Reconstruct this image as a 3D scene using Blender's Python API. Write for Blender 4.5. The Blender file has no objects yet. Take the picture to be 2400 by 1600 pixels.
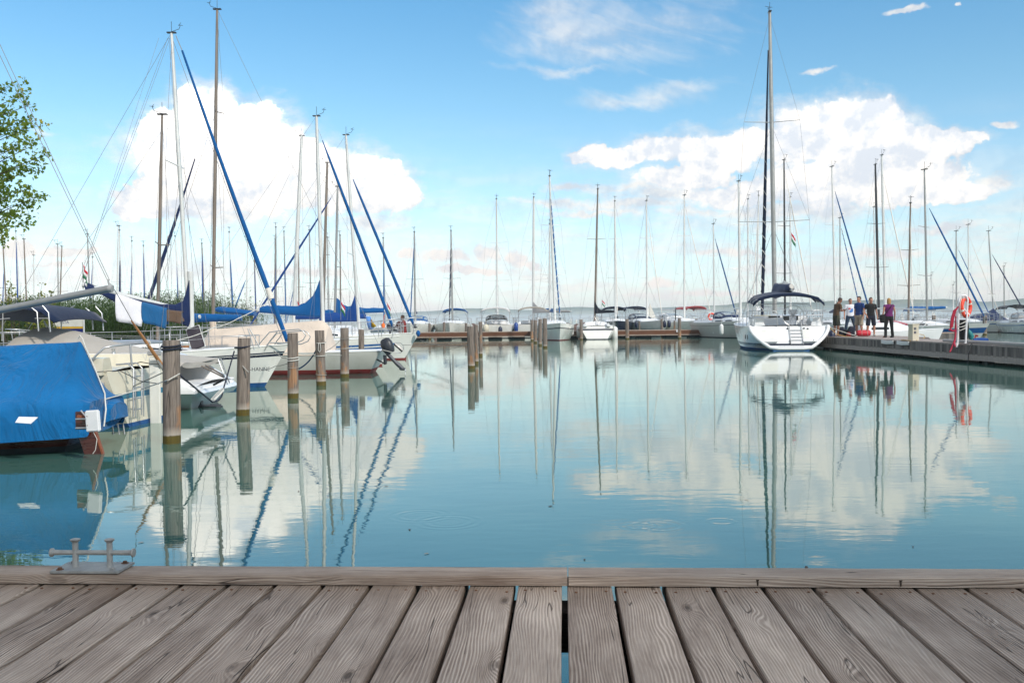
import bpy, bmesh, math, random
from mathutils import Vector, Matrix, Quaternion, noise as mnoise
R = math.radians
C = bpy.context.scene.collection
random.seed(7)
# ------------------------------------------------------------------ camera
EYE = 1.5                      # eye above the water, 0.9 above the decks
FPX = 2200.0                   # focal length in pixels of a 2400 px wide frame
ROLL = 0.0108; PITCH = math.atan(49.5/FPX)
_f = Vector((0, math.cos(PITCH), -math.sin(PITCH)))
_r = Vector((math.cos(ROLL), 0, -math.sin(ROLL)))
_r = (_r - _f*_r.dot(_f)).normalized()
_u = _r.cross(_f).normalized()
CAMP = Vector((0, 0, EYE))
cd = bpy.data.cameras.new('camera'); cam = bpy.data.objects.new('camera', cd); C.objects.link(cam)
cd.sensor_width = 36; cd.lens = 36*FPX/2400; cd.clip_start = 0.05; cd.clip_end = 30000
m = Matrix((_r, _u, -_f)).transposed().to_4x4(); m.translation = CAMP
cam.matrix_world = m
bpy.context.scene.camera = cam
SC = bpy.context.scene
SC.view_settings.view_transform = 'Standard'; SC.view_settings.look = 'None'
SC.view_settings.exposure = 0.15; SC.view_settings.gamma = 1
SC.cycles.max_bounces = 8; SC.cycles.transparent_max_bounces = 12; SC.cycles.volume_bounces = 0
SC.cycles.use_adaptive_sampling = True; SC.cycles.adaptive_threshold = .02
SC.cycles.caustics_reflective = False; SC.cycles.caustics_refractive = False

def ray(x, y):
    return (_f*FPX + _r*(x-1200) + _u*(800-y))/FPX
def P(x, y, Z):                       # photo pixel at depth Z
    return CAMP + ray(x, y)*Z
def G(x, y, h=0.0):                   # photo pixel on the level plane z=h
    d = ray(x, y); return CAMP + d*((h-EYE)/d.z)
def PY(x, y, Y):                      # photo pixel at world distance Y
    d = ray(x, y); return CAMP + d*(Y/d.y)
def hz(x): return 750.5-0.0108*(x-1200)
def ZW(x, y): return G(x, y).y        # distance of a waterline pixel

# ------------------------------------------------------------------ node helper
class NT:
    def __init__(s, tree): s.t = tree; s.n = tree.nodes; s.l = tree.links
    def new(s, typ, **kw):
        n = s.n.new(typ)
        for k, v in kw.items(): setattr(n, k, v)
        return n
    def put(s, sock, v):
        if v is None: return
        if isinstance(v, bpy.types.NodeSocket): s.l.new(v, sock)
        elif isinstance(v, bpy.types.Node): s.l.new(v.outputs[0], sock)
        elif isinstance(v, (tuple, list)) and len(v) == 3 and sock.type == 'RGBA': sock.default_value = (*v, 1)
        else: sock.default_value = v
    def math(s, op, a, b=None, c=None, clamp=False):
        n = s.n.new('ShaderNodeMath'); n.operation = op; n.use_clamp = clamp
        for i, v in enumerate((a, b, c)): s.put(n.inputs[i], v)
        return n.outputs[0]
    def vm(s, op, a, b=None, c=None):
        n = s.n.new('ShaderNodeVectorMath'); n.operation = op
        for i, v in enumerate((a, b, c)): s.put(n.inputs[i], v)
        return n.outputs['Value'] if op in ('LENGTH', 'DOT_PRODUCT', 'DISTANCE') else n.outputs[0]
    def noise(s, vec, scale, detail=3, rough=0.5, dist=0.0):
        n = s.n.new('ShaderNodeTexNoise'); s.put(n.inputs['Vector'], vec)
        n.inputs['Scale'].default_value = scale; n.inputs['Detail'].default_value = detail
        n.inputs['Roughness'].default_value = rough; n.inputs['Distortion'].default_value = dist
        return n
    def voro(s, vec, scale, feature='F1', detail=0, rough=.5, rnd=1.0):
        n = s.n.new('ShaderNodeTexVoronoi'); n.feature = feature; s.put(n.inputs['Vector'], vec)
        n.inputs['Scale'].default_value = scale; n.inputs['Randomness'].default_value = rnd
        n.inputs['Detail'].default_value = detail; n.inputs['Roughness'].default_value = rough
        return n
    def mr(s, v, a, b, c=0.0, d=1.0, smooth=False):
        n = s.n.new('ShaderNodeMapRange'); n.clamp = True
        if smooth: n.interpolation_type = 'SMOOTHSTEP'
        for i, q in enumerate((v, a, b, c, d)): s.put(n.inputs[i], q)
        return n.outputs[0]
    def mix(s, f, a, b, mode='MIX'):
        n = s.n.new('ShaderNodeMix'); n.data_type = 'RGBA'; n.blend_type = mode
        s.put(n.inputs[0], f); s.put(n.inputs[6], a); s.put(n.inputs[7], b)
        return n.outputs[2]
    def comb(s, x, y, z):
        n = s.n.new('ShaderNodeCombineXYZ')
        for i, q in enumerate((x, y, z)): s.put(n.inputs[i], q)
        return n.outputs[0]
    def sep(s, v):
        n = s.n.new('ShaderNodeSeparateXYZ'); s.put(n.inputs[0], v); return n.outputs
    def ramp(s, v, stops):
        n = s.n.new('ShaderNodeValToRGB'); s.put(n.inputs[0], v); e = n.color_ramp.elements
        while len(e) < len(stops): e.new(0.5)
        for i, (p, c) in enumerate(stops): e[i].position = p; e[i].color = (*c, 1) if len(c) == 3 else c
        return n.outputs[0]

# ------------------------------------------------------------------ sky and clouds
SUN_EL, SUN_AZ = R(38), R(140)
w = bpy.data.worlds.new('World'); SC.world = w; w.use_nodes = True
t = NT(w.node_tree); t.n.clear()
out = t.new('ShaderNodeOutputWorld')
sky = t.new('ShaderNodeTexSky', sky_type='NISHITA', sun_disc=False)
sky.sun_elevation = SUN_EL; sky.sun_rotation = SUN_AZ; sky.air_density = 1.0; sky.dust_density = 0.6; sky.ozone_density = 2.0; sky.altitude = 100
tc = t.new('ShaderNodeTexCoord'); dvec = t.vm('NORMALIZE', tc.outputs['Generated'])
dx, dy, dz = t.sep(dvec)
az = t.math('ARCTAN2', dx, dy); el = t.math('ARCSINE', dz)
elp = t.math('MAXIMUM', el, 0.0)
q0 = t.comb(az, elp, 0.0)
w1 = t.noise(q0, 9, 5, 0.6); w2 = t.noise(q0, 34, 4, 0.6)
wv = t.vm('ADD', t.vm('MULTIPLY', t.vm('SUBTRACT', w1.outputs['Color'], (.5, .5, .5)), (.055, .04, 0)),
          t.vm('MULTIPLY', t.vm('SUBTRACT', w2.outputs['Color'], (.5, .5, .5)), (.016, .014, 0)))
q = t.vm('ADD', q0, wv)
def pxdir(x, y):
    d = ray(x, y).normalized(); return math.atan2(d.x, d.y), math.asin(d.z)
def blobs(lst, vec, k=0.25):
    cur = None
    for (x, y, rx, ry) in lst:
        a, e = pxdir(x, y); a2, _ = pxdir(x+rx, y); _, e2 = pxdir(x, y-ry)
        sx, sy = 1/abs(a2-a), 1/abs(e2-e)
        L = t.vm('LENGTH', t.vm('MULTIPLY_ADD', vec, (sx, sy, 0), (-a*sx, -e*sy, 0)))
        if cur is None: cur = L
        else: cur = t.math('SMOOTH_MIN', cur, L, k)
    return cur
BL_L = [(450,238,48,50),(392,290,68,48),(520,262,66,56),(600,290,68,58),(645,350,78,76),(700,395,70,68),(480,370,150,100),(600,420,180,90),
        (430,445,110,62),(330,468,72,36),(780,420,90,72),(870,440,84,58),(930,460,50,36)]
BL_R = [(1372,355,42,22),(1440,372,80,26),(1530,350,86,36),(1640,350,96,44),(1750,350,96,52),(1880,330,104,76),(1975,305,96,72),(2056,278,70,54),
        (2120,350,86,66),(2215,330,84,34),(2285,318,44,15),(1950,430,180,70),(2150,440,130,56),(2260,460,72,32),(1600,415,130,34),(1740,455,140,36),
        (2030,395,170,80)]
BL_S = [(965,592,34,14),(1050,600,76,24),(1143,590,52,34),(1198,605,56,30),(1250,622,32,20),(1120,632,130,16),(60,578,66,30),(140,588,86,24),(200,596,56,16),
        (2115,33,44,12),(2365,283,30,14),(2235,12,11,6),(1085,470,1,1)]
BL_F = [(1330,440,70,14),(1620,500,200,16),(1380,505,160,10),(1300,478,110,16),(1480,485,190,18),(1450,445,130,22),(1910,178,52,8),(860,520,110,30),(560,510,220,20),(2330,440,60,40),(2200,540,190,16),(1960,640,160,16),(700,640,160,18),
        (1900,500,330,34),(1560,455,200,26),(1640,690,200,12),(1700,590,180,14),(1540,665,60,18),(2060,590,120,16),(120,620,140,14)]
BL_C = [(1450,60,200,60),(1330,70,110,60),(1400,120,150,32),(1300,20,90,40),(1540,220,110,22),(1610,200,60,14),(1480,235,110,14),(90,318,30,5),(1330,160,120,10)]
fb = t.voro(q, 24, 'F1', 4, 0.6)
fb3 = t.voro(q, 75, 'SMOOTH_F1', 2, 0.6)
fb2 = t.noise(q0, 46, 6, 0.62)
puff = t.math('ADD', t.math('MULTIPLY', t.math('SUBTRACT', 0.62, t.math('MULTIPLY_ADD', fb3.outputs['Distance'], .45, fb.outputs['Distance'])), 0.62),
              t.math('MULTIPLY', t.math('SUBTRACT', fb2.outputs['Fac'], .5), 0.55))
soft = t.noise(t.vm('MULTIPLY', q0, (1, 2.6, 1)), 14, 7, 0.62)
softn = t.math('SUBTRACT', soft.outputs['Fac'], .5)
L1 = blobs(BL_L, q, .28); L2 = blobs(BL_R, q, .28); L3 = blobs(BL_S, q, .28)
s1 = t.math('ADD', t.math('SUBTRACT', 1.0, t.math('MINIMUM', t.math('SUBTRACT', L1, .10), L2)), t.math('MULTIPLY_ADD', puff, .62, .46))
s3 = t.math('ADD', t.math('SUBTRACT', 1.0, L3), t.math('MULTIPLY_ADD', puff, .8, .42))
edge = t.mr(softn, -.2, .2, .06, .45)
a1 = t.math('MAXIMUM', t.mr(s1, -0.02, edge, 0, 1, True), t.mr(s3, -.1, .5, 0, .95, True))
LF = blobs(BL_F, q, .3); LC = blobs(BL_C, q, .4)
sF = t.math('ADD', t.math('SUBTRACT', 1.0, LF), t.math('MULTIPLY', softn, 2.8))
aF = t.mr(sF, -.3, .9, 0, .92, True)
cir = t.noise(t.vm('MULTIPLY', t.vm('ADD', q0, t.comb(0, t.math('MULTIPLY', az, .35), 0)), (1, 4.0, 1)), 11, 7, 0.6, .6)
sC = t.math('ADD', t.math('SUBTRACT', 1.0, LC), t.math('MULTIPLY', t.math('SUBTRACT', cir.outputs['Fac'], .5), 3.0))
aC = t.mr(sC, -.8, 1.5, 0, .62, True)
# low bands of thin cloud all round, denser towards the horizon
band = t.noise(t.vm('MULTIPLY', q0, (1, 4.5, 1)), 7, 7, 0.62)
lowm = t.mr(el, R(0), R(13), .95, 0.0, True)
aB = t.math('MULTIPLY', t.mr(band.outputs['Fac'], .40, .64, .12, .9, True), lowm)
# clouds added outside the view, mostly covering, to whiten the ambient light
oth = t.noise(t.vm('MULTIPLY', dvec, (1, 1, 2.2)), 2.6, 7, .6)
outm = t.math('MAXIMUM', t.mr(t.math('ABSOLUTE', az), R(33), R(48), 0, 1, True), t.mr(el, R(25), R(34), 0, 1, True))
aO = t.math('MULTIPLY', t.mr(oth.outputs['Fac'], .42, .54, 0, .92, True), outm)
aH = t.mr(t.math('ADD', s1, t.math('MULTIPLY', softn, 2.4)), -.60, .65, 0, .62, True)
a1 = t.math('MAXIMUM', a1, aH)
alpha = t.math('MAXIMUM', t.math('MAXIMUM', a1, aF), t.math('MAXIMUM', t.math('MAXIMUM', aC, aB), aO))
# relief of the clouds: difference of the puff field towards the light
def relief(off, sc):
    qq = t.vm('ADD', q0, off)
    return t.noise(qq, sc, 6, .6).outputs['Fac']
rel = t.math('SUBTRACT', relief((0, 0, 0), 16), relief((-.012, .018, 0), 16))
rel2 = t.math('SUBTRACT', relief((0, 0, 0), 44), relief((-.004, .007, 0), 44))
lit = t.math('ADD', t.math('MULTIPLY', rel, -4.6), t.math('ADD', t.math('MULTIPLY', rel2, -2.6), t.math('MULTIPLY', t.math('SUBTRACT', .5, fb.outputs['Distance']), .35)))
deep = t.mr(s1, 0.1, 1.1, 0, 1)
leftm = t.mr(az, R(-3), R(3), 1, 0, True)
hi = t.mr(el, R(7), R(15), 0, 1, True)
shade = t.math('ADD', t.math('ADD', .78, lit), t.math('ADD', t.math('MULTIPLY', leftm, .34), t.math('MULTIPLY', hi, .10)), clamp=True)
ccol = t.mix(shade, (.68, .73, .80), (1.0, .965, .92))
warm = t.mr(el, R(1), R(7), 0, 1, True)
ccol = t.mix(warm, t.mix(.55, ccol, (1.0, .87, .82)), ccol)
cstr = t.math('ADD', .93, t.math('MULTIPLY', t.mr(s1, .0, .35, 0, 1), t.math('ADD', .12, t.math('MULTIPLY', hi, t.math('MULTIPLY_ADD', leftm, .95, .14)))))
bgs = t.new('ShaderNodeBackground'); bgc = t.new('ShaderNodeBackground')
SKY_GAIN = 0.136
hsv = t.new('ShaderNodeHueSaturation'); t.put(hsv.inputs['Color'], sky); hsv.inputs['Saturation'].default_value = 1.0
skc = t.mix(1.0, hsv, t.ramp(t.mr(el, 0, R(24)), [(0, (1.0,1.10,1.38)), (.2, (1.10,1.20,1.20)), (.55, (.84,1.16,1.16)), (1, (.50,1.08,1.24))]), 'MULTIPLY')
t.put(bgs.inputs[0], skc); bgs.inputs[1].default_value = SKY_GAIN
t.put(bgc.inputs[0], ccol); t.put(bgc.inputs[1], cstr)
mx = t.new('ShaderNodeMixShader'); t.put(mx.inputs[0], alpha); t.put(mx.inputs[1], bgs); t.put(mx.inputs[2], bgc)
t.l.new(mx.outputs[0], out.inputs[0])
w.cycles.sampling_method = 'MANUAL'; w.cycles.sample_map_resolution = 512
# ------------------------------------------------------------------ sun
sd = bpy.data.lights.new('sun', 'SUN'); sd.energy = 3.2; sd.angle = R(4); sd.color = (1, .94, .85)
so = bpy.data.objects.new('sun', sd); C.objects.link(so)
sdir = Vector((math.sin(SUN_AZ)*math.cos(SUN_EL), math.cos(SUN_AZ)*math.cos(SUN_EL), math.sin(SUN_EL)))
so.rotation_euler = sdir.to_track_quat('Z', 'Y').to_euler()
so.location = (0, 0, 60)

# ------------------------------------------------------------------ object helpers
def tag(o, label=None, cat=None, group=None, kind=None):
    if label: o['label'] = label
    if cat: o['category'] = cat
    if group: o['group'] = group
    if kind: o['kind'] = kind
    return o
def empty(name, loc, rz=0, label=None, cat=None, group=None):
    o = bpy.data.objects.new(name, None); C.objects.link(o); o.location = loc; o.rotation_euler = (0, 0, rz)
    o.empty_display_size = .3
    return tag(o, label, cat, group)

class MB:
    def __init__(s): s.v = []; s.f = []; s.m = []; s.mi = 0; s.a = {}
    def add(s, vs, fs, mi=None):
        n = len(s.v); s.v += [tuple(p) for p in vs]; s.f += [tuple(n+i for i in f) for f in fs]
        s.m += [s.mi if mi is None else mi]*len(fs); return s
    def box(s, c, d, rot=None, mi=None, bev=0.0):
        cx, cy, cz = c; hx, hy, hz_ = d[0]/2, d[1]/2, d[2]/2
        M = rot if rot is not None else Matrix.Identity(3)
        if bev <= 0:
            vs = [M @ Vector((x, y, z)) + Vector(c) for x in (-hx, hx) for y in (-hy, hy) for z in (-hz_, hz_)]
            return s.add(vs, [(0,1,3,2),(4,6,7,5),(0,4,5,1),(2,3,7,6),(0,2,6,4),(1,5,7,3)], mi)
        b = bev
        bm = bmesh.new(); bmesh.ops.create_cube(bm, size=1)
        for v in bm.verts: v.co = Vector((v.co.x*d[0], v.co.y*d[1], v.co.z*d[2]))
        bmesh.ops.bevel(bm, geom=bm.edges[:], offset=b, segments=2, affect='EDGES')
        bm.verts.index_update()
        s.add([M @ v.co + Vector(c) for v in bm.verts], [[v.index for v in f.verts] for f in bm.faces], mi); bm.free(); return s
    def tube(s, pts, r, n=6, cap=True, mi=None, flat=1.0):
        pts = [Vector(p) for p in pts]; k = len(pts)
        rs = r if isinstance(r, (list, tuple)) else [r]*k
        vs = []; prev = None
        for i, p in enumerate(pts):
            d = (pts[min(i+1, k-1)]-pts[max(i-1, 0)]).normalized()
            if prev is None:
                a = Vector((0, 0, 1)) if abs(d.z) < .9 else Vector((1, 0, 0))
                e1 = d.cross(a).normalized()
            else:
                e1 = (prev - d*prev.dot(d)).normalized()
            prev = e1; e2 = d.cross(e1)
            for j in range(n):
                an = 2*math.pi*j/n
                vs.append(p + (e1*math.cos(an)*flat + e2*math.sin(an))*rs[i])
        fs = [(i*n+j, i*n+(j+1) % n, (i+1)*n+(j+1) % n, (i+1)*n+j) for i in range(k-1) for j in range(n)]
        if cap: fs += [tuple(range(n-1, -1, -1)), tuple((k-1)*n+j for j in range(n))]
        return s.add(vs, fs, mi)
    def grid(s, rows, mi=None, closed=False):
        a = len(rows); b = len(rows[0]); vs = [p for r_ in rows for p in r_]; fs = []
        for i in range(a-1):
            for j in range(b-1 if not closed else b):
                fs.append((i*b+j, i*b+(j+1) % b, (i+1)*b+(j+1) % b, (i+1)*b+j))
        if callable(mi):
            n = len(s.v); s.v += [tuple(p) for p in vs]
            for q, f in enumerate(fs):
                s.f.append(tuple(n+i for i in f)); bb = b-1 if not closed else b
                s.m.append(mi(q//bb, q % bb))
            return s
        return s.add(vs, fs, mi)
    def lathe(s, prof, c=(0, 0, 0), n=12, axis='Z', mi=None):
        rows = []
        for (r, z) in prof:
            row = []
            for j in range(n):
                a = 2*math.pi*j/n; x, y = r*math.cos(a), r*math.sin(a)
                p = {'Z': (x, y, z), 'X': (z, x, y), 'Y': (x, z, y)}[axis]
                row.append(Vector(p)+Vector(c))
            rows.append(row)
        s.grid(rows, mi, True)
        if prof[0][0] > 1e-4: s.add(rows[0], [tuple(range(n))], mi)
        if prof[-1][0] > 1e-4: s.add(rows[-1], [tuple(range(n))], mi)
        return s
    def torus(s, c, R0, r, M=None, n=24, k=8, mi=None):
        M = M or Matrix.Identity(3); rows = []
        for i in range(n+1):
            a = 2*math.pi*i/n
            rows.append([M @ Vector(((R0+r*math.cos(2*math.pi*j/k))*math.cos(a), (R0+r*math.cos(2*math.pi*j/k))*math.sin(a), r*math.sin(2*math.pi*j/k)))+Vector(c) for j in range(k)])
        return s.grid(rows, mi, True)
    def build(s, name, mat, parent=None, smooth=40, loc=None, thick=0):
        me = bpy.data.meshes.new(name); me.from_pydata(s.v, [], s.f)
        mats = mat if isinstance(mat, (list, tuple)) else [mat]
        for q_ in mats: me.materials.append(MAT[q_] if isinstance(q_, str) else q_)
        if len(mats) > 1: me.polygons.foreach_set('material_index', s.m)
        if smooth:
            me.polygons.foreach_set('use_smooth', [True]*len(me.polygons))
            me.update()
            if smooth < 180: me.set_sharp_from_angle(angle=R(smooth))
        for k_, vals in s.a.items():
            at = me.attributes.new(k_, 'FLOAT', 'FACE'); at.data.foreach_set('value', vals)
        me.update()
        o = bpy.data.objects.new(name, me); C.objects.link(o)
        if parent is not None: o.parent = parent
        if loc is not None: o.location = loc
        if thick:
            md = o.modifiers.new('solid', 'SOLIDIFY'); md.thickness = thick; md.offset = 0
        return o

# ------------------------------------------------------------------ materials
MAT = {}
def mat(name, col, rough=.5, metal=0.0, var=.08, vscale=6.0, bump=0.0, bscale=30.0, spec=.5, trans=0.0, dirt=0.0, coat=0.0, tr=0.0, coord='Object', stretch=(1, 1, 1)):
    m = bpy.data.materials.new(name); m.use_nodes = True; t = NT(m.node_tree); b = t.n['Principled BSDF']
    tc = t.new('ShaderNodeTexCoord'); v = t.vm('MULTIPLY', tc.outputs[coord], stretch)
    c = (*col, 1)
    if var:
        n = t.noise(v, vscale, 5, .6)
        f = t.mr(n.outputs['Fac'], .3, .7, 1-var, 1+var)
        mm = t.vm('MULTIPLY', col, t.comb(f, f, f)); c = mm
        if dirt:
            d = t.noise(t.vm('MULTIPLY', v, (1, 1, .25)), 3.5, 6, .7)
            c = t.mix(t.mr(d.outputs['Fac'], .52, .75, 0, dirt), mm, (col[0]*.55, col[1]*.5, col[2]*.38))
        rn = t.mr(n.outputs['Fac'], .3, .7, max(.02, rough-.08), min(1, rough+.1))
        t.put(b.inputs['Roughness'], rn)
    else: b.inputs['Roughness'].default_value = rough
    t.put(b.inputs['Base Color'], c)
    b.inputs['Metallic'].default_value = metal; b.inputs['Specular IOR Level'].default_value = spec
    b.inputs['Coat Weight'].default_value = coat
    if trans: b.inputs['Transmission Weight'].default_value = trans
    if bump:
        bn = t.new('ShaderNodeBump'); bn.inputs['Strength'].default_value = 1; bn.inputs['Distance'].default_value = bump
        t.put(bn.inputs['Height'], t.noise(v, bscale, 5, .6).outputs['Fac']); t.l.new(bn.outputs[0], b.inputs['Normal'])
    if tr:
        b.inputs['Alpha'].default_value = tr
    MAT[name] = m; return m
mat('gelcoat', (.78,.77,.72), .22, var=.05, vscale=2, dirt=.22, coat=.4)
mat('gelcoat_white', (.82,.82,.82), .2, var=.03, vscale=2, dirt=.08, coat=.4)
mat('gelcoat_cream', (.66,.61,.48), .3, var=.06, vscale=2.5, dirt=.35, coat=.3)
mat('gelcoat_grey', (.50,.50,.46), .35, var=.05, vscale=2.5, dirt=.25)
mat('deck_white', (.80,.80,.80), .45, var=.04)
mat('navy_hull', (.012,.018,.04), .15, coat=.6)
mat('stripe_blue', (.01,.10,.32), .3)
mat('stripe_teal', (.01,.15,.24), .35)
mat('stripe_navy', (.01,.015,.035), .3)
mat('antifoul_blue', (.006,.07,.22), .7, var=.2, vscale=5)
mat('antifoul_red', (.20,.022,.02), .7, var=.2, vscale=5)
mat('antifoul_dark', (.015,.025,.03), .7, var=.3, vscale=5)
mat('mahogany', (.06,.012,.007), .3, var=.3, vscale=5, stretch=(1,1,6), coat=.4)
mat('mahogany_trim', (.24,.07,.03), .35, var=.25, vscale=6)
mat('teak', (.30,.14,.055), .5, var=.25, vscale=8, stretch=(.3,1,4))
mat('oar_wood', (.42,.19,.07), .5, var=.2, vscale=9)
mat('alu', (.55,.55,.54), .38, metal=.75, var=.08, vscale=5)
mat('alu_white', (.66,.66,.64), .35, metal=.15, var=.06, vscale=3)
mat('alu_grey', (.34,.34,.33), .42, metal=.5, var=.10, vscale=4)
mat('alu_dark', (.035,.035,.04), .4, metal=.3, var=.1)
mat('mast_brown', (.20,.16,.13), .5, metal=.1, var=.2, vscale=6, stretch=(1,1,.3))
mat('steel', (.50,.50,.50), .38, metal=.8, var=.06)
mat('wire', (.22,.22,.23), .4, metal=.4, var=0)
mat('wire_light', (.45,.45,.46), .4, metal=.3, var=0)
mat('galv', (.34,.335,.32), .62, metal=.45, var=.22, vscale=40, bump=.0008, bscale=120)
mat('rust', (.16,.075,.04), .8, metal=.2, var=.3, vscale=60)
def fabric(name, col, var=.10, bump=.012, scale=2.2, rough=.8):
    m = bpy.data.materials.new(name); m.use_nodes = True; t = NT(m.node_tree); b = t.n['Principled BSDF']
    tc = t.new('ShaderNodeTexCoord'); v = tc.outputs['Object']
    n = t.noise(v, 1.7, 5, .6); f = t.mr(n.outputs['Fac'], .3, .7, 1-var, 1+var)
    t.put(b.inputs['Base Color'], t.vm('MULTIPLY', col, t.comb(f, f, f))); b.inputs['Roughness'].default_value = rough
    b.inputs['Sheen Weight'].default_value = .15; b.inputs['Specular IOR Level'].default_value = .2
    bn = t.new('ShaderNodeBump'); bn.inputs['Distance'].default_value = bump; bn.inputs['Strength'].default_value = .9
    h = t.noise(t.vm('MULTIPLY', v, (1.0, 1.0, .45)), scale*2.2, 4, .55, 1.2)
    hh = t.math('ABSOLUTE', t.math('SUBTRACT', h.outputs['Fac'], .5))
    fine = t.noise(v, 90, 2, .5)
    t.put(bn.inputs['Height'], t.math('ADD', t.math('MULTIPLY', hh, 2.2), t.math('MULTIPLY', fine.outputs['Fac'], .03)))
    t.l.new(bn.outputs[0], b.inputs['Normal']); MAT[name] = m; return m
fabric('canvas_blue', (.0008,.115,.31), bump=.075, scale=.75, var=.16)
fabric('cover_blue', (.0015,.085,.27)); fabric('cover_deep', (.005,.05,.22)); fabric('cover_navy', (.008,.02,.075))
fabric('canvas_navy', (.007,.017,.05)); fabric('canvas_beige', (.40,.365,.32), bump=.02, scale=.8); fabric('canvas_cream', (.62,.52,.43), bump=.02, scale=1.1)
fabric('canvas_grey', (.33,.32,.31)); fabric('canvas_white', (.70,.70,.70)); fabric('canvas_black', (.008,.012,.02)); fabric('canvas_red', (.30,.03,.035))
fabric('towel_white', (.74,.72,.76), bump=.02, scale=2.4); fabric('towel_blue', (.012,.10,.25), bump=.02, scale=2.4); fabric('towel_brown', (.12,.075,.05), bump=.03, scale=3)
fabric('sail_white', (.72,.68,.62)); fabric('furl_navy', (.01,.018,.045)); fabric('furl_teal', (.006,.075,.22))
mat('window_dark', (.02,.025,.03), .08, var=0, spec=.6)
mat('clear_vinyl', (.35,.40,.43), .12, var=.05, tr=.55)
mat('hatch_glass', (.06,.045,.06), .1, var=.1)
mat('rubber_black', (.012,.012,.013), .55, var=.15); mat('rope_white', (.62,.60,.55), .8, var=.15, vscale=60); mat('rope_navy', (.01,.014,.03), .8, var=.2, vscale=60)
mat('rope_grey', (.30,.28,.25), .85, var=.2, vscale=60); mat('rope_blue', (.01,.08,.18), .8, var=.2, vscale=60); mat('rope_yellow', (.45,.27,.08), .8, var=.2, vscale=60)
mat('rope_red', (.42,.02,.05), .8, var=.2, vscale=60); mat('plastic_white', (.78,.77,.78), .4, var=.04); mat('plastic_grey', (.35,.35,.35), .4)
mat('outboard_dark', (.022,.024,.032), .35, var=.15); mat('outboard_grey', (.07,.075,.09), .4, var=.15)
mat('fender_navy', (.008,.014,.045), .35); mat('fender_white', (.72,.72,.70), .4, dirt=.2); mat('fender_blue', (.005,.05,.25), .35)
mat('life_ring', (.75,.055,.018), .5, var=.12, vscale=8); mat('life_ring_white', (.72,.66,.60), .5)
mat('red', (.5,.012,.03), .6, bump=.01, bscale=8); mat('red_flag', (.52,.02,.04), .7, var=.05); mat('white_flag', (.75,.75,.75), .7, var=.03); mat('green_flag', (.02,.16,.07), .7, var=.05)
mat('skin', (.42,.20,.13), .55, var=.05, vscale=12); mat('skin_tan', (.22,.095,.055), .55, var=.05, vscale=12); mat('hair_brown', (.035,.018,.01), .7, var=.2, vscale=60); mat('hair_dark', (.015,.010,.008), .7, var=.2, vscale=60)
mat('hair_blonde', (.38,.21,.07), .6, var=.25, vscale=60)
mat('cloth_brown', (.085,.048,.025), .9, var=.15, bump=.01, bscale=14); mat('cloth_white', (.74,.74,.78), .9, bump=.008, bscale=14); mat('cloth_blue', (.012,.045,.18), .9, var=.15, bump=.01, bscale=14)
mat('cloth_black', (.006,.006,.007), .9, bump=.01, bscale=14); mat('cloth_purple', (.12,.012,.10), .9, var=.15, bump=.01, bscale=14); mat('cloth_khaki', (.33,.28,.21), .9, var=.15, bump=.01, bscale=14)
mat('cloth_denim', (.02,.04,.075), .9, var=.2, bump=.01, bscale=14); mat('cloth_navy', (.006,.008,.022), .9, var=.15, bump=.01, bscale=14); mat('cloth_red', (.2,.02,.02), .9); mat('cloth_cream', (.5,.42,.28), .9)
mat('print_blue', (.10,.25,.60), .9); mat('print_red', (.6,.04,.06), .9); mat('shoe_dark', (.02,.02,.02), .6); mat('shoe_light', (.5,.48,.44), .7)
mat('turquoise', (.01,.18,.19), .6); mat('orange', (.8,.16,.02), .6); mat('yellow', (.55,.33,.03), .5); mat('sign_blue', (.006,.015,.14), .4); mat('sign_white', (.62,.61,.56), .4, dirt=.2); mat('ink', (.02,.02,.03), .6)
mat('rock', (.14,.085,.07), .9, var=.35, vscale=2, bump=.06, bscale=3); mat('pedestal', (.60,.55,.43), .5, dirt=.15); mat('pedestal_panel', (.10,.10,.12), .3)
def plaid():
    m = mat('cloth_plaid', (.03,.035,.025), .9); t = NT(m.node_tree); b = t.n['Principled BSDF']
    tc = t.new('ShaderNodeTexCoord'); x, y, z = t.sep(tc.outputs['Object'])
    a = t.math('GREATER_THAN', t.math('SINE', t.math('MULTIPLY', x, 70)), .55); c = t.math('GREATER_THAN', t.math('SINE', t.math('MULTIPLY', z, 70)), .55)
    t.put(b.inputs['Base Color'], t.mix(t.math('MULTIPLY', t.math('ADD', a, c), .5), (.012,.014,.012), (.07,.075,.045)))
plaid()

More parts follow.
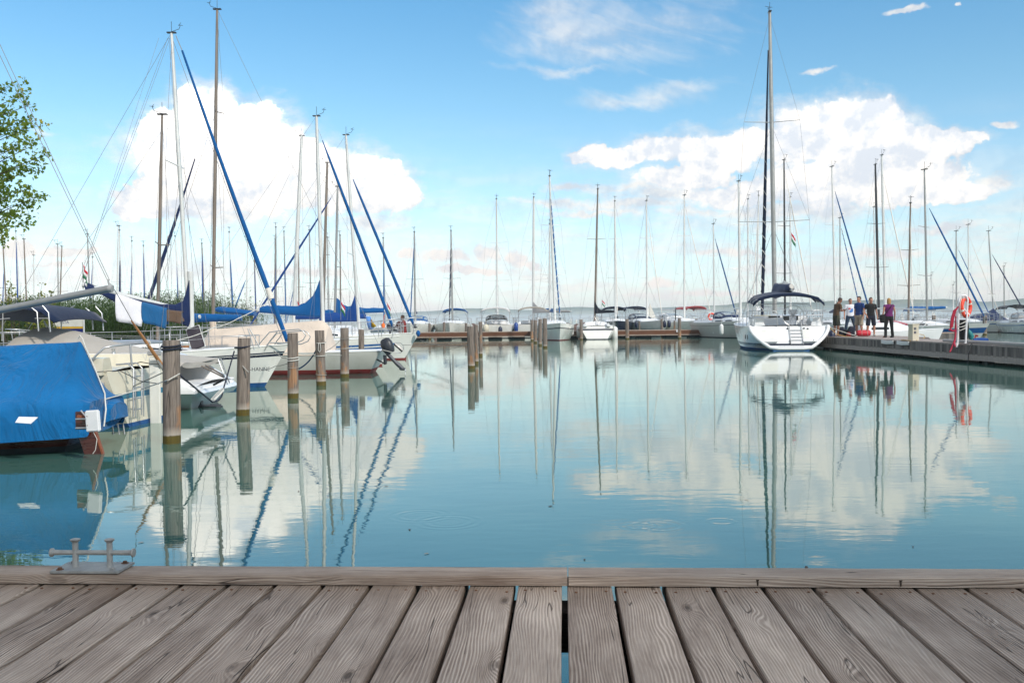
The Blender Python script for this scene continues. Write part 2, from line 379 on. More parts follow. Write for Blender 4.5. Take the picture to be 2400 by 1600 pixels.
def wood_board(name, dark, light, axis='Y', ringf=1.0, end_brown=None):
    """weathered boards: grain runs along `axis` in object space; attribute 'rnd' differs from board to board"""
    m = bpy.data.materials.new(name); m.use_nodes = True; t = NT(m.node_tree); b = t.n['Principled BSDF']
    tc = t.new('ShaderNodeTexCoord'); x, y, z = t.sep(tc.outputs['Object'])
    al, ac, up = {'Y': (y, x, z), 'X': (x, y, z), 'Z': (z, x, y)}[axis]
    at = t.new('ShaderNodeAttribute', attribute_name='rnd'); rn = at.outputs['Fac']
    ac3 = t.math('ADD', ac, up)
    off = t.math('MULTIPLY', rn, 37.0)
    # broad warp of the growth rings, knots
    n1 = t.noise(t.comb(t.math('MULTIPLY', ac3, 4.2), t.math('MULTIPLY', al, 1.15), off), 1.0, 2, .5)
    n1b = t.noise(t.comb(t.math('MULTIPLY', ac3, 18.0), t.math('MULTIPLY', al, 4.5), off), 1.0, 2, .5)
    kv = t.voro(t.comb(t.math('ADD', t.math('MULTIPLY', ac3, 7.0), off), t.math('MULTIPLY', al, 2.6), off), 1.0, 'F1', 0, .5, .9)
    kc = t.sep(kv.outputs['Color']); dk = kv.outputs['Distance']
    has = t.math('GREATER_THAN', kc[0], .22)
    kin = t.math('MULTIPLY', has, t.mr(dk, .0, .36, 1, 0, True))
    ph = t.math('ADD', t.math('MULTIPLY', ac3, 640*ringf), t.math('ADD', t.math('MULTIPLY', n1.outputs['Fac'], 66*ringf), t.math('MULTIPLY', n1b.outputs['Fac'], 7)))
    ph = t.math('ADD', ph, t.math('MULTIPLY', kin, 26))
    ring = t.math('MULTIPLY_ADD', t.math('SINE', ph), .5, .5)
    ring = t.math('POWER', ring, 1.6)
    fib = t.noise(t.comb(t.math('MULTIPLY', ac3, 330), t.math('MULTIPLY', al, 7), off), 1.0, 3, .6)
    blotch = t.noise(t.comb(t.math('MULTIPLY', ac3, 6), t.math('MULTIPLY', al, 2.2), off), 1.0, 5, .65)
    rm_ = t.mr(t.noise(t.comb(t.math('MULTIPLY', ac3, 11), t.math('MULTIPLY', al, 1.1), t.math('ADD', off, 9)), 1, 3, .6).outputs['Fac'], .38, .62, .05, .36)
    f = t.math('ADD', t.math('MULTIPLY', ring, rm_), t.math('ADD', t.math('MULTIPLY', fib.outputs['Fac'], .46), t.math('MULTIPLY', blotch.outputs['Fac'], .62)))
    f = t.math('ADD', f, t.math('MULTIPLY', t.math('SUBTRACT', rn, .5), .17))
    col = t.mix(t.mr(f, .34, .98), dark, light)
    knot = t.math('MULTIPLY', has, t.mr(dk, .045, .10, 1, 0, True))
    kring = t.math('MULTIPLY', has, t.mr(t.math('ABSOLUTE', t.math('SUBTRACT', dk, .10)), 0, .03, .45, 0, True))
    col = t.mix(t.math('MULTIPLY', knot, .82), col, tuple(c*.35 for c in dark))
    col = t.mix(kring, col, tuple(c*.55 for c in dark))
    # drying cracks along the grain
    cr = t.noise(t.comb(t.math('ADD', t.math('MULTIPLY', ac3, 24), t.math('MULTIPLY', n1.outputs['Fac'], 2.4)), t.math('MULTIPLY', al, .9), off), 1.0, 1, .4)
    crk = t.math('MULTIPLY', t.mr(t.math('ABSOLUTE', t.math('SUBTRACT', cr.outputs['Fac'], .5)), .0, .008, 1, 0, True), t.math('GREATER_THAN', t.noise(t.comb(t.math('MULTIPLY', ac3, 9), t.math('MULTIPLY', al, 1.3), off), 1, 1).outputs['Fac'], .51))
    col = t.mix(t.math('MULTIPLY', crk, .8), col, tuple(c*.2 for c in dark))
    if end_brown:
        y0, y1, cb = end_brown
        col = t.mix(t.math('MULTIPLY', t.mr(t.math('ADD', al, t.math('MULTIPLY', blotch.outputs['Fac'], .2)), y0, y1, 0, .55, True), 1), col, cb)
    t.put(b.inputs['Base Color'], col); b.inputs['Roughness'].default_value = .82; b.inputs['Specular IOR Level'].default_value = .25
    h = t.math('ADD', t.math('MULTIPLY', ring, .5), t.math('ADD', t.math('MULTIPLY', fib.outputs['Fac'], .8), t.math('MULTIPLY', t.math('ADD', crk, t.math('MULTIPLY', knot, .4)), -3.0)))
    bn = t.new('ShaderNodeBump'); bn.inputs['Distance'].default_value = .0011; bn.inputs['Strength'].default_value = 1.0
    t.put(bn.inputs['Height'], h); t.l.new(bn.outputs[0], b.inputs['Normal'])
    MAT[name] = m; return m
wood_board('deck_boards', (.155,.105,.078), (.64,.515,.42), 'Y', 1.0, (2.9, 3.35, (.17,.115,.075)))
wood_board('beam_wood', (.16,.11,.082), (.58,.47,.385), 'X')
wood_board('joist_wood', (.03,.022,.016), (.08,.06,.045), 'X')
def plank_side(name, c1, c2, c3, band, wid=.145, axis='Y'):
    """vertical boards of a pier's side, bleached along the lower edge"""
    m = bpy.data.materials.new(name); m.use_nodes = True; t = NT(m.node_tree); b = t.n['Principled BSDF']
    tc = t.new('ShaderNodeTexCoord'); x, y, z = t.sep(tc.outputs['Object']); a = y if axis == 'Y' else x
    k = t.math('DIVIDE', a, wid); i = t.math('FLOOR', k); fr = t.math('FRACT', k)
    rn = t.new('ShaderNodeTexWhiteNoise'); rn.noise_dimensions = '1D'; t.put(rn.inputs['W'], i)
    g = t.noise(t.comb(t.math('MULTIPLY', a, 40), t.math('MULTIPLY', z, 2.5), i), 1, 4, .65)
    bl = t.noise(t.comb(t.math('MULTIPLY', a, 3), t.math('MULTIPLY', z, 3), 0), 1, 4, .65)
    f = t.math('ADD', t.math('MULTIPLY', g.outputs['Fac'], .8), t.math('ADD', t.math('MULTIPLY', rn.outputs['Value'], .45), t.math('MULTIPLY', bl.outputs['Fac'], .2)))
    col = t.mix(t.mr(f, .42, .98), c1, c2)
    jag = t.math('ADD', z, t.math('MULTIPLY', t.math('SUBTRACT', rn.outputs['Value'], .5), .05))
    col = t.mix(t.mr(jag, band, band+.03, .75, 0), col, c3)
    seam = t.mr(t.math('ABSOLUTE', t.math('SUBTRACT', fr, .5)), .46, .5, 0, 1)
    col = t.mix(seam, col, (.02,.018,.015))
    t.put(b.inputs['Base Color'], col); b.inputs['Roughness'].default_value = .85
    bn = t.new('ShaderNodeBump'); bn.inputs['Distance'].default_value = .01; t.put(bn.inputs['Height'], t.math('SUBTRACT', g.outputs['Fac'], t.math('MULTIPLY', seam, 2)))
    t.l.new(bn.outputs[0], b.inputs['Normal']); MAT[name] = m
plank_side('pier_side', (.045,.040,.036), (.25,.22,.20), (.42,.375,.335), .245, .16)
def brown_side():
    m = bpy.data.materials.new('brown_side'); m.use_nodes = True; t = NT(m.node_tree); b = t.n['Principled BSDF']
    tc = t.new('ShaderNodeTexCoord'); x, y, z = t.sep(tc.outputs['Object'])
    g = t.noise(t.comb(t.math('MULTIPLY', t.math('ADD', x, y), .9), t.math('MULTIPLY', z, 26), 0), 1, 5, .65)
    col = t.mix(t.mr(g.outputs['Fac'], .3, .7), (.055,.018,.008), (.17,.062,.022))
    col = t.mix(t.mr(t.math('ADD', z, t.math('MULTIPLY', g.outputs['Fac'], .05)), .27, .31, .8, 0), col, (.22,.18,.14))
    t.put(b.inputs['Base Color'], col); b.inputs['Roughness'].default_value = .8; MAT['brown_side'] = m
brown_side()
def pile_mat():
    m = bpy.data.materials.new('pile_wood'); m.use_nodes = True; t = NT(m.node_tree); b = t.n['Principled BSDF']
    g = t.new('ShaderNodeNewGeometry'); oi = t.new('ShaderNodeObjectInfo'); x, y, z = t.sep(g.outputs['Position'])
    tc = t.new('ShaderNodeTexCoord'); ox, oy, oz = t.sep(tc.outputs['Object'])
    rn = t.math('MULTIPLY', oi.outputs['Random'], 40)
    ang = t.math('MULTIPLY', t.math('ARCTAN2', oy, ox), 1.0)
    v = t.comb(t.math('MULTIPLY', ox, 26), t.math('MULTIPLY', oy, 26), t.math('ADD', t.math('MULTIPLY', oz, 1.6), rn))
    n = t.noise(v, 1.6, 5, .65); nb = t.noise(t.comb(t.math('MULTIPLY', ox, 5), t.math('MULTIPLY', oy, 5), t.math('ADD', t.math('MULTIPLY', oz, 2.0), rn)), 1, 3, .55)
    col = t.mix(t.mr(n.outputs['Fac'], .3, .72), (.085,.066,.054), (.30,.245,.205))
    # raw orange wood where ropes and boats rub
    hgt = t.mr(z, .15, .75, 1.0, 0.35)
    rub = t.mr(t.math('ADD', nb.outputs['Fac'], t.math('MULTIPLY', t.math('SUBTRACT', hgt, .5), .16)), .53, .66, 0, .7, True)
    rub = t.math('MULTIPLY', rub, t.mr(z, .85, 1.0, 1, 0))
    col = t.mix(rub, col, t.mix(n.outputs['Fac'], (.34,.135,.04), (.50,.27,.13)))
    crk = t.mr(t.math('ABSOLUTE', t.math('SUBTRACT', t.noise(t.comb(t.math('MULTIPLY', ox, 14), t.math('MULTIPLY', oy, 14), t.math('ADD', t.math('MULTIPLY', oz, .5), rn)), 1, 1).outputs['Fac'], .5)), 0, .012, .75, 0)
    col = t.mix(crk, col, (.02,.015,.012))
    zz = t.math('ADD', z, t.math('MULTIPLY', t.math('SUBTRACT', n.outputs['Fac'], .5), .03))
    col = t.mix(t.mr(zz, .12, .22, .85, 0), col, (.40,.35,.30))
    col = t.mix(t.mr(zz, .095, .11, 1, 0), col, t.mix(n.outputs['Fac'], (.035,.030,.004), (.15,.105,.012)))
    t.put(b.inputs['Base Color'], col); b.inputs['Roughness'].default_value = .85
    bn = t.new('ShaderNodeBump'); bn.inputs['Distance'].default_value = .006; t.put(bn.inputs['Height'], t.math('SUBTRACT', n.outputs['Fac'], crk)); t.l.new(bn.outputs[0], b.inputs['Normal'])
    MAT['pile_wood'] = m
pile_mat()

# ------------------------------------------------------------------ water
def water():
    m = bpy.data.materials.new('lake_water'); m.use_nodes = True; t = NT(m.node_tree); t.n.clear()
    o = t.new('ShaderNodeOutputMaterial'); g = t.new('ShaderNodeNewGeometry'); p = g.outputs['Position']; x, y, z = t.sep(p)
    far = t.mr(y, 14, 60, 0, 1, True)
    # long soft swells, then short ripples that freshen in patches away from the jetty
    s1 = t.noise(t.vm('MULTIPLY', p, (1.0, 1.8, 0)), .55, 3, .5)
    s2 = t.noise(t.vm('MULTIPLY', p, (1.0, 2.6, 0)), 2.2, 3, .55, .3)
    s3 = t.noise(t.vm('MULTIPLY', p, (1.0, 2.2, 0)), 9.0, 3, .55)
    patch = t.mr(t.noise(t.vm('MULTIPLY', p, (.5, 1.6, 0)), .16, 3, .6).outputs['Fac'], .42, .62, .15, 1, True)
    h = t.math('ADD', t.math('MULTIPLY', s1.outputs['Fac'], .0030), t.math('MULTIPLY', s2.outputs['Fac'], .00085))
    rip = t.math('MULTIPLY', t.math('MULTIPLY', s3.outputs['Fac'], patch), t.math('ADD', .00003, t.math('MULTIPLY', far, .0005)))
    h = t.math('ADD', h, rip)
    s4 = t.noise(t.vm('MULTIPLY', p, (.6, 1.8, 0)), 2.6, 3, .6)
    h = t.math('ADD', h, t.math('MULTIPLY', s4.outputs['Fac'], t.math('MULTIPLY', far, t.math('MULTIPLY', patch, .0024))))
    # a few ring ripples left by fish and drops
    for (px, py, rr) in ((985,1207,.30),(1050,1222,.32),(1545,1230,.24),(1690,1221,.14),(1500,1232,.18)):
        c = G(px, py); d = t.vm('LENGTH', t.vm('SUBTRACT', p, (c.x, c.y, 0)))
        env = t.mr(t.math('ABSOLUTE', t.math('SUBTRACT', d, rr*.6)), 0, rr*.5, 1, 0, True)
        h = t.math('ADD', h, t.math('MULTIPLY', t.math('MULTIPLY', t.math('SINE', t.math('MULTIPLY', d, 80)), env), .00022))
    bn = t.new('ShaderNodeBump'); bn.inputs['Strength'].default_value = 1; bn.inputs['Distance'].default_value = 1.0
    t.put(bn.inputs['Height'], h)
    fr = t.new('ShaderNodeFresnel'); fr.inputs['IOR'].default_value = 2.5; t.l.new(bn.outputs[0], fr.inputs['Normal'])
    gl = t.new('ShaderNodeBsdfGlossy'); gl.inputs['Roughness'].default_value = .012; gl.inputs['Color'].default_value = (1,1,.96,1); t.l.new(bn.outputs[0], gl.inputs['Normal'])
    df = t.new('ShaderNodeBsdfDiffuse'); mur = t.noise(p, .25, 4, .6)
    t.put(df.inputs['Color'], t.mix(mur.outputs['Fac'], (.042,.118,.098), (.062,.150,.125)))
    mx = t.new('ShaderNodeMixShader'); t.l.new(fr.outputs[0], mx.inputs[0]); t.l.new(df.outputs[0], mx.inputs[1]); t.l.new(gl.outputs[0], mx.inputs[2])
    t.l.new(mx.outputs[0], o.inputs[0]); MAT['water'] = m
    b = MB(); xs = [-9000, -60, 60, 9000]; ys = [-60, 150, 9500]
    b.grid([[(x_, y_, 0) for x_ in xs] for y_ in ys])
    w_ = b.build('water', 'water', smooth=0); tag(w_, kind='structure')
    b = MB(); b.grid([[(x_, y_, -3.0) for x_ in (-9500, 9500)] for y_ in (-80, 9800)])
    mat('lakebed', (.06,.07,.05), .9); l_ = b.build('lake_bed', 'lakebed', smooth=0); tag(l_, kind='structure')
water()

# ------------------------------------------------------------------ far shore hills
def hills():
    m = bpy.data.materials.new('hill_fields'); m.use_nodes = True; t = NT(m.node_tree); b = t.n['Principled BSDF']
    g = t.new('ShaderNodeNewGeometry'); p = g.outputs['Position']; x, y, z = t.sep(p)
    v = t.voro(t.vm('MULTIPLY', p, (.0035, .0012, .02)), 1.0, 'F1', 0, .5, 1); cs = t.sep(v.outputs['Color'])
    wood = t.noise(t.vm('MULTIPLY', p, (.004, .002, .02)), 1.0, 6, .65)
    col = t.mix(t.mr(cs[0], .3, .9), (.05,.085,.035), (.16,.17,.075))
    col = t.mix(t.mr(wood.outputs['Fac'], .46, .54), col, (.03,.06,.03))
    col = t.mix(t.math('MULTIPLY', t.math('GREATER_THAN', cs[1], .82), t.mr(z, 20, 90, 1, 0)), col, (.42,.36,.25))
    t.put(b.inputs['Base Color'], col); b.inputs['Roughness'].default_value = .9; MAT['hill'] = m
    # crest heights in photo pixels above the waterline, read along the frame
    prof = [(-900,40),(-300,36),(0,30),(860,24),(1000,30),(1100,33),(1250,28),(1340,34),(1440,30),(1560,31),(1700,34),(1745,42),(1800,44),(1900,42),(2100,47),(2200,49),(2260,43),(2300,38),(2340,40),(2400,46),(2700,60),(3400,70)]
    D = 6500.0; rows = []
    def hp(px):
        for (a, ha), (c_, hc) in zip(prof, prof[1:]):
            if a <= px <= c_:
                u = (px-a)/(c_-a); u = u*u*(3-2*u); return ha+(hc-ha)*u
        return 40
    pxs = [-900+i*12 for i in range(359)]
    for k, fr in enumerate((0, .02, .12, .3, .5, .72, .9, 1.0, 1.02)):
        row = []
        for px in pxs:
            X = (px-1200)/FPX*D; Hh = hp(px)/FPX*D
            Y = D + fr*1500 + mnoise.noise(Vector((px*.004, 2, 0)))*120
            n = mnoise.fractal(Vector((X*.0016, Y*.002, 1.3)), .9, 2.0, 5)
            if k == 0: z = -1
            elif k == 8: z = -2
            else: z = max(2, Hh*(math.sin(fr*math.pi/2)**.8)*(1+.10*n) + n*5)
            row.append((X*(1+fr*1500/D), Y, z))
        rows.append(row)
    b = MB(); b.grid(rows); h = b.build('hills', 'hill', smooth=180); tag(h, kind='structure')
hills()

# ------------------------------------------------------------------ near jetty with its edge beam and cleat
DA = -math.atan(120/FPX)
jet = empty('jetty', (0, 0, 0), DA, 'weathered grey wooden jetty of wide boards across the foreground', 'jetty')
def jl(p): return Matrix.Rotation(-DA, 3, 'Z') @ Vector(p)      # world to jetty space
def jetty():
    b = MB(); rnd = []; pitch = .1655; rng = random.Random(3)
    gx = jl(G(1324, 1384, .6)).x
    for i in range(-27, 26):
        x0 = gx + .008 + i*pitch; x1 = x0 + pitch - .0165 - rng.uniform(-.001, .003)
        dz = rng.uniform(-.0025, .0015); y1 = 3.29 + rng.uniform(-.006, .004); c = .0035
        n = 14; rows = []
        for k in range(n+1):
            y_ = -.9 + (y1+.9)*k/n; wv = rng.uniform(-.0009, .0009)
            z1 = .6+dz; xa, xb = x0+wv, x1+wv+rng.uniform(-.0006, .0006)
            rows.append([(xa, y_, .545), (xa, y_, z1-c), (xa+c*.3, y_, z1-c*.3), (xa+c, y_, z1), ((xa+xb)/2, y_, z1-.0012), (xb-c, y_, z1), (xb-c*.3, y_, z1-c*.3), (xb, y_, z1-c), (xb, y_, .545)])
        f0 = len(b.f); b.grid(rows, None, True)
        nv = len(b.v)-len(rows)*9
        b.f.append(tuple(range(nv, nv+9))); b.m.append(0); b.f.append(tuple(range(nv+n*9+8, nv+n*9-1, -1))); b.m.append(0)
        rnd += [rng.random()]*(len(b.f)-f0)
    b.a['rnd'] = rnd
    b.build('decking', 'deck_boards', jet, smooth=50)
    # screws near the board ends
    for i in range(-13, 12):
        xx = gx + pitch*(i+.5)
        for dx_ in (-.05, .05):
            s = MB(); s.lathe([(.0, .602), (.0045, .602), (.005, .5995)], (xx+dx_+rng.uniform(-.006, .006), 3.10+rng.uniform(-.012, .012), 0), 8)
            s.build('screw', 'rust', jet)
    xj = jl(G(1331, 1345, .63)).x
    for k, (xa, xb) in enumerate(((-4.6, xj-.002), (xj+.002, 4.4))):
        bb = MB(); rows = []; rr = random.Random(k+9); n = 60
        for i in range(n+1):
            x_ = xa+(xb-xa)*i/n; e = rr.uniform(-.0008, .0008); c = .006
            y0, y1, z0, z1 = 3.152+e, 3.272+e, .603, .636+rr.uniform(-.0006, .0006)
            rows.append([(x_, y0, z0), (x_, y0, z1-c), (x_, y0+c*.3, z1-c*.3), (x_, y0+c, z1), (x_, (y0+y1)/2, z1+.0005), (x_, y1-c, z1), (x_, y1-c*.3, z1-c*.3), (x_, y1, z1-c), (x_, y1, z0)])
        bb.grid(rows, None, True)
        for q_ in (0, n): bb.f.append(tuple(q_*9+j for j in range(9))); bb.m.append(0)
        bb.a['rnd'] = [.35+.4*k]*len(bb.f)
        bb.build('edge_beam', 'beam_wood', jet, smooth=50)
    for (y0, y1) in ((3.05, 3.19), (2.2, 2.28), (1.3, 1.38), (.4, .48)):
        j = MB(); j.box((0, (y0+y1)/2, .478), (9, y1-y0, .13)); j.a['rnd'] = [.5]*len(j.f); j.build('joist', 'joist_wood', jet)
    for (xa, xb) in ((-4.6, gx-.06), (gx+.06, 4.4)):  # blocking boards added beneath the gaps to keep them dark
        j = MB(); j.box(((xa+xb)/2, 2.62, .385), (xb-xa, .96, .05)); j.a['rnd'] = [.5]*len(j.f); j.build('gap_blocker', 'joist_wood', jet)
    for xx in (-3.2, -.9, 1.6, 3.9):
        j = MB(); j.lathe([(.1, -3), (.1, .44)], (xx, 2.9, 0), 14); j.build('support_post', 'pile_wood', jet)
    # dark knots on the beam's face
    for (px, py) in ((1770, 1358), (2095, 1357)):
        q_ = jl(PY(px, py, 3.15)); k_ = MB()
        k_.add([(q_.x+a_, 3.1508, .616+c_) for a_, c_ in ((-.002, -.009), (.002, -.010), (.0035, -.003), (.003, .006), (.006, .012), (-.005, .012), (-.003, .002))], [tuple(range(7))]); k_.build('beam_knot', 'joist_wood', jet)
jetty()
def cleat():
    c = jl(G(221, 1330, .64)); 
    r = empty('mooring_cleat', Matrix.Rotation(DA, 3, 'Z') @ Vector((c.x, 3.212, .637)), DA, 'galvanised steel double-post mooring cleat bolted to the jetty edge beam', 'cleat')
    b = MB(); b.box((0, 0, .0065), (.245, .13, .009), bev=.002); b.build('base_plate', 'galv', r, 30)
    for sx in (-.062, .062):
        b = MB(); b.lathe([(.0125, .010), (.0105, .014), (.0100, .096), (.0165, .103), (.0175, .107), (.012, .1095), (0, .110)], (sx, 0, 0), 20); b.build('post', 'galv', r)
    b = MB(); b.lathe([(.0, -.152), (.015, -.151), (.0155, -.145), (.0095, -.139), (.0088, -.1), (.0088, .1), (.0095, .139), (.0155, .145), (.015, .151), (0, .152)], (0, 0, .060), 20, 'X'); b.build('cross_bar', 'galv', r)
    for sx in (-.095, .095):
        for sy in (-.045, .045):
            b = MB(); b.lathe([(.013, .010), (.013, .0125), (.0085, .0128)], (sx, sy, 0), 16); b.lathe([(.0085, .0125), (.0085, .018), (.006, .0195), (0, .0197)], (sx, sy, 0), 6)
            b.build('bolt', 'rust' if (sx > 0) == (sy > 0) else 'galv', r, 25)
cleat()

# added out-of-view grassy bank, ground for the tree put in to shade the boards
def bank():
    b = MB(); b.grid([[(x, y, z) for x in (-60, -20, 0, 20, 60)] for y, z in ((-1.0, -2.8), (-1.02, .45), (-6, .55), (-60, .9))]); mat('grass', (.05,.085,.025), .9, var=.3, vscale=2, bump=.03, bscale=20)
    tag(b.build('bank', 'grass', None, 0), kind='structure')
bank()

def flotsam():
    rg = random.Random(17)
    for (x, y) in ((960, 1240), (1370, 1310), (1000, 1296), (640, 1120), (700, 1150), (905, 1138), (1120, 1060), (2140, 1280), (1890, 1328), (330, 1270), (560, 1095), (1290, 1185), (1750, 1170), (120, 1285)):
        g = G(x, y, .004); s_ = rg.uniform(.012, .028); a0 = rg.uniform(0, 6.28); b = MB(); pts = [(-1, 0), (-.4, .38), (.4, .34), (1, 0), (.4, -.34), (-.4, -.38)]
        b.add([(s_*(u*math.cos(a0)-v*math.sin(a0)), s_*(u*math.sin(a0)+v*math.cos(a0)), .002*abs(v)) for u, v in pts], [tuple(range(6))])
        tag(b.build('floating_leaf', 'cloth_khaki' if rg.random() < .5 else 'bark', None, 0, loc=g), 'small dry leaf floating on the calm harbour water', 'leaf', 'small leaves floating on the water')

# ------------------------------------------------------------------ boats
def lerp(a, b, t): return a+(b-a)*t
def text_mesh(body, size, loc, rot, name, m, parent, ext=.002, spacing=1.0):
    c = bpy.data.curves.new('lettering', 'FONT'); c.body = body; c.size = size; c.extrude = ext; c.space_character = spacing
    c.align_x = 'CENTER'; c.align_y = 'CENTER'; c.resolution_u = 3
    o = bpy.data.objects.new('lettering', c); C.objects.link(o)
    me = bpy.data.meshes.new_from_object(o.evaluated_get(bpy.context.evaluated_depsgraph_get()))
    C.objects.unlink(o); bpy.data.objects.remove(o)
    me.materials.clear(); me.materials.append(MAT[m])
    q = bpy.data.objects.new(name, me); C.objects.link(q); q.location = loc; q.rotation_euler = rot
    if parent: q.parent = parent
    return q

class Hull:
    """local +Y is the bow, z=0 the waterline"""
    def __init__(s, L=8, B=2.6, fb=1.0, fs=.85, ts=.7, over=.6, trans=-.25, keel=-.3, stripes=(), boot=.06, fine=1.6, flare=.78, sflare=None):
        s.sflare = flare*.8 if sflare is None else sflare
        s.L, s.B, s.fb, s.fs, s.ts, s.over, s.trans, s.keel, s.stripes, s.boot, s.fine, s.flare = L, B, fb, fs, ts, over, trans, keel, stripes, boot, fine, flare
    def half(s, t):
        if t < .4: return s.B/2*(s.ts+(1-s.ts)*math.sin(math.pi/2*t/.4))
        return s.B/2*max(0.0, math.cos(math.pi/2*((t-.4)/.6)**s.fine))
    def sheer(s, t): return s.fs+(s.fb-s.fs)*t*t - .05*math.sin(math.pi*t)
    def pt(s, t, z, side):
        sh = s.sheer(t); u = max(0, min(1, (z-s.keel)/(sh-s.keel)))
        w0 = max(0, min(1, (0-s.keel)/(sh-s.keel)))
        fl = lerp(s.flare, .45, max(0, (t-.6)/.4)) if t > .3 else lerp(s.sflare, s.flare, t/.3)
        if u < w0: g = fl*(max(u, 0)/w0)**.5
        else: g = fl+(1-fl)*math.sin(math.pi/2*(u-w0)/(1-w0))
        y = -s.L/2+t*s.L
        y -= s.over*(1-u)*t**3
        y += s.trans*(1-u)*(1-t)**3*-1 if s.trans < 0 else s.trans*(u)*(1-t)**3
        return Vector((side*s.half(t)*g, y, z))
    def build(s, parent, hm, bm_, sm='stripe_blue', name='hull', n=28, dm='deck_white', camber=.07):
        def zs(t):
            sh = s.sheer(t); L_ = [s.keel, s.keel*.45, 0, s.boot]
            for (a, b_) in s.stripes: L_ += [a*sh, b_*sh]
            L_ += [.86*sh, sh]; return L_
        ks = ['b', 'b', 'b']; ks += ['h']
        for i, _ in enumerate(s.stripes): ks += ['s', 'h']
        if s.stripes: ks = ['b', 'b', 'b'] + ['h', 's']*len(s.stripes) + ['h', 'h']
        else: ks = ['b', 'b', 'b', 'h', 'h']
        mid = {'b': 1, 'h': 0, 's': 2}
        b = MB(); rows = []
        for i in range(n+1):
            t = 1-(1-i/n)**1.35; z_ = zs(t)
            rows.append([s.pt(t, z, -1) for z in reversed(z_)] + [s.pt(t, z, 1) for z in z_[0:]])
        nz = len(zs(0)); seq = [mid[k] for k in reversed(ks)] + [1] + [mid[k] for k in ks]
        b.grid(rows, lambda i, j: seq[j] if j < len(seq) else 0)
        b.add(rows[0], [], 0); n0 = len(b.v)-len(rows[0])
        # transom in bands
        m_ = len(rows[0])
        for j in range(nz-1):
            b.f.append((n0+j, n0+j+1, n0+m_-2-j, n0+m_-1-j)); b.m.append(seq[j])
        o = b.build(name, [hm, bm_, sm], parent, 50)
        # deck and rail
        d = MB(); dr = []
        for i in range(n+1):
            t = i/n; h = s.half(t)*.985; sh = s.sheer(t); y = -s.L/2+t*s.L + (s.trans if s.trans > 0 else 0)*(1-t)**3
            dr.append([(h*u, y, sh-.012+camber*(1-u*u)*min(1, h)) for u in (-1, -.6, -.2, .2, .6, 1)])
        d.grid(dr); d.build('deck', dm, parent, 60)
        r_ = MB()
        for sd in (-1, 1):
            r_ = MB(); r_.tube([(sd*s.half(i/20)*.995, -s.L/2+i/20*s.L+(s.trans if s.trans > 0 else 0)*(1-i/20)**3, s.sheer(i/20)+.012) for i in range(21)], .018, 5)
            r_.build('toe_rail', hm, parent, 60)
        return o

def cabin(parent, H, t0=.34, t1=.74, w=.56, h=.34, m='deck_white', wins=((.15,.42),(.52,.8)), wm='window_dark', n=10):
    b = MB(); rows = []
    def prof(u):
        t = lerp(t0, t1, u); wd = min(H.half(t)*.8, H.B/2*w*1.15)*(1-.15*u); y = -H.L/2+t*H.L; z0 = H.sheer(t)
        hh = h*(1 if u < .62 else max(.12, 1-((u-.62)/.38)**1.4)); return wd, y, z0, hh
    for i in range(n+1):
        u = i/n; wd, y, z0, hh = prof(u)
        rows.append([(-wd, y, z0-.03), (-wd*.90, y, z0+hh*.78), (-wd*.78, y, z0+hh*.97), (0, y, z0+hh*1.12), (wd*.78, y, z0+hh*.97), (wd*.90, y, z0+hh*.78), (wd, y, z0-.03)])
    b.grid(rows); b.add(rows[0], [tuple(range(7))]); b.add(rows[-1], [tuple(range(7))])
    b.build('cabin', m, parent, 35)
    for sd in (-1, 1):
        for (a, c) in wins:
            q = MB(); rr = []
            for i in range(6):
                u = lerp(a, c, i/5); wd, y, z0, hh = prof(u); e = .010
                lo, hi_ = .30, .68 if 0 < i < 5 else .60
                rr.append([(sd*(lerp(wd, wd*.9, lo)+e), y, z0+hh*.78*lo), (sd*(lerp(wd, wd*.9, hi_)+e), y, z0+hh*.78*hi_)])
            q.grid(rr); q.build('window', wm, parent, 60, thick=.008)

def masthead(parent, p, s=1.0, m='alu_dark'):
    b = MB(); p = Vector(p)
    b.tube([p, p+Vector((0, 0, .32*s))], .007*s, 5)
    b.tube([p+Vector((0, 0, .02)), p+Vector((.0, .22*s, .10*s)), p+Vector((0, .26*s, .20*s))], .008*s, 5)
    b.tube([p+Vector((-.13*s, .16*s, .24*s)), p+Vector((.13*s, .32*s, .24*s))], .007*s, 4)
    for k in range(3):
        a = k*2.1; b.tube([p+Vector((.01, .26*s, .21*s)), p+Vector((.07*s*math.cos(a), .26*s+.07*s*math.sin(a), .21*s))], .006*s, 4)
    b.box(p+Vector((0, 0, .0)), (.10*s, .26*s, .03*s))
    b.build('masthead_gear', m, parent, 40)

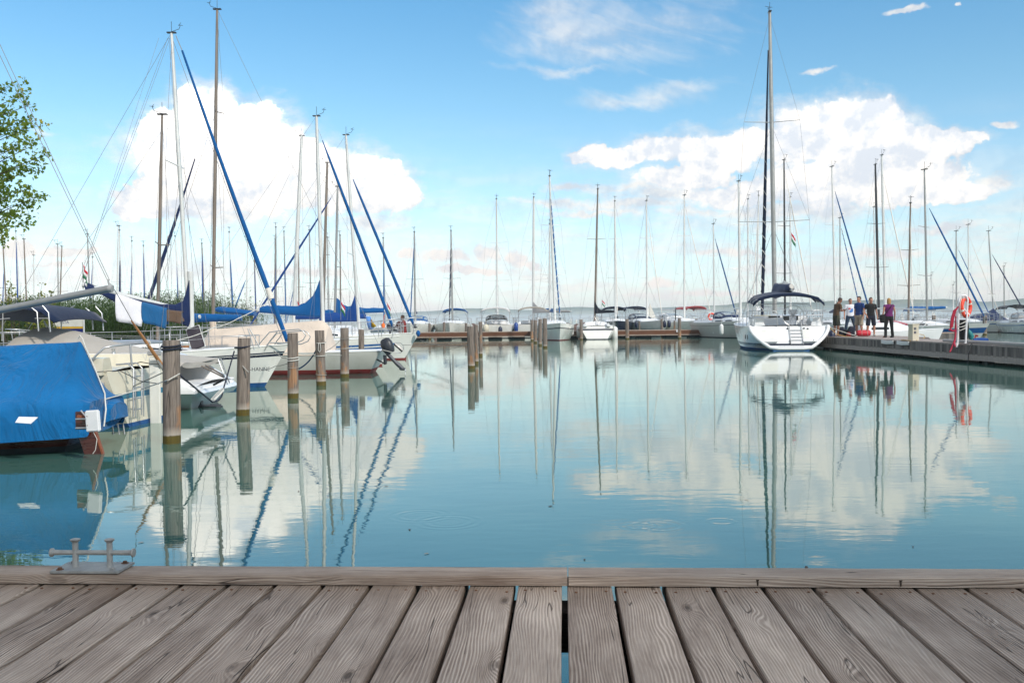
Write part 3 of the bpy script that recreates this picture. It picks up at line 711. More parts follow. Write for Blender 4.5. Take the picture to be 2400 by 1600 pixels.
def rig(parent, H, my, top, lean=(0, 0), r=.06, mm='alu_white', spread=(.48,), sw=.75, zb=None, wr=.004, wm='wire', furl=None, fr=.055, ftop=.93, fbase=.05, stay_y=None, back=True, mh=1.0, fband=None, fzig=None):
    """mast, spreaders, stays and the furled headsail. top = height above the water; lean = shift of the head (x,y)"""
    zb = H.sheer((my+H.L/2)/H.L)+.28 if zb is None else zb
    base = Vector((0, my, zb)); head = Vector((lean[0], my+lean[1], top)); D = head-base
    b = MB(); b.tube([base, base+D*.5, base+D*.8, head], [r, r*.97, r*.85, r*.62], 10, flat=.8)
    mast_o = b.build('mast', mm, parent, 60)
    bow = Vector((0, H.L/2-.12 if stay_y is None else stay_y, H.sheer(1)+.05))
    w = MB(); tips = []
    for k, sp in enumerate(spread):
        q = base+D*sp
        ww = sw*(1-.22*k if len(spread) > 1 else 1)
        s_ = MB()
        for sd in (-1, 1):
            s_.tube([q, q+Vector((sd*ww, -.10, .05))], [.022, .014], 5, flat=.5)
        s_.build('spreaders', mm, mast_o, 60)
        tips.append(ww); tips[-1] = (ww, q+Vector((0, -.10, .05)))
    for sd in (-1, 1):
        t_ = (my+H.L/2)/H.L; cp = Vector((sd*H.half(t_)*.93, my-.12, H.sheer(t_)))
        pts = [cp]+[c+Vector((sd*ww, 0, 0)) for ww, c in tips]+[base+D*.985]
        w.tube(pts, wr, 4)
        w.tube([cp+Vector((0, -.25, 0)), base+D*(spread[0]-.02 if spread else .5)], wr, 4)
        w.tube([cp+Vector((0, .3, 0)), base+D*(spread[0]-.02 if spread else .5)], wr, 4)
        if len(spread) > 1: w.tube([tips[0][1]+Vector((sd*tips[0][0], 0, 0)), base+D*(spread[1]-.01)], wr, 4)
    fh = base+D*ftop
    w.tube([bow, fh], wr*1.2, 4)
    if back: w.tube([head, Vector((0, -H.L/2+.1, H.fs+.05))], wr, 4)
    w.tube([base+Vector((.0, -.06, .5)), head+Vector((0, -.06, -.1))], wr*.8, 4)
    w.build('rigging', wm, parent, 60)
    if furl:
        F = fh-bow; n = 22; rows = []
        pts = [bow+F*lerp(fbase, .93, i/n) for i in range(n+1)]
        rs = [fr*(.35+.65*min(1, 8*(1-i/n)+.0))*(.75+.25*math.sin(math.pi*min(1, .15+i/n)))*(1+.06*math.sin(i*2.3)) for i in range(n+1)]
        rs[0] *= .5
        f = MB(); f.tube(pts, rs, 8); f.build('furled_headsail', furl, parent, 60)
        d = MB(); d.lathe([(.02, 0), (.10, .02), (.10, .05), (.03, .07), (.03, .12), (.09, .14), (.02, .16)], bow+F*.02, 10); d.build('furling_drum', 'alu_dark', parent)
        if fzig:
            z = MB(); zz = []
            for i in range(120):
                u = i/119; a = u*fzig*2*math.pi; c = pts[0].lerp(pts[-1], u); rr = fr*(1.06-.5*max(0, u-.75)*2)
                zz.append(c+Vector((math.cos(a)*rr, math.sin(a)*rr, 0)))
            z.tube(zz, .012 if fzig < 12 else .02, 4); z.build('lashing', 'rope_white', parent, 60)
        if fband:
            z = MB(); u = fband; z.tube([pts[0].lerp(pts[-1], u), pts[0].lerp(pts[-1], u+.03)], [fr*1.3, fr*1.05], 10); z.build('sleeve_patch', 'sail_white', parent, 60)
    if mh: masthead(mast_o, head, mh)
    return base, head, bow

def boom(parent, a, b_, m='alu_white', r=.045, cover=None, boot=None, ch=.16, lump=.25, seed=1, bagm=None):
    """boom from a (gooseneck) to b_; the sail cover sits over it, boot climbs the mast"""
    a, b_ = Vector(a), Vector(b_)
    q = MB(); q.tube([a, b_], r, 8); boom_o = q.build('boom', m, parent, 60)
    if cover:
        rg = random.Random(seed); n = 16; rows = []; D = b_-a; sd = D.cross(Vector((0, 0, 1))).normalized()
        for i in range(n+1):
            u = i/n; c = a+D*(u*.96)
            h = ch*(1.55-1.0*u)*(1+rg.uniform(-lump, lump)*.35)
            if boot and u < .32: h += boot*((1-u/.32)**2)
            wd = r*1.5+ch*.28*(1-.55*u)
            dn = r*1.9
            if i in (0, n): wd *= .5
            row = []
            for j in range(10):
                an = 2*math.pi*j/10; x = math.cos(an); z = math.sin(an)
                row.append(c+sd*(x*wd*(1-.45*max(0, z)))+Vector((0, 0, z*h if z > 0 else z*dn)))
            rows.append(row)
        k = MB(); k.grid(rows, None, True); k.add(rows[0], [tuple(range(10))]); k.add(rows[-1], [tuple(range(9, -1, -1))])
        k.build('sail_cover', cover, boom_o, 55)

def bimini(parent, y0, y1, w, z0, z1, m='canvas_navy', dome=.22, legs=True, zdeck=.9, hang=.10, fm='steel'):
    b = MB(); rows = []
    for i in range(9):
        u = i/8; y = lerp(y0, y1, u); row = []
        for j in range(13):
            v = j/12*2-1; z = lerp(z0, z1, u)+dome*(1-abs(v)**2.4)-.04*math.sin(math.pi*((u*2) % 1)) - (hang*max(0, abs(v)-.9)*10 if abs(v) > .9 else 0)
            row.append((v*w/2, y, z))
        if i == 0: rows.append([(q_[0]*1.0, q_[1]-.03, q_[2]-.13) for q_ in row])
        rows.append(row)
        if i == 8: rows.append([(q_[0], q_[1]+.03, q_[2]-.10) for q_ in row])
    b.grid(rows); bc = b.build('bimini_canvas', m, parent, 70, thick=.02)
    f = MB()
    for (y, yb) in ((y0, lerp(y0, y1, .35)), (lerp(y0, y1, .5), lerp(y0, y1, .45)), (y1, lerp(y0, y1, .6))):
        pts = [(-w/2*.98, yb, zdeck)]; u = (y-y0)/(y1-y0)
        for j in range(9):
            v = j/8*2-1; pts.append((v*w/2*.99, y, lerp(z0, z1, u)+dome*(1-abs(v)**2.4)-.03))
        pts.append((w/2*.98, yb, zdeck)); f.tube(pts, .013, 6)
    f.build('bimini_frame', fm, parent, 60)

def dodger(parent, y0, y1, w, z0, h, m='canvas_navy', wm='clear_vinyl'):
    b = MB(); rows = []; n = 14; k = 6
    for i in range(k+1):
        u = i/k; y = lerp(y0, y1, u); hh = h*math.cos(u*math.pi/2*.92)**.55; row = []
        for j in range(n+1):
            a = math.pi*j/n; row.append((-w/2*math.copysign(abs(math.cos(a))**.7, math.cos(a)), y, z0+hh*math.sin(a)**.55))
        rows.append(row)
    b.grid(rows, lambda i, j: 1 if (i in (2, 3, 4) and j in (2, 3, 5, 6, 7, 8, 10, 11)) or (i in (1, 2, 3) and j in (1, 12)) else 0)
    b.build('sprayhood', [m, wm], parent, 70, thick=.012)

def rails(parent, H, t0=.05, t1=.93, h=.58, n=5, m='steel', pulpit=True, pushpit=True, wr=.005, tr=.012):
    for sd in (-1, 1):
        pts = []
        for i in range(n):
            t = lerp(t0, t1, i/(n-1)); p = Vector((sd*H.half(t)*.94, -H.L/2+t*H.L, H.sheer(t))); pts.append(p)
        if True:
            w = MB()
            for hh in (h, h*.52): w.tube([p+Vector((0, 0, hh)) for p in pts], wr, 4)
            w.build('lifeline', 'wire_light', parent, 60)
            for p in pts[1:-1]:
                q = MB(); q.tube([p, p+Vector((0, 0, h))], tr, 5); q.build('stanchion', m, parent, 60)
    if pulpit:
        q = MB(); z = H.sheer(1); yb = H.L/2; a = H.half(t1)*.94; ya = -H.L/2+t1*H.L
        q.tube([(-a, ya, z), (-a, ya-.02, z+h), (-a*.8, yb-.12, z+h+.05), (-.08, yb+.05, z+h+.06), (.08, yb+.05, z+h+.06), (a*.8, yb-.12, z+h+.05), (a, ya-.02, z+h), (a, ya, z)], tr*1.1, 6)
        for sd in (-1, 1):
            q.tube([(sd*a*.75, yb-.16, z+h+.05), (sd*a*.5, yb-.22, z)], tr, 5); q.tube([(sd*a, ya, z+h*.5), (sd*.1, yb-.02, z+h*.52)], tr*.8, 5)
        q.build('pulpit', m, parent, 60)
    if pushpit:
        z = H.fs; yb = -H.L/2; a = H.half(.02)*.92; y1 = yb+.7; ya = yb+.06+(H.trans if H.trans > 0 else 0)*.9; a1 = H.half(.1)*.94
        for sd in (-1, 1):
            q = MB(); q.tube([(sd*a1, y1, z), (sd*a1, y1-.02, z+h), (sd*a, ya+.1, z+h), (sd*a*.85, ya, z+h), (sd*.25, ya, z+h)], tr*1.1, 6)
            q.tube([(sd*a1, y1, z+h*.5), (sd*a, ya+.06, z+h*.5), (sd*.25, ya, z+h*.5)], tr*.8, 5)
            for xx in (a*.95, .25): q.tube([(sd*xx, ya+.02, z), (sd*xx, ya+.02, z+h)], tr, 5)
            q.build('pushpit', m, parent, 60)

def cockpit(parent, H, m='deck_white', wheel=True, t0=.03, t1=.36):
    y0, y1 = -H.L/2+t0*H.L+.25, -H.L/2+t1*H.L; z = H.fs
    for sd in (-1, 1):
        b = MB(); w = H.B*.30
        b.grid([[(sd*w*1.15, y, z-.03), (sd*w*1.05, y, z+.20), (sd*w*.92, y, z+.21), (sd*w*.86, y, z-.03)] for y in (y0, lerp(y0, y1, .5), y1)])
        b.add([(sd*w*1.15, y0, z-.03), (sd*w*1.05, y0, z+.20), (sd*w*.92, y0, z+.21), (sd*w*.86, y0, z-.03)], [(0, 1, 2, 3)])
        b.build('coaming', m, parent, 30)
    if wheel:
        b = MB(); c = Vector((0, lerp(y0, y1, .25), z+.42)); M = Matrix.Rotation(R(80), 3, 'X'); b.torus(c, .36, .014, M, 20, 5)
        for k in range(3):
            a = k*math.pi/3; d = M @ Vector((math.cos(a)*.36, math.sin(a)*.36, 0)); b.tube([c-d, c+d], .008, 4)
        b.build('steering_wheel', 'steel', parent, 60)
        b = MB(); b.box((c.x, c.y+.08, z+.18), (.22, .16, .5), bev=.03); b.build('binnacle', 'plastic_white', parent, 30)
    b = MB(); b.box((0, y1+.01, z+.17), (.5, .03, .42)); b.build('companionway', 'window_dark', parent)

def place(rz, my, wx, wy):
    """world origin of a boat whose mast foot (0,my) must stand at wx,wy"""
    return Vector((wx+math.sin(rz)*my, wy-math.cos(rz)*my, 0))

def sailboat(label, Z, mb, mt, yb=745, rzd=180, L=9, B=2.9, my=None, group=None, hm='gelcoat', bm_='antifoul_dark', sm='stripe_blue', stripes=((.72, .80),), r=None, mm='alu_white',
             furl=None, spread=(.36, .68), sw=.8, cover=None, boot=0, bim=None, dod=None, fb=1.1, fs=.95, ts=.72, full=1, boomdir=None, boomm='alu_white', fr=.07, ftop=.93, wheel=True, fzig=None, boomlen=.34, name='sailboat', wm='wire', wins=None, trans=-.25, **kw):
    rz = R(rzd); my = L*.10 if my is None else my
    base = PY(mb, yb, Z); head = PY(mt[0], mt[1], Z)
    o = empty(name, place(rz, my, base.x, base.y), rz, label, 'sailboat', group)
    H = Hull(L, B, fb, fs, ts, over=.09*L, stripes=stripes, trans=trans, **kw)
    H.build(o, hm, bm_, sm, n=22 if full else 14)
    dxw = head.x-base.x; lean = (dxw*math.cos(rz), -dxw*math.sin(rz))
    cabin(o, H, wins=wins or ((.12, .4), (.5, .75)), n=8)
    wr = max(.0035, Z*.000062)
    zb = H.sheer((my+L/2)/L)+.3
    rig(o, H, my, head.z, lean, r or max(.05, L*.0085), mm, spread, sw, zb, wr, wm, furl, fr, ftop, fzig=fzig, mh=1.5)
    bl = L*boomlen; g = zb+.75
    bd = Vector(boomdir) if boomdir else Vector((0, -1, .03))
    boom(o, (0, my-.10, g), Vector((0, my-.10, g))+bd.normalized()*bl, boomm, .05, cover, boot, seed=int(mb))
    if full:
        rails(o, H, n=5, wr=max(.004, Z*.00006), tr=max(.011, Z*.00017)); cockpit(o, H, wheel=wheel)
        if dod: dodger(o, -L*.17, -L*.02, B*.52, H.sheer(.4)+.25, .62, dod)
        if bim: bimini(o, -L*.46, -L*.22, B*.66, H.fs+1.25, H.fs+1.3, bim, zdeck=H.fs+.05)
    return o, H

# ------------------------------------------------------------------ piles
PG = 'wooden mooring piles standing in the water'
def pile(x, yt, yb, dpx, label, Zoverride=None, lean=None, group=PG):
    if lean is None: lean = random.Random(int(x*3)).uniform(-.02, .014)
    Z = Zoverride or ZW(x, yb); base = PY(x, yb, Z); top = PY(x, yt, Z); r = dpx/2/FPX*Z; h = top.z
    o = MB(); rg = random.Random(int(x*7+yt)); rows = []; n = 20
    for i in range(13):
        u = i/12; z = lerp(-2.6, h-.008, u); rr = r*(1.03-.06*max(0, z/h)); c = (lean*z, 0)
        rows.append([(c[0]+rr*math.cos(a)*(1+.025*mnoise.noise(Vector((math.cos(a)*1.5, math.sin(a)*1.5, z*.8+x)))), rr*math.sin(a)*(1+.025*mnoise.noise(Vector((math.cos(a)*1.5+5, math.sin(a)*1.5, z*.8+x)))), z) for a in [2*math.pi*j/n for j in range(n)]])
    rows.append([(p[0]*.95+lean*h*.05, p[1]*.95, h) for p in rows[-1]])
    o.grid(rows, None, True); o.add(rows[-1], [tuple(range(n))])
    q = o.build('mooring_pile', 'pile_wood', None, 50, loc=(base.x, base.y, 0)); tag(q, label, 'pile', group); return q, Vector((base.x, base.y, 0)), r, h
pl1 = pile(403, 797, 1038, 39.5, 'thickest near pile with a navy rope round its head beside the blue-covered boat', lean=.012)
pl2 = pile(569, 792, 973, 30, 'leaning near pile tied with a black mooring rope and snubber, second in the row', lean=.035)
pl3 = pile(687, 780, 933, 25, 'near pile with white rope wound round it, third in the row', lean=.01)
pl4 = pile(753, 774, 903, 22.5, 'near pile with a white rope loop hanging from it, fourth in the row')
pl5 = pile(808, 768, 884, 20, 'near pile with a thin pale cord round it, in front of the red-striped hull', lean=.01)
pl6 = pile(847, 772, 845, 13.5, 'slim short pile between the red-striped hull and the twin blue stripes', Zoverride=29.7)
c1 = pile(1105, 765, 864, 16.5, 'nearest pile of the trio standing alone in open water, taller wood showing below')
c2 = pile(1117, 761, 853, 9.5, 'middle pile of the trio standing alone in open water')
c3 = pile(1126.5, 754, 834, 9.2, 'rearmost pile of the trio standing alone in open water')
pile(1247, 750, 798.5, 7.2, 'farthest and thinnest of the four piles left of the bow-on sailboat')
pile(1255, 750, 803.5, 8.3, 'second thinnest of the four piles left of the bow-on sailboat')
pile(1266, 747, 809.5, 9, 'pile with black rope, third of the four left of the bow-on sailboat')
pile(1277.5, 746, 815, 11, 'nearest and thickest of the four piles left of the bow-on sailboat')
pile(1362.6, 748.5, 796, 7.6, 'pile between the bow-on sailboat and the navy-striped stern-on sailboat')
pile(1470.5, 747.5, 794.5, 8.6, 'pile in front of the far dock between the dark-hulled yacht and the grey-hulled yacht')
pile(1593, 745.5, 793, 7.6, 'pile in front of the far dock beside a small white number plate')
pile(1716.5, 745, 791, 7.6, 'pile in front of the pale green-hulled yacht with fenders, left of the big white yacht')
for (x, yt, lb) in ((1007, 758, 'short pile behind the far dock between the two leftmost bow-on yachts'), (1041, 754.5, 'pile behind the far dock touching the blue-hooded yacht on its left'),
                    (1092.5, 757, 'yellowish pile behind the far dock on the right of the blue-hooded yacht'), (1551.5, 747, 'pale pile behind the far dock right of the grey-hulled yacht'),
                    (1499, 752, 'thin pile rising in front of the grey-hulled yacht'), (1581, 751, 'thin pile with a dark band in front of the white yacht with navy fenders'), (1632.5, 746.5, 'thick pile behind the far dock left of the round lifebuoy')):
    pile(x, yt, 790, 4.6 if '1499' in str(x) or '1581' in str(x) else 6, lb, Zoverride=79)
pile(2188.5, 739, 790, 9, 'dark pile behind the right pier in front of the blue-striped sailboat', Zoverride=60)
pile(2308, 738.5, 784.5, 9.5, 'pale pile standing in the water before the right-hand dock and navy covered boat')
pile(2326, 749, 790, 6, 'short pale pile behind the right-hand dock beside the navy covered boat', Zoverride=86)

def rope(name, label, pts, r, m, sag=0.0, cat='rope', group=None, n=14):
    P_ = []
    for a, b_ in zip(pts, pts[1:]):
        a, b_ = Vector(a), Vector(b_)
        for i in range(n):
            u = i/n; p = a.lerp(b_, u); p.z -= sag*4*u*(1-u); P_.append(p)
    P_.append(Vector(pts[-1])); b = MB(); b.tube(P_, r, 6); o = b.build(name, m, None, 60); return tag(o, label, cat, group)
def coil(name, label, pl, z, turns, r, m, dz=.02, tail=None):
    q, c, R0, h = pl; b = MB(); pts = []
    for i in range(int(turns*24)+1):
        a = i/24*2*math.pi; pts.append((c.x+math.cos(a)*(R0+r*1.1)+.012*z, c.y+math.sin(a)*(R0+r*1.1), z+dz*i/24+.010*math.sin(a*1)))
    if tail: pts += tail
    b.tube(pts, r, 6); o = b.build(name, m, None, 60); return tag(o, label, 'rope')
coil('rope_coil', 'navy rope wound round the head of the thickest near pile', pl1, 1.165, 2, .011, 'rope_navy', .035)
z_ = 1.5-(1010-0)*0  # (levels below are metres above the water)
coil('rope_coil', 'white rope wound twice round the third near pile', pl3, .72, 2, .010, 'rope_white', .05)
coil('rope_coil', 'thin grey rope tied low round the third near pile', pl3, .60, 1, .007, 'rope_grey')
coil('rope_coil', 'white rope with a hanging loop on the fourth near pile', pl4, 1.02, 1, .009, 'rope_white', .0,
     [pl4[1]+Vector((-.02, -pl4[2]-.02, 1.0)), pl4[1]+Vector((-.035, -pl4[2]-.02, .85)), pl4[1]+Vector((.0, -pl4[2]-.02, .80)), pl4[1]+Vector((.03, -pl4[2]-.02, .85)), pl4[1]+Vector((.02, -pl4[2]-.02, 1.0))])
coil('rope_coil', 'pale line tied round the middle of the fourth near pile', pl4, .70, 1.2, .009, 'rope_white')
coil('rope_coil', 'frayed grey rope low on the fourth near pile', pl4, .30, 1.3, .008, 'rope_grey', -.05)
coil('rope_coil', 'thin grey cord wound high round the fifth near pile', pl5, 1.02, 1, .007, 'rope_grey', .05)
coil('rope_coil', 'pale cord tied round the middle of the fifth near pile', pl5, .78, 1, .006, 'rope_white')
coil('rope_coil', 'black mooring rope tied round the head of the leaning near pile', pl2, 1.08, 1.1, .013, 'rope_navy', .05)

# ------------------------------------------------------------------ A: wooden boat under the bright blue cover
def boat_a():
    AX, AY, L, B = -8.36, 11.35, 6.6, 2.05
    o = empty('covered_sailboat', (AX, AY, 0), R(90), 'dark mahogany sailboat under a bright blue tent cover, nearest boat on the left', 'sailboat')
    H = Hull(L, B, .75, .52, .34, over=.6, trans=-.42, keel=-.3, boot=.07, flare=.86, fine=1.7)
    H.build(o, 'mahogany', 'antifoul_dark', 'mahogany', dm='teak')
    def px(x, Y): return PY(x, 800, Y).x
    X1, X2 = px(188, AY), px(242, AY)          # ridge end, foot of the end slope
    def loc(X, Y, z): return (Y-AY, -(X-AX), z)   # world to local for rz=90
    xs = [-11.6, -10.9, -10.0, -9.2, -8.4, -7.8, -7.2, -6.7, -6.2, -5.7, X1-.05, X1-.008, X1+.012, X1+.09, X1+.22, X2-.02, X2+.04]
    rows = []; rg = random.Random(5)
    for i, X in enumerate(xs):
        t = min(1, max(0, (-(X-AX)+L/2)/L)); hw = max(.12, H.half(max(t, .0)))+.06
        ridge = 1.325+.012*math.sin(X*2.1)-.10*max(0, -X-9.6)
        sh = .56+.20*max(0, -X-8.6)*.25
        if X > X1: u = (X-X1)/(X2-X1); ridge = lerp(1.325, .66, min(1, u)**1.15); sh = lerp(.56, .60, min(1, u))
        low = lerp(.07, .20, max(0, min(1, (X+7.6)/(2.2)))) + .010*math.sin(X*5)
        if X > -5.9: hw = max(hw, lerp(.80, .50, min(1, max(0, (X+5.9)/(X2+5.9)))))
        row = []
        prof = [(-1.0, low), (-1.02, lerp(low, sh, .5)), (-1.0, sh), (-.86, sh+.12*(ridge-sh)), (-.62, sh+.34*(ridge-sh)), (-.40, sh+.55*(ridge-sh)), (-.2, sh+.77*(ridge-sh)), (-.05, ridge-.015), (0, ridge), (.05, ridge-.015), (.3, sh+.66*(ridge-sh)), (.7, sh+.27*(ridge-sh)), (1, sh), (1.02, low+.05)]
        for k, (a, z) in enumerate(prof):
            f = .030*math.sin(X*7.3+a*3.1)*(1-abs(a))*2*(1 if 1 < k < 11 else 0)+.035*math.sin(X*2.2+1)*math.exp(-((abs(a)-.6)/.25)**2)
            wob = .018*math.sin(X*9+k)*(1 if k < 2 else 0)
            row.append(loc(X, AY+a*hw+wob, z-abs(f)*1.1*(1 if X < X1 else .5)))
        rows.append(row)
    # subdivide along the length for smooth folds
    b = MB(); b.grid(rows); b.add(rows[-1], [tuple(range(len(rows[-1])))])
    c = b.build('tent_cover', 'canvas_blue', o, 180); md = c.modifiers.new('sub', 'SUBSURF'); md.levels = 2; md.render_levels = 2; md.subdivision_type = 'CATMULL_CLARK'
    # loose stern skirt on the far quarter, and the small covered engine
    k = MB(); rr = []
    for i in range(7):
        u = i/6; X = lerp(px(236, AY+.2), px(287, AY+.3), u); row = []
        for j in range(9):
            v = j/8; a = math.pi*v; row.append(loc(X, AY+.05+.26*-math.cos(a)+.12, lerp(.25+.10*u, .62-.07*u*u, math.sin(a)**.5)))
        rr.append(row)
    k.grid(rr); k.add(rr[-1], [tuple(range(9))]); e = k.build('engine_cover', 'canvas_blue', o, 60)
    # white piping along the cover end
    w = MB(); w.tube([loc(X1-.03, AY, 1.335), loc(X1, AY, 1.375), loc(X1+.03, AY, 1.33)]+[loc(X1+(X2-X1)*u+.015, AY-.02, lerp(1.325, .66, u**1.15)+.01) for u in (.2, .4, .6, .8, 1)]+[loc(X2+.06, AY-.12, .60), loc(X2+.12, AY-.24, .50), loc(X2+.11, AY-.28, .30)], .0085, 6)
    w.build('cover_cord', 'rope_white', o, 60)
    w = MB(); w.tube([loc(-11, AY-1.04, .30), loc(-7.5, AY-1.10, .30), loc(-6.2, AY-1.02, .36), loc(-5.75, AY-.90, .38)], .007, 6); w.build('hem_cord', 'rope_white', o, 60)
    w = MB(); w.tube([loc(X, AY-max(.12, H.half(max(0, min(1, (-(X-AX)+L/2)/L))))-.083, .385) for X in (-11, -10, -9, -8, -7.4, -6.8, -6.3)], .0035, 4); w.build('seam', 'cover_deep', o, 60)
    # white paper-like flap on the hem
    p0 = PY(42, 977, 10.28); p1 = PY(91, 977, 10.28)
    f = MB(); f.grid([[loc(p0.x, 10.30, p0.z), loc(p1.x, 10.26, p1.z)], [loc(p0.x, 10.22, p0.z-.055), loc(p1.x-.03, 10.16, p1.z-.06)]]); f.build('hem_flap', 'plastic_white', o, 0, thick=.006)
    # dark panel for the shaded transom opening, stern fittings, rudder and rudder post
    r = MB(); a = loc(*PY(196, 968, 10.75)); 
    rp = [loc(*PY(224, 985, 10.9)), loc(*PY(214, 1030, 10.9)), loc(*PY(196, 1085, 10.9))]
    r.box(((rp[0][0]+rp[2][0])/2, (rp[0][1]+rp[2][1])/2, (rp[0][2]+rp[2][2])/2), (.05, .20, .62), Matrix.Rotation(R(-17), 3, 'X'), bev=.012)
    r.build('rudder', 'mahogany', o, 30)
    r = MB(); r.box(((rp[0][0]+rp[2][0])/2, (rp[0][1]+rp[2][1])/2-.105, (rp[0][2]+rp[2][2])/2+.02), (.045, .02, .56), Matrix.Rotation(R(-17), 3, 'X')); r.build('rudder_edge', 'mahogany_trim', o, 30)
    q = MB(); q.box(loc(*PY(193, 985, 10.42)), (.02, .15, .20), bev=.006); q.build('opening_dark_panel', 'mahogany', o, 30)  # solid dark panel standing in for the shade inside the opening
    q = MB(); q.box(loc(*PY(188, 976, 10.40)), (.03, .07, .035), bev=.005); q.build('engine_bracket', 'mahogany_trim', o, 30)
    q = MB()
    for y_ in (982, 1003): q.tube([loc(*PY(178, y_, 10.36)), loc(*PY(208, y_-1, 10.30))], .010, 8)
    q.tube([loc(*PY(190, 962, 10.38)), loc(*PY(203, 978, 10.34))], .009, 6); q.build('bracket_arm', 'steel', o, 60)
    q = MB(); c_ = PY(218, 986, 10.25); q.box(loc(c_.x, c_.y, c_.z), (.05, .165, .235), Matrix.Rotation(R(-12), 3, 'Z') @ Matrix.Rotation(R(-4), 3, 'X'), bev=.012)
    q.build('engine_pad', 'plastic_white', o, 30)
    for dx_ in (-.045, .045):
        for dz in (-.035, .065):
            q = MB(); q.lathe([(.006, 0), (.006, -.004), (0, -.005)], (0, 0, 0), 8, 'X'); k_ = q.build('pad_bolt', 'rust', o, 30)
            k_.location = Vector(loc(c_.x+dx_, c_.y-.034+dx_*.2, c_.z-dz+.02)); k_.rotation_euler = (0, 0, 0)
    q = MB(); q.tube([loc(c_.x+.0, c_.y+.0, c_.z-.12), loc(c_.x+.04, c_.y, c_.z-.2), loc(c_.x+.02, c_.y, c_.z-.32), loc(c_.x-.01, c_.y, c_.z-.36)], .004, 5); q.build('cord_end', 'rope_white', o, 60)
    q = MB(); 
    for xa, xb in ((262, 266), (274, 280), (287, 292)):
        a_, b_ = PY(xa, 982, 11.9), PY(xb, 1018, 11.9); q.tube([loc(*a_), loc(*b_)], .010, 6)
    for yy in (994, 1012): q.tube([loc(*PY(262, yy+3, 11.9)), loc(*PY(290, yy-3, 11.9))], .007, 6)
    q.build('boarding_ladder', 'steel', o, 60)
    # mast off to the left, lifted grey boom with two topping lines
    bm = PY(-262, 778, 12.0); be = PY(258, 676, 11.2)
    q = MB(); q.tube([loc(bm.x, bm.y, .6), loc(bm.x-.1, bm.y, 8.6)], .06, 10); q.build('mast', 'alu_grey', o, 60)
    q = MB(); q.tube([loc(*bm), loc(*be)], .044, 10); q.build('boom', 'alu_grey', o, 60)
    q = MB(); q.lathe([(.045, -.02), (.047, .0), (.047, .03), (.0, .032)], (0, 0, 0), 10, 'Y'); 
    q.v = [tuple(Vector(v)) for v in q.v]; e = q.build('boom_end_cap', 'plastic_grey', o); e.location = loc(*be); e.rotation_euler = (-R(8), 0, R(180))
    for d in (0, 14):
        q = MB(); hd = loc(bm.x-.1, bm.y, 8.45); q.tube([Vector(hd)+Vector((0, -.0-d*.008, 0)), loc(*PY(252+d*.35, 657, 11.2))], .0042, 5); q.build('topping_lift', 'wire', o, 60)
    q = MB(); q.tube([loc(*PY(253, 655, 11.2)), loc(*PY(258, 678, 11.2))], .012, 6); q.build('block', 'plastic_grey', o, 60)
boat_a()
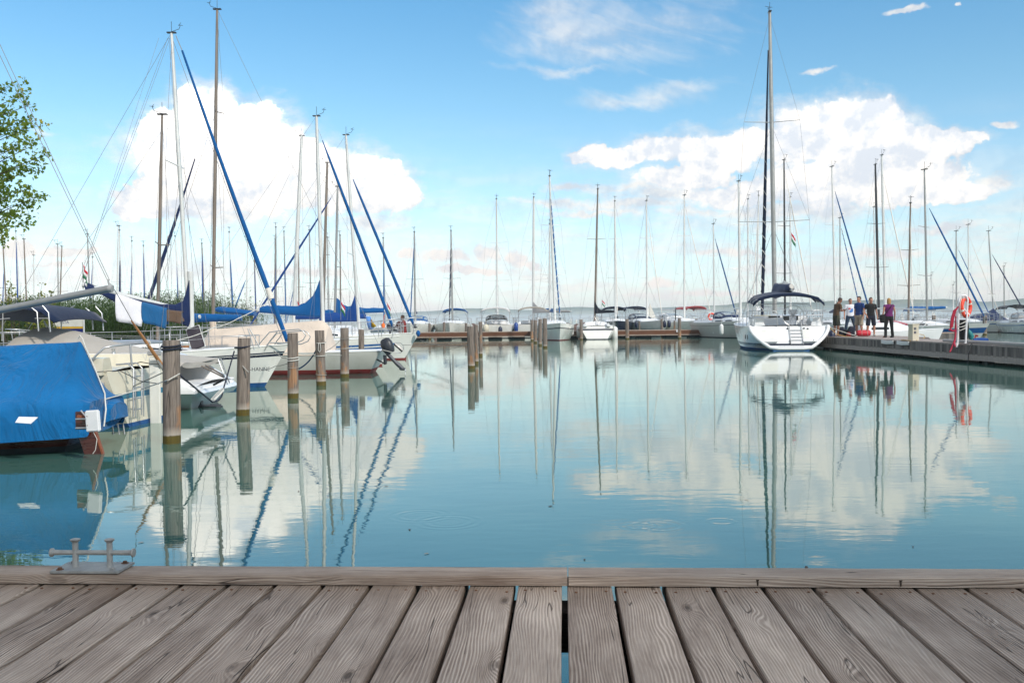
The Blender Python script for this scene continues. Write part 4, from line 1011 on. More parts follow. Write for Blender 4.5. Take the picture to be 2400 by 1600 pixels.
# loose line from the boom end down to the oar on the next boat
# ------------------------------------------------------------------ B: cream sailboat, stern to the first pile
def boat_b():
    S = Vector((-5.50, 14.25, 0)); L, B = 7.4, 2.25; rz = R(86); d = Vector((-math.sin(rz), math.cos(rz), 0)); c = S+d*(L/2)
    o = empty('cream_sailboat', c, rz, 'cream sailboat with a teal blue hull stripe and rudder ladder, behind the blue-covered boat', 'sailboat')
    M = Matrix.Rotation(-rz, 3, 'Z')
    def loc(p): return M @ (Vector(p)-c)
    H = Hull(L, B, .95, .82, .80, over=.6, trans=.22, stripes=((.50, .60),), boot=.06, flare=.80)
    H.build(o, 'gelcoat_cream', 'antifoul_blue', 'stripe_teal', dm='gelcoat_cream')
    y0 = -L/2
    # rubbing strake
    for sd in (-1, 1):
        q = MB(); q.tube([(sd*(H.half(i/16)+.01), y0+.25+i/16*(L-.8), H.sheer(i/16)*.80) for i in range(14)], .028, 6); q.build('rubbing_strake', 'plastic_grey', o, 60)
    # cockpit coamings and seat mouldings
    for sd in (-1, 1):
        q = MB(); q.grid([[(sd*.98, y, .78), (sd*.92, y, 1.02), (sd*.74, y, 1.03), (sd*.66, y, .8)] for y in (y0+.25, y0+1.4, y0+2.6)])
        q.add([(sd*.98, y0+.25, .78), (sd*.92, y0+.25, 1.02), (sd*.74, y0+.25, 1.03), (sd*.66, y0+.25, .8)], [(0, 1, 2, 3)]); q.build('coaming', 'gelcoat_cream', o, 30)
    cabin(o, H, .42, .74, .5, .28, 'gelcoat_cream')
    q = MB(); q.lathe([(.032, 0), (.026, .02), (.026, .07), (.034, .085), (0, .09)], (.84, y0+1.0, 1.03), 12); q.build('winch', 'steel', o)
    # transom-hung rudder, tall stock
    q = MB(); q.box((.0, y0-.07, .38), (.05, .17, 1.25), bev=.015); q.build('rudder', 'gelcoat', o, 30)
    q = MB(); q.box((.0, y0-.07, 1.06), (.09, .19, .07), bev=.01); q.build('rudder_head', 'plastic_grey', o, 30)
    # folded ladder on the transom
    for k, x0_ in enumerate((-.42, -.68)):
        q = MB(); q.tube([(x0_+.02, y0+.20, .92), (x0_+.02, y0+.02, .93), (x0_+.02, y0-.06, .86), (x0_+.02, y0-.04, .16)], .0125, 8); q.tube([(x0_+.05, y0-.07, .82), (x0_+.05, y0-.06, .14)], .0105, 8); q.build('ladder_rail', 'steel', o, 60)
    for z in (.26, .42, .58, .74):
        q = MB(); q.tube([(-.40, y0-.045, z), (-.66, y0-.045, z)], .011, 6); q.build('ladder_rung', 'steel', o, 60)
    # stainless stern rail
    q = MB(); A = [loc(PY(x, y, z)) for x, y, z in ((209, 850, 13.3), (226, 832, 13.3), (244, 815, 13.35), (262, 811, 13.4), (305, 806, 13.7), (345, 804, 14.1), (385, 802, 14.7))]
    q.tube(A, .015, 8); q.tube([loc(PY(305, 806, 13.7)), loc(PY(307, 835, 13.7)), loc(PY(310, 866, 13.7))], .015, 8); q.tube([loc(PY(385, 802, 14.7)), loc(PY(352, 850, 14.7))], .013, 6)
    q.build('stern_rail', 'steel', o, 60)
    q = MB(); q.lathe([(.03, 0), (.03, .012), (0, .014)], loc(PY(311, 866, 13.7)), 10); q.build('rail_foot', 'steel', o)
    # wooden tiller tied up to the rail
    a, b_ = loc(PY(308, 751, 13.6)), loc(PY(384, 862, 14.3)); q = MB(); q.tube([a, a.lerp(b_, .35), a.lerp(b_, .75), b_], [.012, .022, .028, .030], 8); q.build('tiller', 'oar_wood', o, 60)
    q = MB(); q.tube([a.lerp(b_, .78)+Vector((0, 0, -.03)), b_+Vector((0, -.03, -.08))], .022, 6); q.build('tiller_bracket', 'galv', o, 60)
    q = MB(); q.torus(loc(PY(347, 804, 13.95)), .035, .008, Matrix.Rotation(R(90), 3, 'Y')); q.tube([loc(PY(345, 806, 13.9)), loc(PY(336, 820, 13.9)), loc(PY(335, 834, 13.9)), loc(PY(342, 844, 13.9)), loc(PY(345, 812, 13.9))], .005, 5); q.build('tiller_lashing', 'rope_white', o, 60)
    # dark stern line lying on deck
    q = MB(); q.tube([loc(PY(218, 872, 13.0)), loc(PY(280, 868, 13.1)), loc(PY(300, 878, 13.15)), loc(PY(330, 893, 13.3)), loc(PY(372, 899, 13.6))], .006, 6); q.build('deck_line', 'rope_navy', o, 60)
    q = MB(); q.tube([loc(PY(312, 853, 14.0)), loc(PY(330, 848, 14.0)), loc(PY(352, 852, 14.0)), loc(PY(372, 853, 14.1))], .007, 6); q.build('sheet_coil', 'rubber_black', o, 60)
boat_b()
# ------------------------------------------------------------------ C: white cruiser with scoop stern, beige cockpit cover
def boat_c():
    L, B = 6.6, 2.5; AX = -5.45-L/2; AY = 17.2; rz = R(90)
    o = empty('white_cruiser', (AX, AY, 0), rz, 'white boat with an open scoop stern under a long beige canvas cover', 'boat')
    def loc(p): return Vector((p[1]-AY, -(p[0]-AX), p[2]))
    H = Hull(L, B, 1.05, .42, .92, over=.8, trans=-.35, boot=.03, flare=.80); H.build(o, 'gelcoat_white', 'gelcoat', n=24)
    y0 = -L/2
    # cockpit sides sweeping down to the bathing platform
    for sd in (-1, 1):
        q = MB(); rows = []
        for i in range(13):
            u = i/12; y = lerp(y0+2.6, y0-.02, u); z = lerp(1.02, .98, u) if u < .5 else lerp(1.0, .38, ((u-.5)/.5)**1.5); w_ = H.half(.12)*.99
            rows.append([(sd*w_, y, .30), (sd*w_, y, z*.9), (sd*(w_-.05), y, z), (sd*(w_-.20), y, z-.01), (sd*(w_-.27), y, z*.85), (sd*(w_-.28), y, .30)])
        q.grid(rows); q.add(rows[-1], [tuple(range(6))]); q.build('quarter_moulding', 'gelcoat_white', o, 45)
    q = MB(); q.grid([[(-1.0, y0+1.35, .36), (1.0, y0+1.35, .36)], [(-1.0, y0+1.05, .42), (1.0, y0+1.05, .42)], [(-1.0, y0+1.12, .98), (1.0, y0+1.12, .98)], [(-1.0, y0+1.4, 1.0), (1.0, y0+1.4, 1.0)]]); q.build('transom_wall', 'gelcoat_white', o, 30)
    q = MB(); q.grid([[(x, y0+1.2, .40) for x in (-1.05, 1.05)], [(x, y0-.05, .36) for x in (-1.08, 1.08)], [(x, y0-.12, .30) for x in (-1.02, 1.02)], [(x, y0-.05, .20) for x in (-.95, .95)]]); q.build('bathing_platform', 'gelcoat_white', o, 40)
    q = MB(); q.lathe([(.03, 0), (.03, .01), (0, .011)], (-.75, y0+1.04, .72), 12, 'Y'); q.build('outlet', 'plastic_grey', o)
    # beige cover over cockpit and cabin
    P0 = [(52, 802), (66, 778), (92, 768), (120, 766), (165, 771), (215, 788), (270, 803), (330, 818), (400, 836), (450, 842), (473, 848)]
    rows = []
    for i, (x, y) in enumerate(P0):
        c = PY(x, y, AY); X = c.x; zr = c.z; row = []
        for j in range(13):
            v = j/12*2-1; hw = 1.22 if i else 1.0; ze = lerp(1.0, .86, i/10)
            zz = ze+(zr-ze)*(1-abs(v)**1.7)+.012*math.sin(i*2+j*1.7) if abs(v) < .99 else ze-.16
            row.append(loc((X+.03*math.sin(j), AY+v*hw, zz)))
        rows.append(row)
    q = MB(); q.grid(rows); q.add(rows[0], [tuple(range(13))]); q.add(rows[-1], [tuple(range(13))]); e = q.build('cockpit_cover', 'canvas_beige', o, 75)
    md = e.modifiers.new('sub', 'SUBSURF'); md.levels = 1; md.render_levels = 2
    # two gas struts, grab bar, ladder and drive leg
    for (a, b_) in (((473, 858), (524, 884)), ((482, 856), (525, 880))):
        q = MB(); q.tube([loc(PY(a[0], a[1], 16.3)), loc(PY(b_[0], b_[1], 15.95))], .015, 8); q.build('folded_rail', 'mast_brown', o, 60)
    q = MB(); q.tube([loc(PY(500, 902, 15.9)), loc(PY(523, 890, 15.9))], .018, 8); q.build('foam_grip', 'rubber_black', o, 60)
    q = MB()
    for (a, b_) in (((511, 841), (533, 900)), ((518, 841), (538, 897))): q.tube([loc(PY(a[0], a[1], 16.0)), loc(PY(b_[0], b_[1], 15.9))], .010, 6)
    for u in (0, .4, .8): q.tube([loc(PY(lerp(511, 533, u), lerp(841, 900, u), 16.0-.1*u)), loc(PY(lerp(518, 538, u), lerp(841, 897, u), 16.0-.1*u))], .009, 5)
    q.build('swim_ladder', 'steel', o, 60)
    q = MB(); lg = loc(PY(453, 935, 16.9)); q.grid([[(lg.x+s_*.06, lg.y+dy, z) for s_, dy in ((-1, -.16), (1, -.16), (1, .10), (-1, .10))] for z, in ((.34,), (.10,))]+[[(lg.x+s_*.03, lg.y+dy, -.3) for s_, dy in ((-1, -.2), (1, -.2), (1, .16), (-1, .16))]], None, True)
    q.box((lg.x, lg.y-.22, .02), (.16, .45, .035), bev=.012); q.box((lg.x, lg.y-.40, .0), (.12, .25, .10), bev=.03); q.build('drive_leg', 'outboard_grey', o, 35)
    # navy bimini folded half open on steel bows
    b = MB(); rows = []
    for i in range(7):
        u = i/6; xx = lerp(18, 192, u); row = []
        yy = lerp(747, 716, min(1, u/.25)) if u < .25 else (lerp(714, 745, max(0, (u-.78)/.22)) if u > .78 else 714+3*math.sin(u*20))
        c = PY(xx, yy, AY)
        for j in range(9):
            v = j/8*2-1; row.append(loc((c.x, AY+v*1.05, c.z-.06*v*v-.02)))
        rows.append(row)
    b.grid(rows); b.build('bimini_canvas', 'canvas_navy', o, 60, thick=.02)
    for dy in (-1.05, 1.05):
        q = MB()
        for pts in (((45, 796), (52, 735), (85, 716)), ((78, 796), (80, 732), (112, 714)), ((140, 720), (155, 732), (158, 774)), ((165, 716), (180, 733), (184, 776)), ((35, 752), (55, 785))):
            q.tube([loc(PY(a, b_, AY)+Vector((0, dy, 0))) for a, b_ in pts], .013, 6)
        q.build('bimini_frame', 'steel', o, 60)
    q = MB(); q.tube([loc(PY(48, 750, AY)+Vector((0, -1.05, 0))), loc(PY(95, 746, AY)+Vector((0, -1.05, 0)))], .011, 6); q.build('frame_crossbar', 'steel', o, 60); q = MB(); q.tube([loc(PY(150, 746, AY)+Vector((0, -1.05, 0))), loc(PY(180, 746, AY)+Vector((0, -1.05, 0)))], .011, 6); q.build('frame_crossbar', 'steel', o, 60)
boat_c()

def flag(name, label, p, h=.55, w=.32, parent=None, cols=('red_flag', 'white_flag', 'green_flag'), droop=.75, dirx=(1, 0)):
    """limp tricolour hanging from a short staff at p (top)"""
    o = empty(name, p, 0, label, 'flag')
    for k, c in enumerate(cols):
        b = MB(); rows = []
        for i in range(9):
            u = i/8; row = []
            for j in range(3):
                v = (k+j/2)/3; x = u*w*(1-droop*.6); z = -v*h*.62-u*h*droop*.6; y = .035*math.sin(u*9+v*4)
                row.append((x*dirx[0]+y*dirx[1], y+x*dirx[1], z))
            rows.append(row)
        b.grid(rows); b.build('flag_stripe', c, o, 180, thick=.004)
    b = MB(); b.tube([(-.012, 0, .05), (-.012, 0, -h*1.25)], .010, 5); b.build('staff', 'alu_grey', o)
    return o
def hang_cloth(name, label, top, n, drop, dropb, m, cat, wid=.05, wob=.03, hgt=None, back=.8):
    """cloth folded over a boom: top = polyline of points; drop = length in front at each end"""
    b = MB(); rows = []; k = 14
    for i in range(n+1):
        u = i/n; c = Vector(top[0]).lerp(Vector(top[1]), u); row = []
        for j in range(k+1):
            v = j/k*2-1; L_ = lerp(drop, dropb, u)*(1 if v < 0 else back); a = abs(v)
            dn = max(0, a-.12)/.88*L_; yy = math.copysign(min(wid, a*wid*6), v)
            w_ = wob*math.sin(u*9+v*3)*a+wob*.7*math.sin(u*17+1)*a*a
            row.append(c+Vector((w_*.4, yy+w_, -dn+.012*(1-a))))
        rows.append(row)
    b.grid(rows); o = b.build(name, m, None, 180, thick=.006); return tag(o, label, cat)

# ------------------------------------------------------------------ D: white sailboat with navy boom cover and towels
def boat_d():
    L, B, AY = 7.2, 2.4, 22.1; rz = R(-90); bowx = PY(676, 795, AY).x; mx = PY(444, 752, AY).x; my = L/2-(bowx-mx)
    cx = bowx-L/2
    o = empty('white_sailboat', (cx, AY, 0), rz, 'white sailboat with thick blue furled headsail and towels drying on its boom', 'sailboat')
    def loc(p): return Vector((-(p[1]-AY), p[0]-cx, p[2]))
    H = Hull(L, B, .98, .82, .7, over=.75, trans=-.2, stripes=((.74, .80), (.815, .85)), boot=.10, flare=.76); H.build(o, 'gelcoat', 'antifoul_blue', 'stripe_navy')
    cabin(o, H, .30, .70, .52, .30, wins=((.2, .5), (.6, .8)))
    hd = PY(402, 77, AY)
    rig(o, H, my, hd.z, (0, hd.x-mx), .062, 'alu_white', (.56,), .62, 1.22, .0045, 'wire', None, mh=.8, ftop=.985)
    # thick furled headsail from the masthead to the bow
    a = loc(PY(412, 84, AY)); a2 = loc(PY(427, 119, AY)); b_ = loc(PY(674, 800, AY)); D_ = b_-a2
    q = MB(); q.tube([a, a2], .010, 5); q.build('furler_tail', 'wire', o, 60)
    q = MB(); n = 26; pts = [a2+D_*(i/n)+Vector((0, 0, -.10*math.sin(math.pi*i/n))) for i in range(n+1)]
    q.tube(pts, [(.024+.036*min(1, (i/n)*1.25)*(1-.25*max(0, i/n-.8)*5))*(1+.05*math.sin(i*1.7)) for i in range(n+1)], 12); q.build('furled_headsail', 'cover_blue', o, 60)
    c0, c1_ = pts[21], pts[22]; q = MB(); q.tube([c0, c1_], [.062, .074], 12); q.build('sleeve_patch', 'sail_white', o, 60)
    # boom with navy cover, lifted at its end
    g = loc(PY(436, 728, AY)); e = loc(PY(196, 668, 20.2)); q = MB(); q.tube([g, e], .050, 10); q.build('boom', 'alu_white', o, 60)
    q = MB(); q.lathe([(.0, -.03), (.05, -.02), (.055, .04), (.05, .08)], (0, 0, 0), 10, 'Y'); k = q.build('boom_end_cap', 'alu_white', o); k.location = e; k.rotation_euler = (0, 0, 0)
    rows = []; n = 18; D_ = e-g
    tops = [(446, 640), (438, 676), (430, 704), (412, 713), (380, 712), (350, 706), (330, 700), (300, 693), (276, 688), (262, 684), (240, 676), (220, 668), (200, 660)]
    bots = [(449, 768), (440, 766), (428, 760), (412, 752), (380, 742), (350, 734), (330, 728), (300, 716), (276, 712), (262, 704), (240, 692), (222, 686), (203, 684)]
    for (tx, ty), (bx, by) in zip(tops, bots):
        Yd = lerp(AY, 20.2, (446-tx)/246); A_ = loc(PY(tx, ty, Yd)); B_ = loc(PY(bx, by, Yd)); mid = (A_+B_)/2; hh = (A_-B_)/2; wd = min(.10, hh.length*.62)
        rows.append([mid+hh*math.cos(2*math.pi*j/12)+Vector((wd*math.sin(2*math.pi*j/12), 0, 0))*(1+.08*math.sin(tx*.2)) for j in range(12)])
    q = MB(); q.grid(rows, None, True); q.add(rows[0], [tuple(range(12))]); q.add(rows[-1], [tuple(range(11, -1, -1))]); q.build('sail_cover', 'cover_navy', o, 75)
    q = MB(); q.tube([loc(PY(446, 636, AY)), loc(PY(449, 800, AY))], .072, 10); 
    q.build('mast_foot', 'alu_white', o, 60)
    q = MB()
    for (x0, y0_, x1, y1_) in ((393, 90, 205, 600), (398, 90, 218, 580)): q.tube([loc(PY(x0, y0_, AY)), loc(PY(x0+(x1-x0)*1.22, y0_+(y1_-y0_)*1.22, 21.0))], .004, 4)
    q.build('backstay', 'wire', o, 60)
    q = MB(); q.tube([e+Vector((0, 0, .05)), loc(PY(196, 640, 20.2)), loc(PY(372, 90, AY))], .0035, 4); q.build('topping_lift', 'wire', o, 60)
    # hatch standing open forward of the mast
    h = loc(PY(470, 812, AY-.2)); M = Matrix.Rotation(R(-58), 3, 'X')
    q = MB(); q.box(loc(PY(458, 792, AY-.3)), (.46, .04, .50), Matrix.Rotation(R(16), 3, 'X') @ Matrix.Rotation(R(58), 3, 'Z'), bev=.02); q.build('open_hatch', 'hatch_glass', o, 30)
    q = MB(); q.box(loc(PY(458, 792, AY-.3))+Vector((-.02, 0, 0)), (.50, .025, .54), Matrix.Rotation(R(16), 3, 'X') @ Matrix.Rotation(R(58), 3, 'Z'), bev=.01); q.build('hatch_frame', 'alu_white', o, 30)
    q = MB(); q.box(loc(PY(500, 818, AY-.2)), (.10, .75, .035), bev=.01); q.build('teak_strip', 'teak', o, 30)
    q = MB(); q.box(loc(PY(425, 812, AY-.6)), (.08, .35, .05), bev=.01); q.build('teak_strip', 'teak', o, 30)
    rails(o, H, .08, .90, .52, 5, tr=.012, wr=.0042, pulpit=False)
    # bow pulpit seen from the side: two long hoops
    for dy in (-.34, .34):
        q = MB(); P_ = [(609, 818), (610, 813), (640, 778), (660, 775), (706, 771), (716, 776), (722, 786), (716, 796), (700, 803), (640, 802)]
        q.tube([loc(PY(a, b2+4*(dy > 0), AY)+Vector((0, dy*(1 if a < 700 else .75), 0))) for a, b2 in P_], .013, 8)
        q.build('pulpit_hoop', 'steel', o, 60)
        q = MB(); q.tube([loc(PY(658, 777, AY)+Vector((0, dy, 0))), loc(PY(640, 800, AY)+Vector((0, dy, 0))), loc(PY(630, 818, AY)+Vector((0, dy, 0)))], .012, 6); q.build('pulpit_leg', 'steel', o, 60)
    for (a, b2) in (((585, 770), (609, 815)), ((581, 770), (596, 820))):
        q = MB(); q.tube([loc(PY(a[0], a[1], AY-1.05)), loc(PY(b2[0], b2[1], AY-1.05))], .012, 6); q.build('stanchion_brace', 'steel', o, 60)
    text_mesh('JE-HANNE', .12, loc(PY(606, 865, AY-.98))+Vector((.06, 0, 0)), (R(82), 0, R(90)), 'boat_name', 'ink', o, .003)
    return o
boat_d()
hang_cloth('white_towel', 'white towel hanging over the navy covered boom, leftmost of the laundry', (PY(275, 690, 20.75), PY(337, 711, 21.1)), 14, .58, .52, 'towel_white', 'towel', .10)
hang_cloth('blue_towel', 'blue towel hanging over the boom between the white towel and brown trousers', (PY(336, 709, 21.1), PY(394, 724, 21.5)), 14, .44, .45, 'towel_blue', 'towel', .11)
hang_cloth('brown_trousers', 'crumpled brown trousers hanging over the boom beside the mast', (PY(392, 727, 21.5), PY(429, 731, 21.85)), 12, .24, .28, 'towel_brown', 'clothing', .11, .02)
flag('flag', 'small red, white and green flag at the raised end of the navy covered boom', PY(195, 620, 20.2), .42, .16)

# ------------------------------------------------------------------ E: grey-white sailboat under the long cream tarp, outboard on its stern
def boat_e():
    AY = 27.9; sx = PY(888, 826, 26.8).x; bx = PY(330, 790, AY).x-.1; L, B = sx-bx, 2.3; cx = (sx+bx)/2; mx = PY(497, 735, AY).x; my = cx-mx; rz = R(90)
    o = empty('grey_sailboat', (cx, AY, 0), rz, 'pale grey sailboat with a dark red stripe under a long cream tarpaulin', 'sailboat')
    def loc(p): return Vector((p[1]-AY, -(p[0]-cx), p[2]))
    H = Hull(L, B, .85, .64, .80, over=.5, trans=-.52, boot=.135, keel=-.32, flare=.86); H.build(o, 'gelcoat_grey', 'antifoul_red', n=26)
    hd = PY(509, 22, AY)
    rig(o, H, my, hd.z, (0, -(hd.x-mx)), .066, 'mast_brown', (.24, .70), .62, .75, .0045, 'wire', None, mh=.9, stay_y=L/2-.1, ftop=.70, fbase=.0)
    a, b_ = loc(PY(457, 372, AY)), loc(PY(342, 722, AY)); q = MB(); n = 16
    q.tube([a.lerp(b_, i/n)+Vector((0, 0, -.06*math.sin(math.pi*i/n))) for i in range(n+1)], [.018+.040*min(1, i/n*1.5) for i in range(n+1)], 8); q.build('furled_headsail', 'cover_navy', o, 60)
    q = MB(); zz = [a.lerp(b_, .3+.7*i/80)+Vector((.058*math.cos(i*.32), .055*math.sin(i*.32), -.03)) for i in range(81)]; q.tube(zz, .011, 4); q.build('lashing', 'rope_white', o, 60)
    # tarpaulin: ridge along the boom, gathered at the mast, hem laced at deck level
    R_ = [(470, 820, 700), (480, 792, 700), (492, 774, 720), (500, 769, 735), (520, 767, 0), (560, 764, 0), (600, 760, 0), (650, 756, 0), (700, 752, 0), (740, 749, 0), (759, 747, 0)]
    rows = []
    for i, (x, y, _) in enumerate(R_):
        c = PY(x, y, AY); t = (-(c.x-cx)+L/2)/L; hw = H.half(min(1, max(0, t)))+.02; hem = .62+.02*math.sin(i*1.9); zr = c.z; row = []
        if i < 3: hw *= (.35, .6, .85)[i]; hem = max(.62, zr-.35*(i+.3))
        for j in range(17):
            v = j/16*2-1; a_ = abs(v)
            if a_ > .97: z = hem-.05
            else: z = lerp(zr, hem+.10, (a_/.97)**1.15)
            f = .022*math.sin(i*2.7+j*1.3)+.03*math.sin(i*.9+j*.5)*(1-a_)
            row.append(loc((c.x+f*.6, AY+v*hw+(.03*math.sin(i*3+j)*a_), z-abs(f)*.35)))
        rows.append(row)
    last = rows[-1]; rows.append([Vector((p[0]*.97, p[1]-.16, lerp(p[2], .7, .25))) for p in last])
    q = MB(); q.grid(rows); q.add(rows[-1], [tuple(range(17))]); e = q.build('tarpaulin', 'canvas_cream', o, 180); md = e.modifiers.new('sub', 'SUBSURF'); md.levels = 2; md.render_levels = 2
    q = MB(); m0 = loc(PY(499, 764, AY)); q.tube([m0+Vector((0, 0, .18)), m0+Vector((0, 0, .05)), m0, m0-Vector((0, 0, .10)), m0-Vector((0, 0, .3))], [.10, .105, .08, .11, .18], 12); q.build('tarpaulin_collar', 'canvas_cream', o, 60)
    # blue sail cover of the boom above the tarp, tied to the mast of the next boat
    # tilted outboard engine
    h = loc(PY(899, 817, 26.9)); M = Matrix.Rotation(R(-24), 3, 'X')
    q = MB(); rows = []
    for k, (u, w_, hh) in enumerate(((-.27, .07, .07), (-.25, .13, .13), (-.12, .16, .17), (.08, .15, .18), (.22, .11, .14), (.27, .06, .07))):
        rows.append([M @ Vector((w_*math.copysign(abs(math.cos(a_))**.7, math.cos(a_)), -.12+hh*math.copysign(abs(math.sin(a_))**.7, math.sin(a_)), u*.85))+h+Vector((0, 0, .03)) for a_ in [2*math.pi*j/14 for j in range(14)]])
    q.grid(rows, None, True); q.add(rows[0], [tuple(range(14))]); q.add(rows[-1], [tuple(range(14))]); eng = q.build('outboard_engine', 'outboard_dark', o, 50)
    s0, s1, s2 = loc(PY(908, 828, 26.9)), loc(PY(926, 848, 26.9)), loc(PY(943, 863, 26.9))
    q = MB(); q.tube([s0, s1, s1.lerp(s2, .4), s2], [.06, .05, .065, .055], 8); q.build('engine_leg', 'outboard_grey', eng, 60)
    q = MB(); d = (s2-s0).normalized(); up = Vector((0, -d.z, d.y)); q.grid([[s2+d*.02+up*.16+Vector((x_, 0, 0)), s2+d*.14+Vector((x_, 0, 0)), s2-d*.02-up*.14+Vector((x_, 0, 0)), s2-d*.22+Vector((x_, 0, 0))] for x_ in (-.02, .02)], None, True)
    q.lathe([(.0, -.09), (.045, -.04), (.045, .06), (.02, .10)], s2+d*.02, 10, 'Y'); q.build('skeg', 'outboard_grey', eng, 40)
    q = MB()
    for k in range(3):
        a_ = k*2.09+.4; q.box(s2+d*.13+Vector((.06*math.cos(a_), 0, .06*math.sin(a_))), (.07, .012, .05), Matrix.Rotation(-a_, 3, 'Y'))
    q.build('propeller', 'plastic_white', eng, 40)
    q = MB(); q.tube([loc(PY(902, 832, 26.9)), loc(PY(903, 853, 26.9))], .05, 6); q.tube([loc(PY(880, 840, 27.2)), loc(PY(901, 852, 27.0))], .022, 6); q.build('engine_bracket', 'outboard_dark', o, 60)
    q = MB(); q.box(loc(PY(902, 850, 26.92)), (.05, .05, .10)); q.build('bracket_pad', 'antifoul_red', o)
    q = MB(); q.tube([loc(PY(897, 820, 26.6)), loc(PY(930, 828, 26.6))], .008, 4); q.build('engine_line', 'rope_white', o)
    return o
boat_e()

# ------------------------------------------------------------------ F, G and the boats beside them, moored side by side along the row of piles
def side_boat(label, AY, bow_right, endx, mb, mt, L, B, hm='gelcoat', bm_='antifoul_red', sm='stripe_blue', stripes=(), fb=.98, fs=.85, mm='alu_white', r=.075, furl=None, fr=.075, ftop=.93, spread=(.42,), sw=.7,
              cover=None, boot=0, be=None, ch=.15, yb=740, cab=.34, mh=1, wr=None, fzig=None, wins=((.15, .45), (.55, .8)), gy=None, fbase=.03, group='sailboats moored side by side behind the cream tarpaulin', **kw):
    rz = R(-90) if bow_right else R(90); s_ = 1 if bow_right else -1
    ex = PY(endx, 785, AY).x; bx = ex if bow_right else ex-L; cx = bx-s_*L/2 if bow_right else bx+L/2
    mx = PY(mb, yb, AY).x; my = (mx-cx)*s_
    o = empty('sailboat', (cx, AY, 0), rz, label, 'sailboat', group)
    def loc(p): return Vector((-s_*(p[1]-AY), s_*(p[0]-cx), p[2]))
    H = Hull(L, B, fb, fs, .72, over=.8, trans=-.15, stripes=stripes, **kw); H.build(o, hm, bm_, sm)
    cabin(o, H, .28, .72, .55, cab, wins=wins)
    hd = PY(mt[0], mt[1], AY)
    rig(o, H, my, hd.z, (0, s_*(hd.x-mx)), r, mm, spread, sw, None, wr or max(.004, AY*.00010), 'wire', furl, fr, ftop, fbase=fbase, mh=mh, fzig=fzig)
    if be:
        g = loc(PY(mb, gy or be[1], AY)); boom(o, g+Vector((0, -.08, 0)), loc(PY(be[0], be[1], AY)), 'alu_white', .05, cover, boot, ch=ch, seed=int(mb), lump=.5)
    rails(o, H, .06, .92, .55, 5, tr=.014, wr=.005)
    return o, H, loc
fo, FH, floc = side_boat('white sailboat with two bright blue hull stripes and a blue boom cover', 32.1, True, 936, 757, (742, 272), 8.2, 2.5, 'gelcoat', 'antifoul_red', 'stripe_blue', ((.60, .67), (.72, .79)), r=.085, furl='cover_blue', fr=.056, ftop=.955,
    spread=(.40,), sw=.4, cover='cover_blue', boot=.95, be=(603, 726), gy=738, ch=.24, cab=.36)
q = MB(); q.torus(floc(PY(934, 815, 31.0)), .17, .012, Matrix.Rotation(R(90), 3, 'Y'), 20, 5); q.build('bow_ring', 'steel', fo, 60)
q = MB(); q.tube([floc(PY(925, 805, 31.0)), floc(PY(944, 822, 31.0))], .06, 6); q.build('anchor', 'outboard_dark', fo, 40)
side_boat('cream-hulled sailboat with a blue furled headsail whose bow ends the left row', 37.2, True, 983, 841, (811, 316), 8.4, 2.6, 'gelcoat', 'antifoul_red', 'stripe_blue', (), r=.085, furl='cover_blue', fr=.062, ftop=.83, spread=(.38,), sw=.95,
    cover='cover_deep', boot=.85, be=(745, 750), gy=748, ch=.22, cab=.36, fb=1.05, fs=.9)
side_boat('sailboat with a thick off-white mast raked to the right, behind the cream tarpaulin', 42.3, False, 945, 687, (707, 318), 8.6, 2.7, r=.115, spread=(.40,), sw=.9, cover='cover_deep', be=(865, 742), gy=744, ch=.2, stripes=((.7, .76),), sm='stripe_navy')
side_boat('sailboat whose slim mast carries a purple-blue furled headsail slanting down to the left', 46.8, False, 955, 784, (791, 437), 8.2, 2.6, r=.078, furl='cover_deep', fr=.055, ftop=.99, spread=(.44,), sw=.6, cover='cover_blue', boot=.45, be=(905, 728), gy=732, ch=.22, mm='alu_grey', wr=.005)
side_boat('sailboat with a brown-grey mast close beside the thick white mast', 51.5, False, 940, 756, (767, 381), 8.6, 2.7, r=.105, mm='mast_brown', spread=(.45,), sw=.9, cover='cover_blue', be=(860, 733), gy=735)
side_boat('small sailboat with a weathered brown mast, behind the drying towels', 25.1, False, 600, 367, (380, 268), 6.6, 1.9, 'gelcoat_cream', r=.055, mm='mast_brown', spread=(.44,), sw=.55, wr=.004, be=(470, 742), gy=742, cover='cover_blue', ch=.14, fb=.8, fs=.62, cab=.22)
flag('flag', 'small tricolour flag right of the thick raked off-white mast', PY(697, 706, 40), .5, .26)
flag('flag', 'red-edged tricolour flag in front of the blue boom covers, beside the slim mast', PY(799, 706, 35), .55, .28)
flag('flag', 'small tricolour flag at the foot of the blue furled headsails', PY(908, 710, 43), .6, .25)

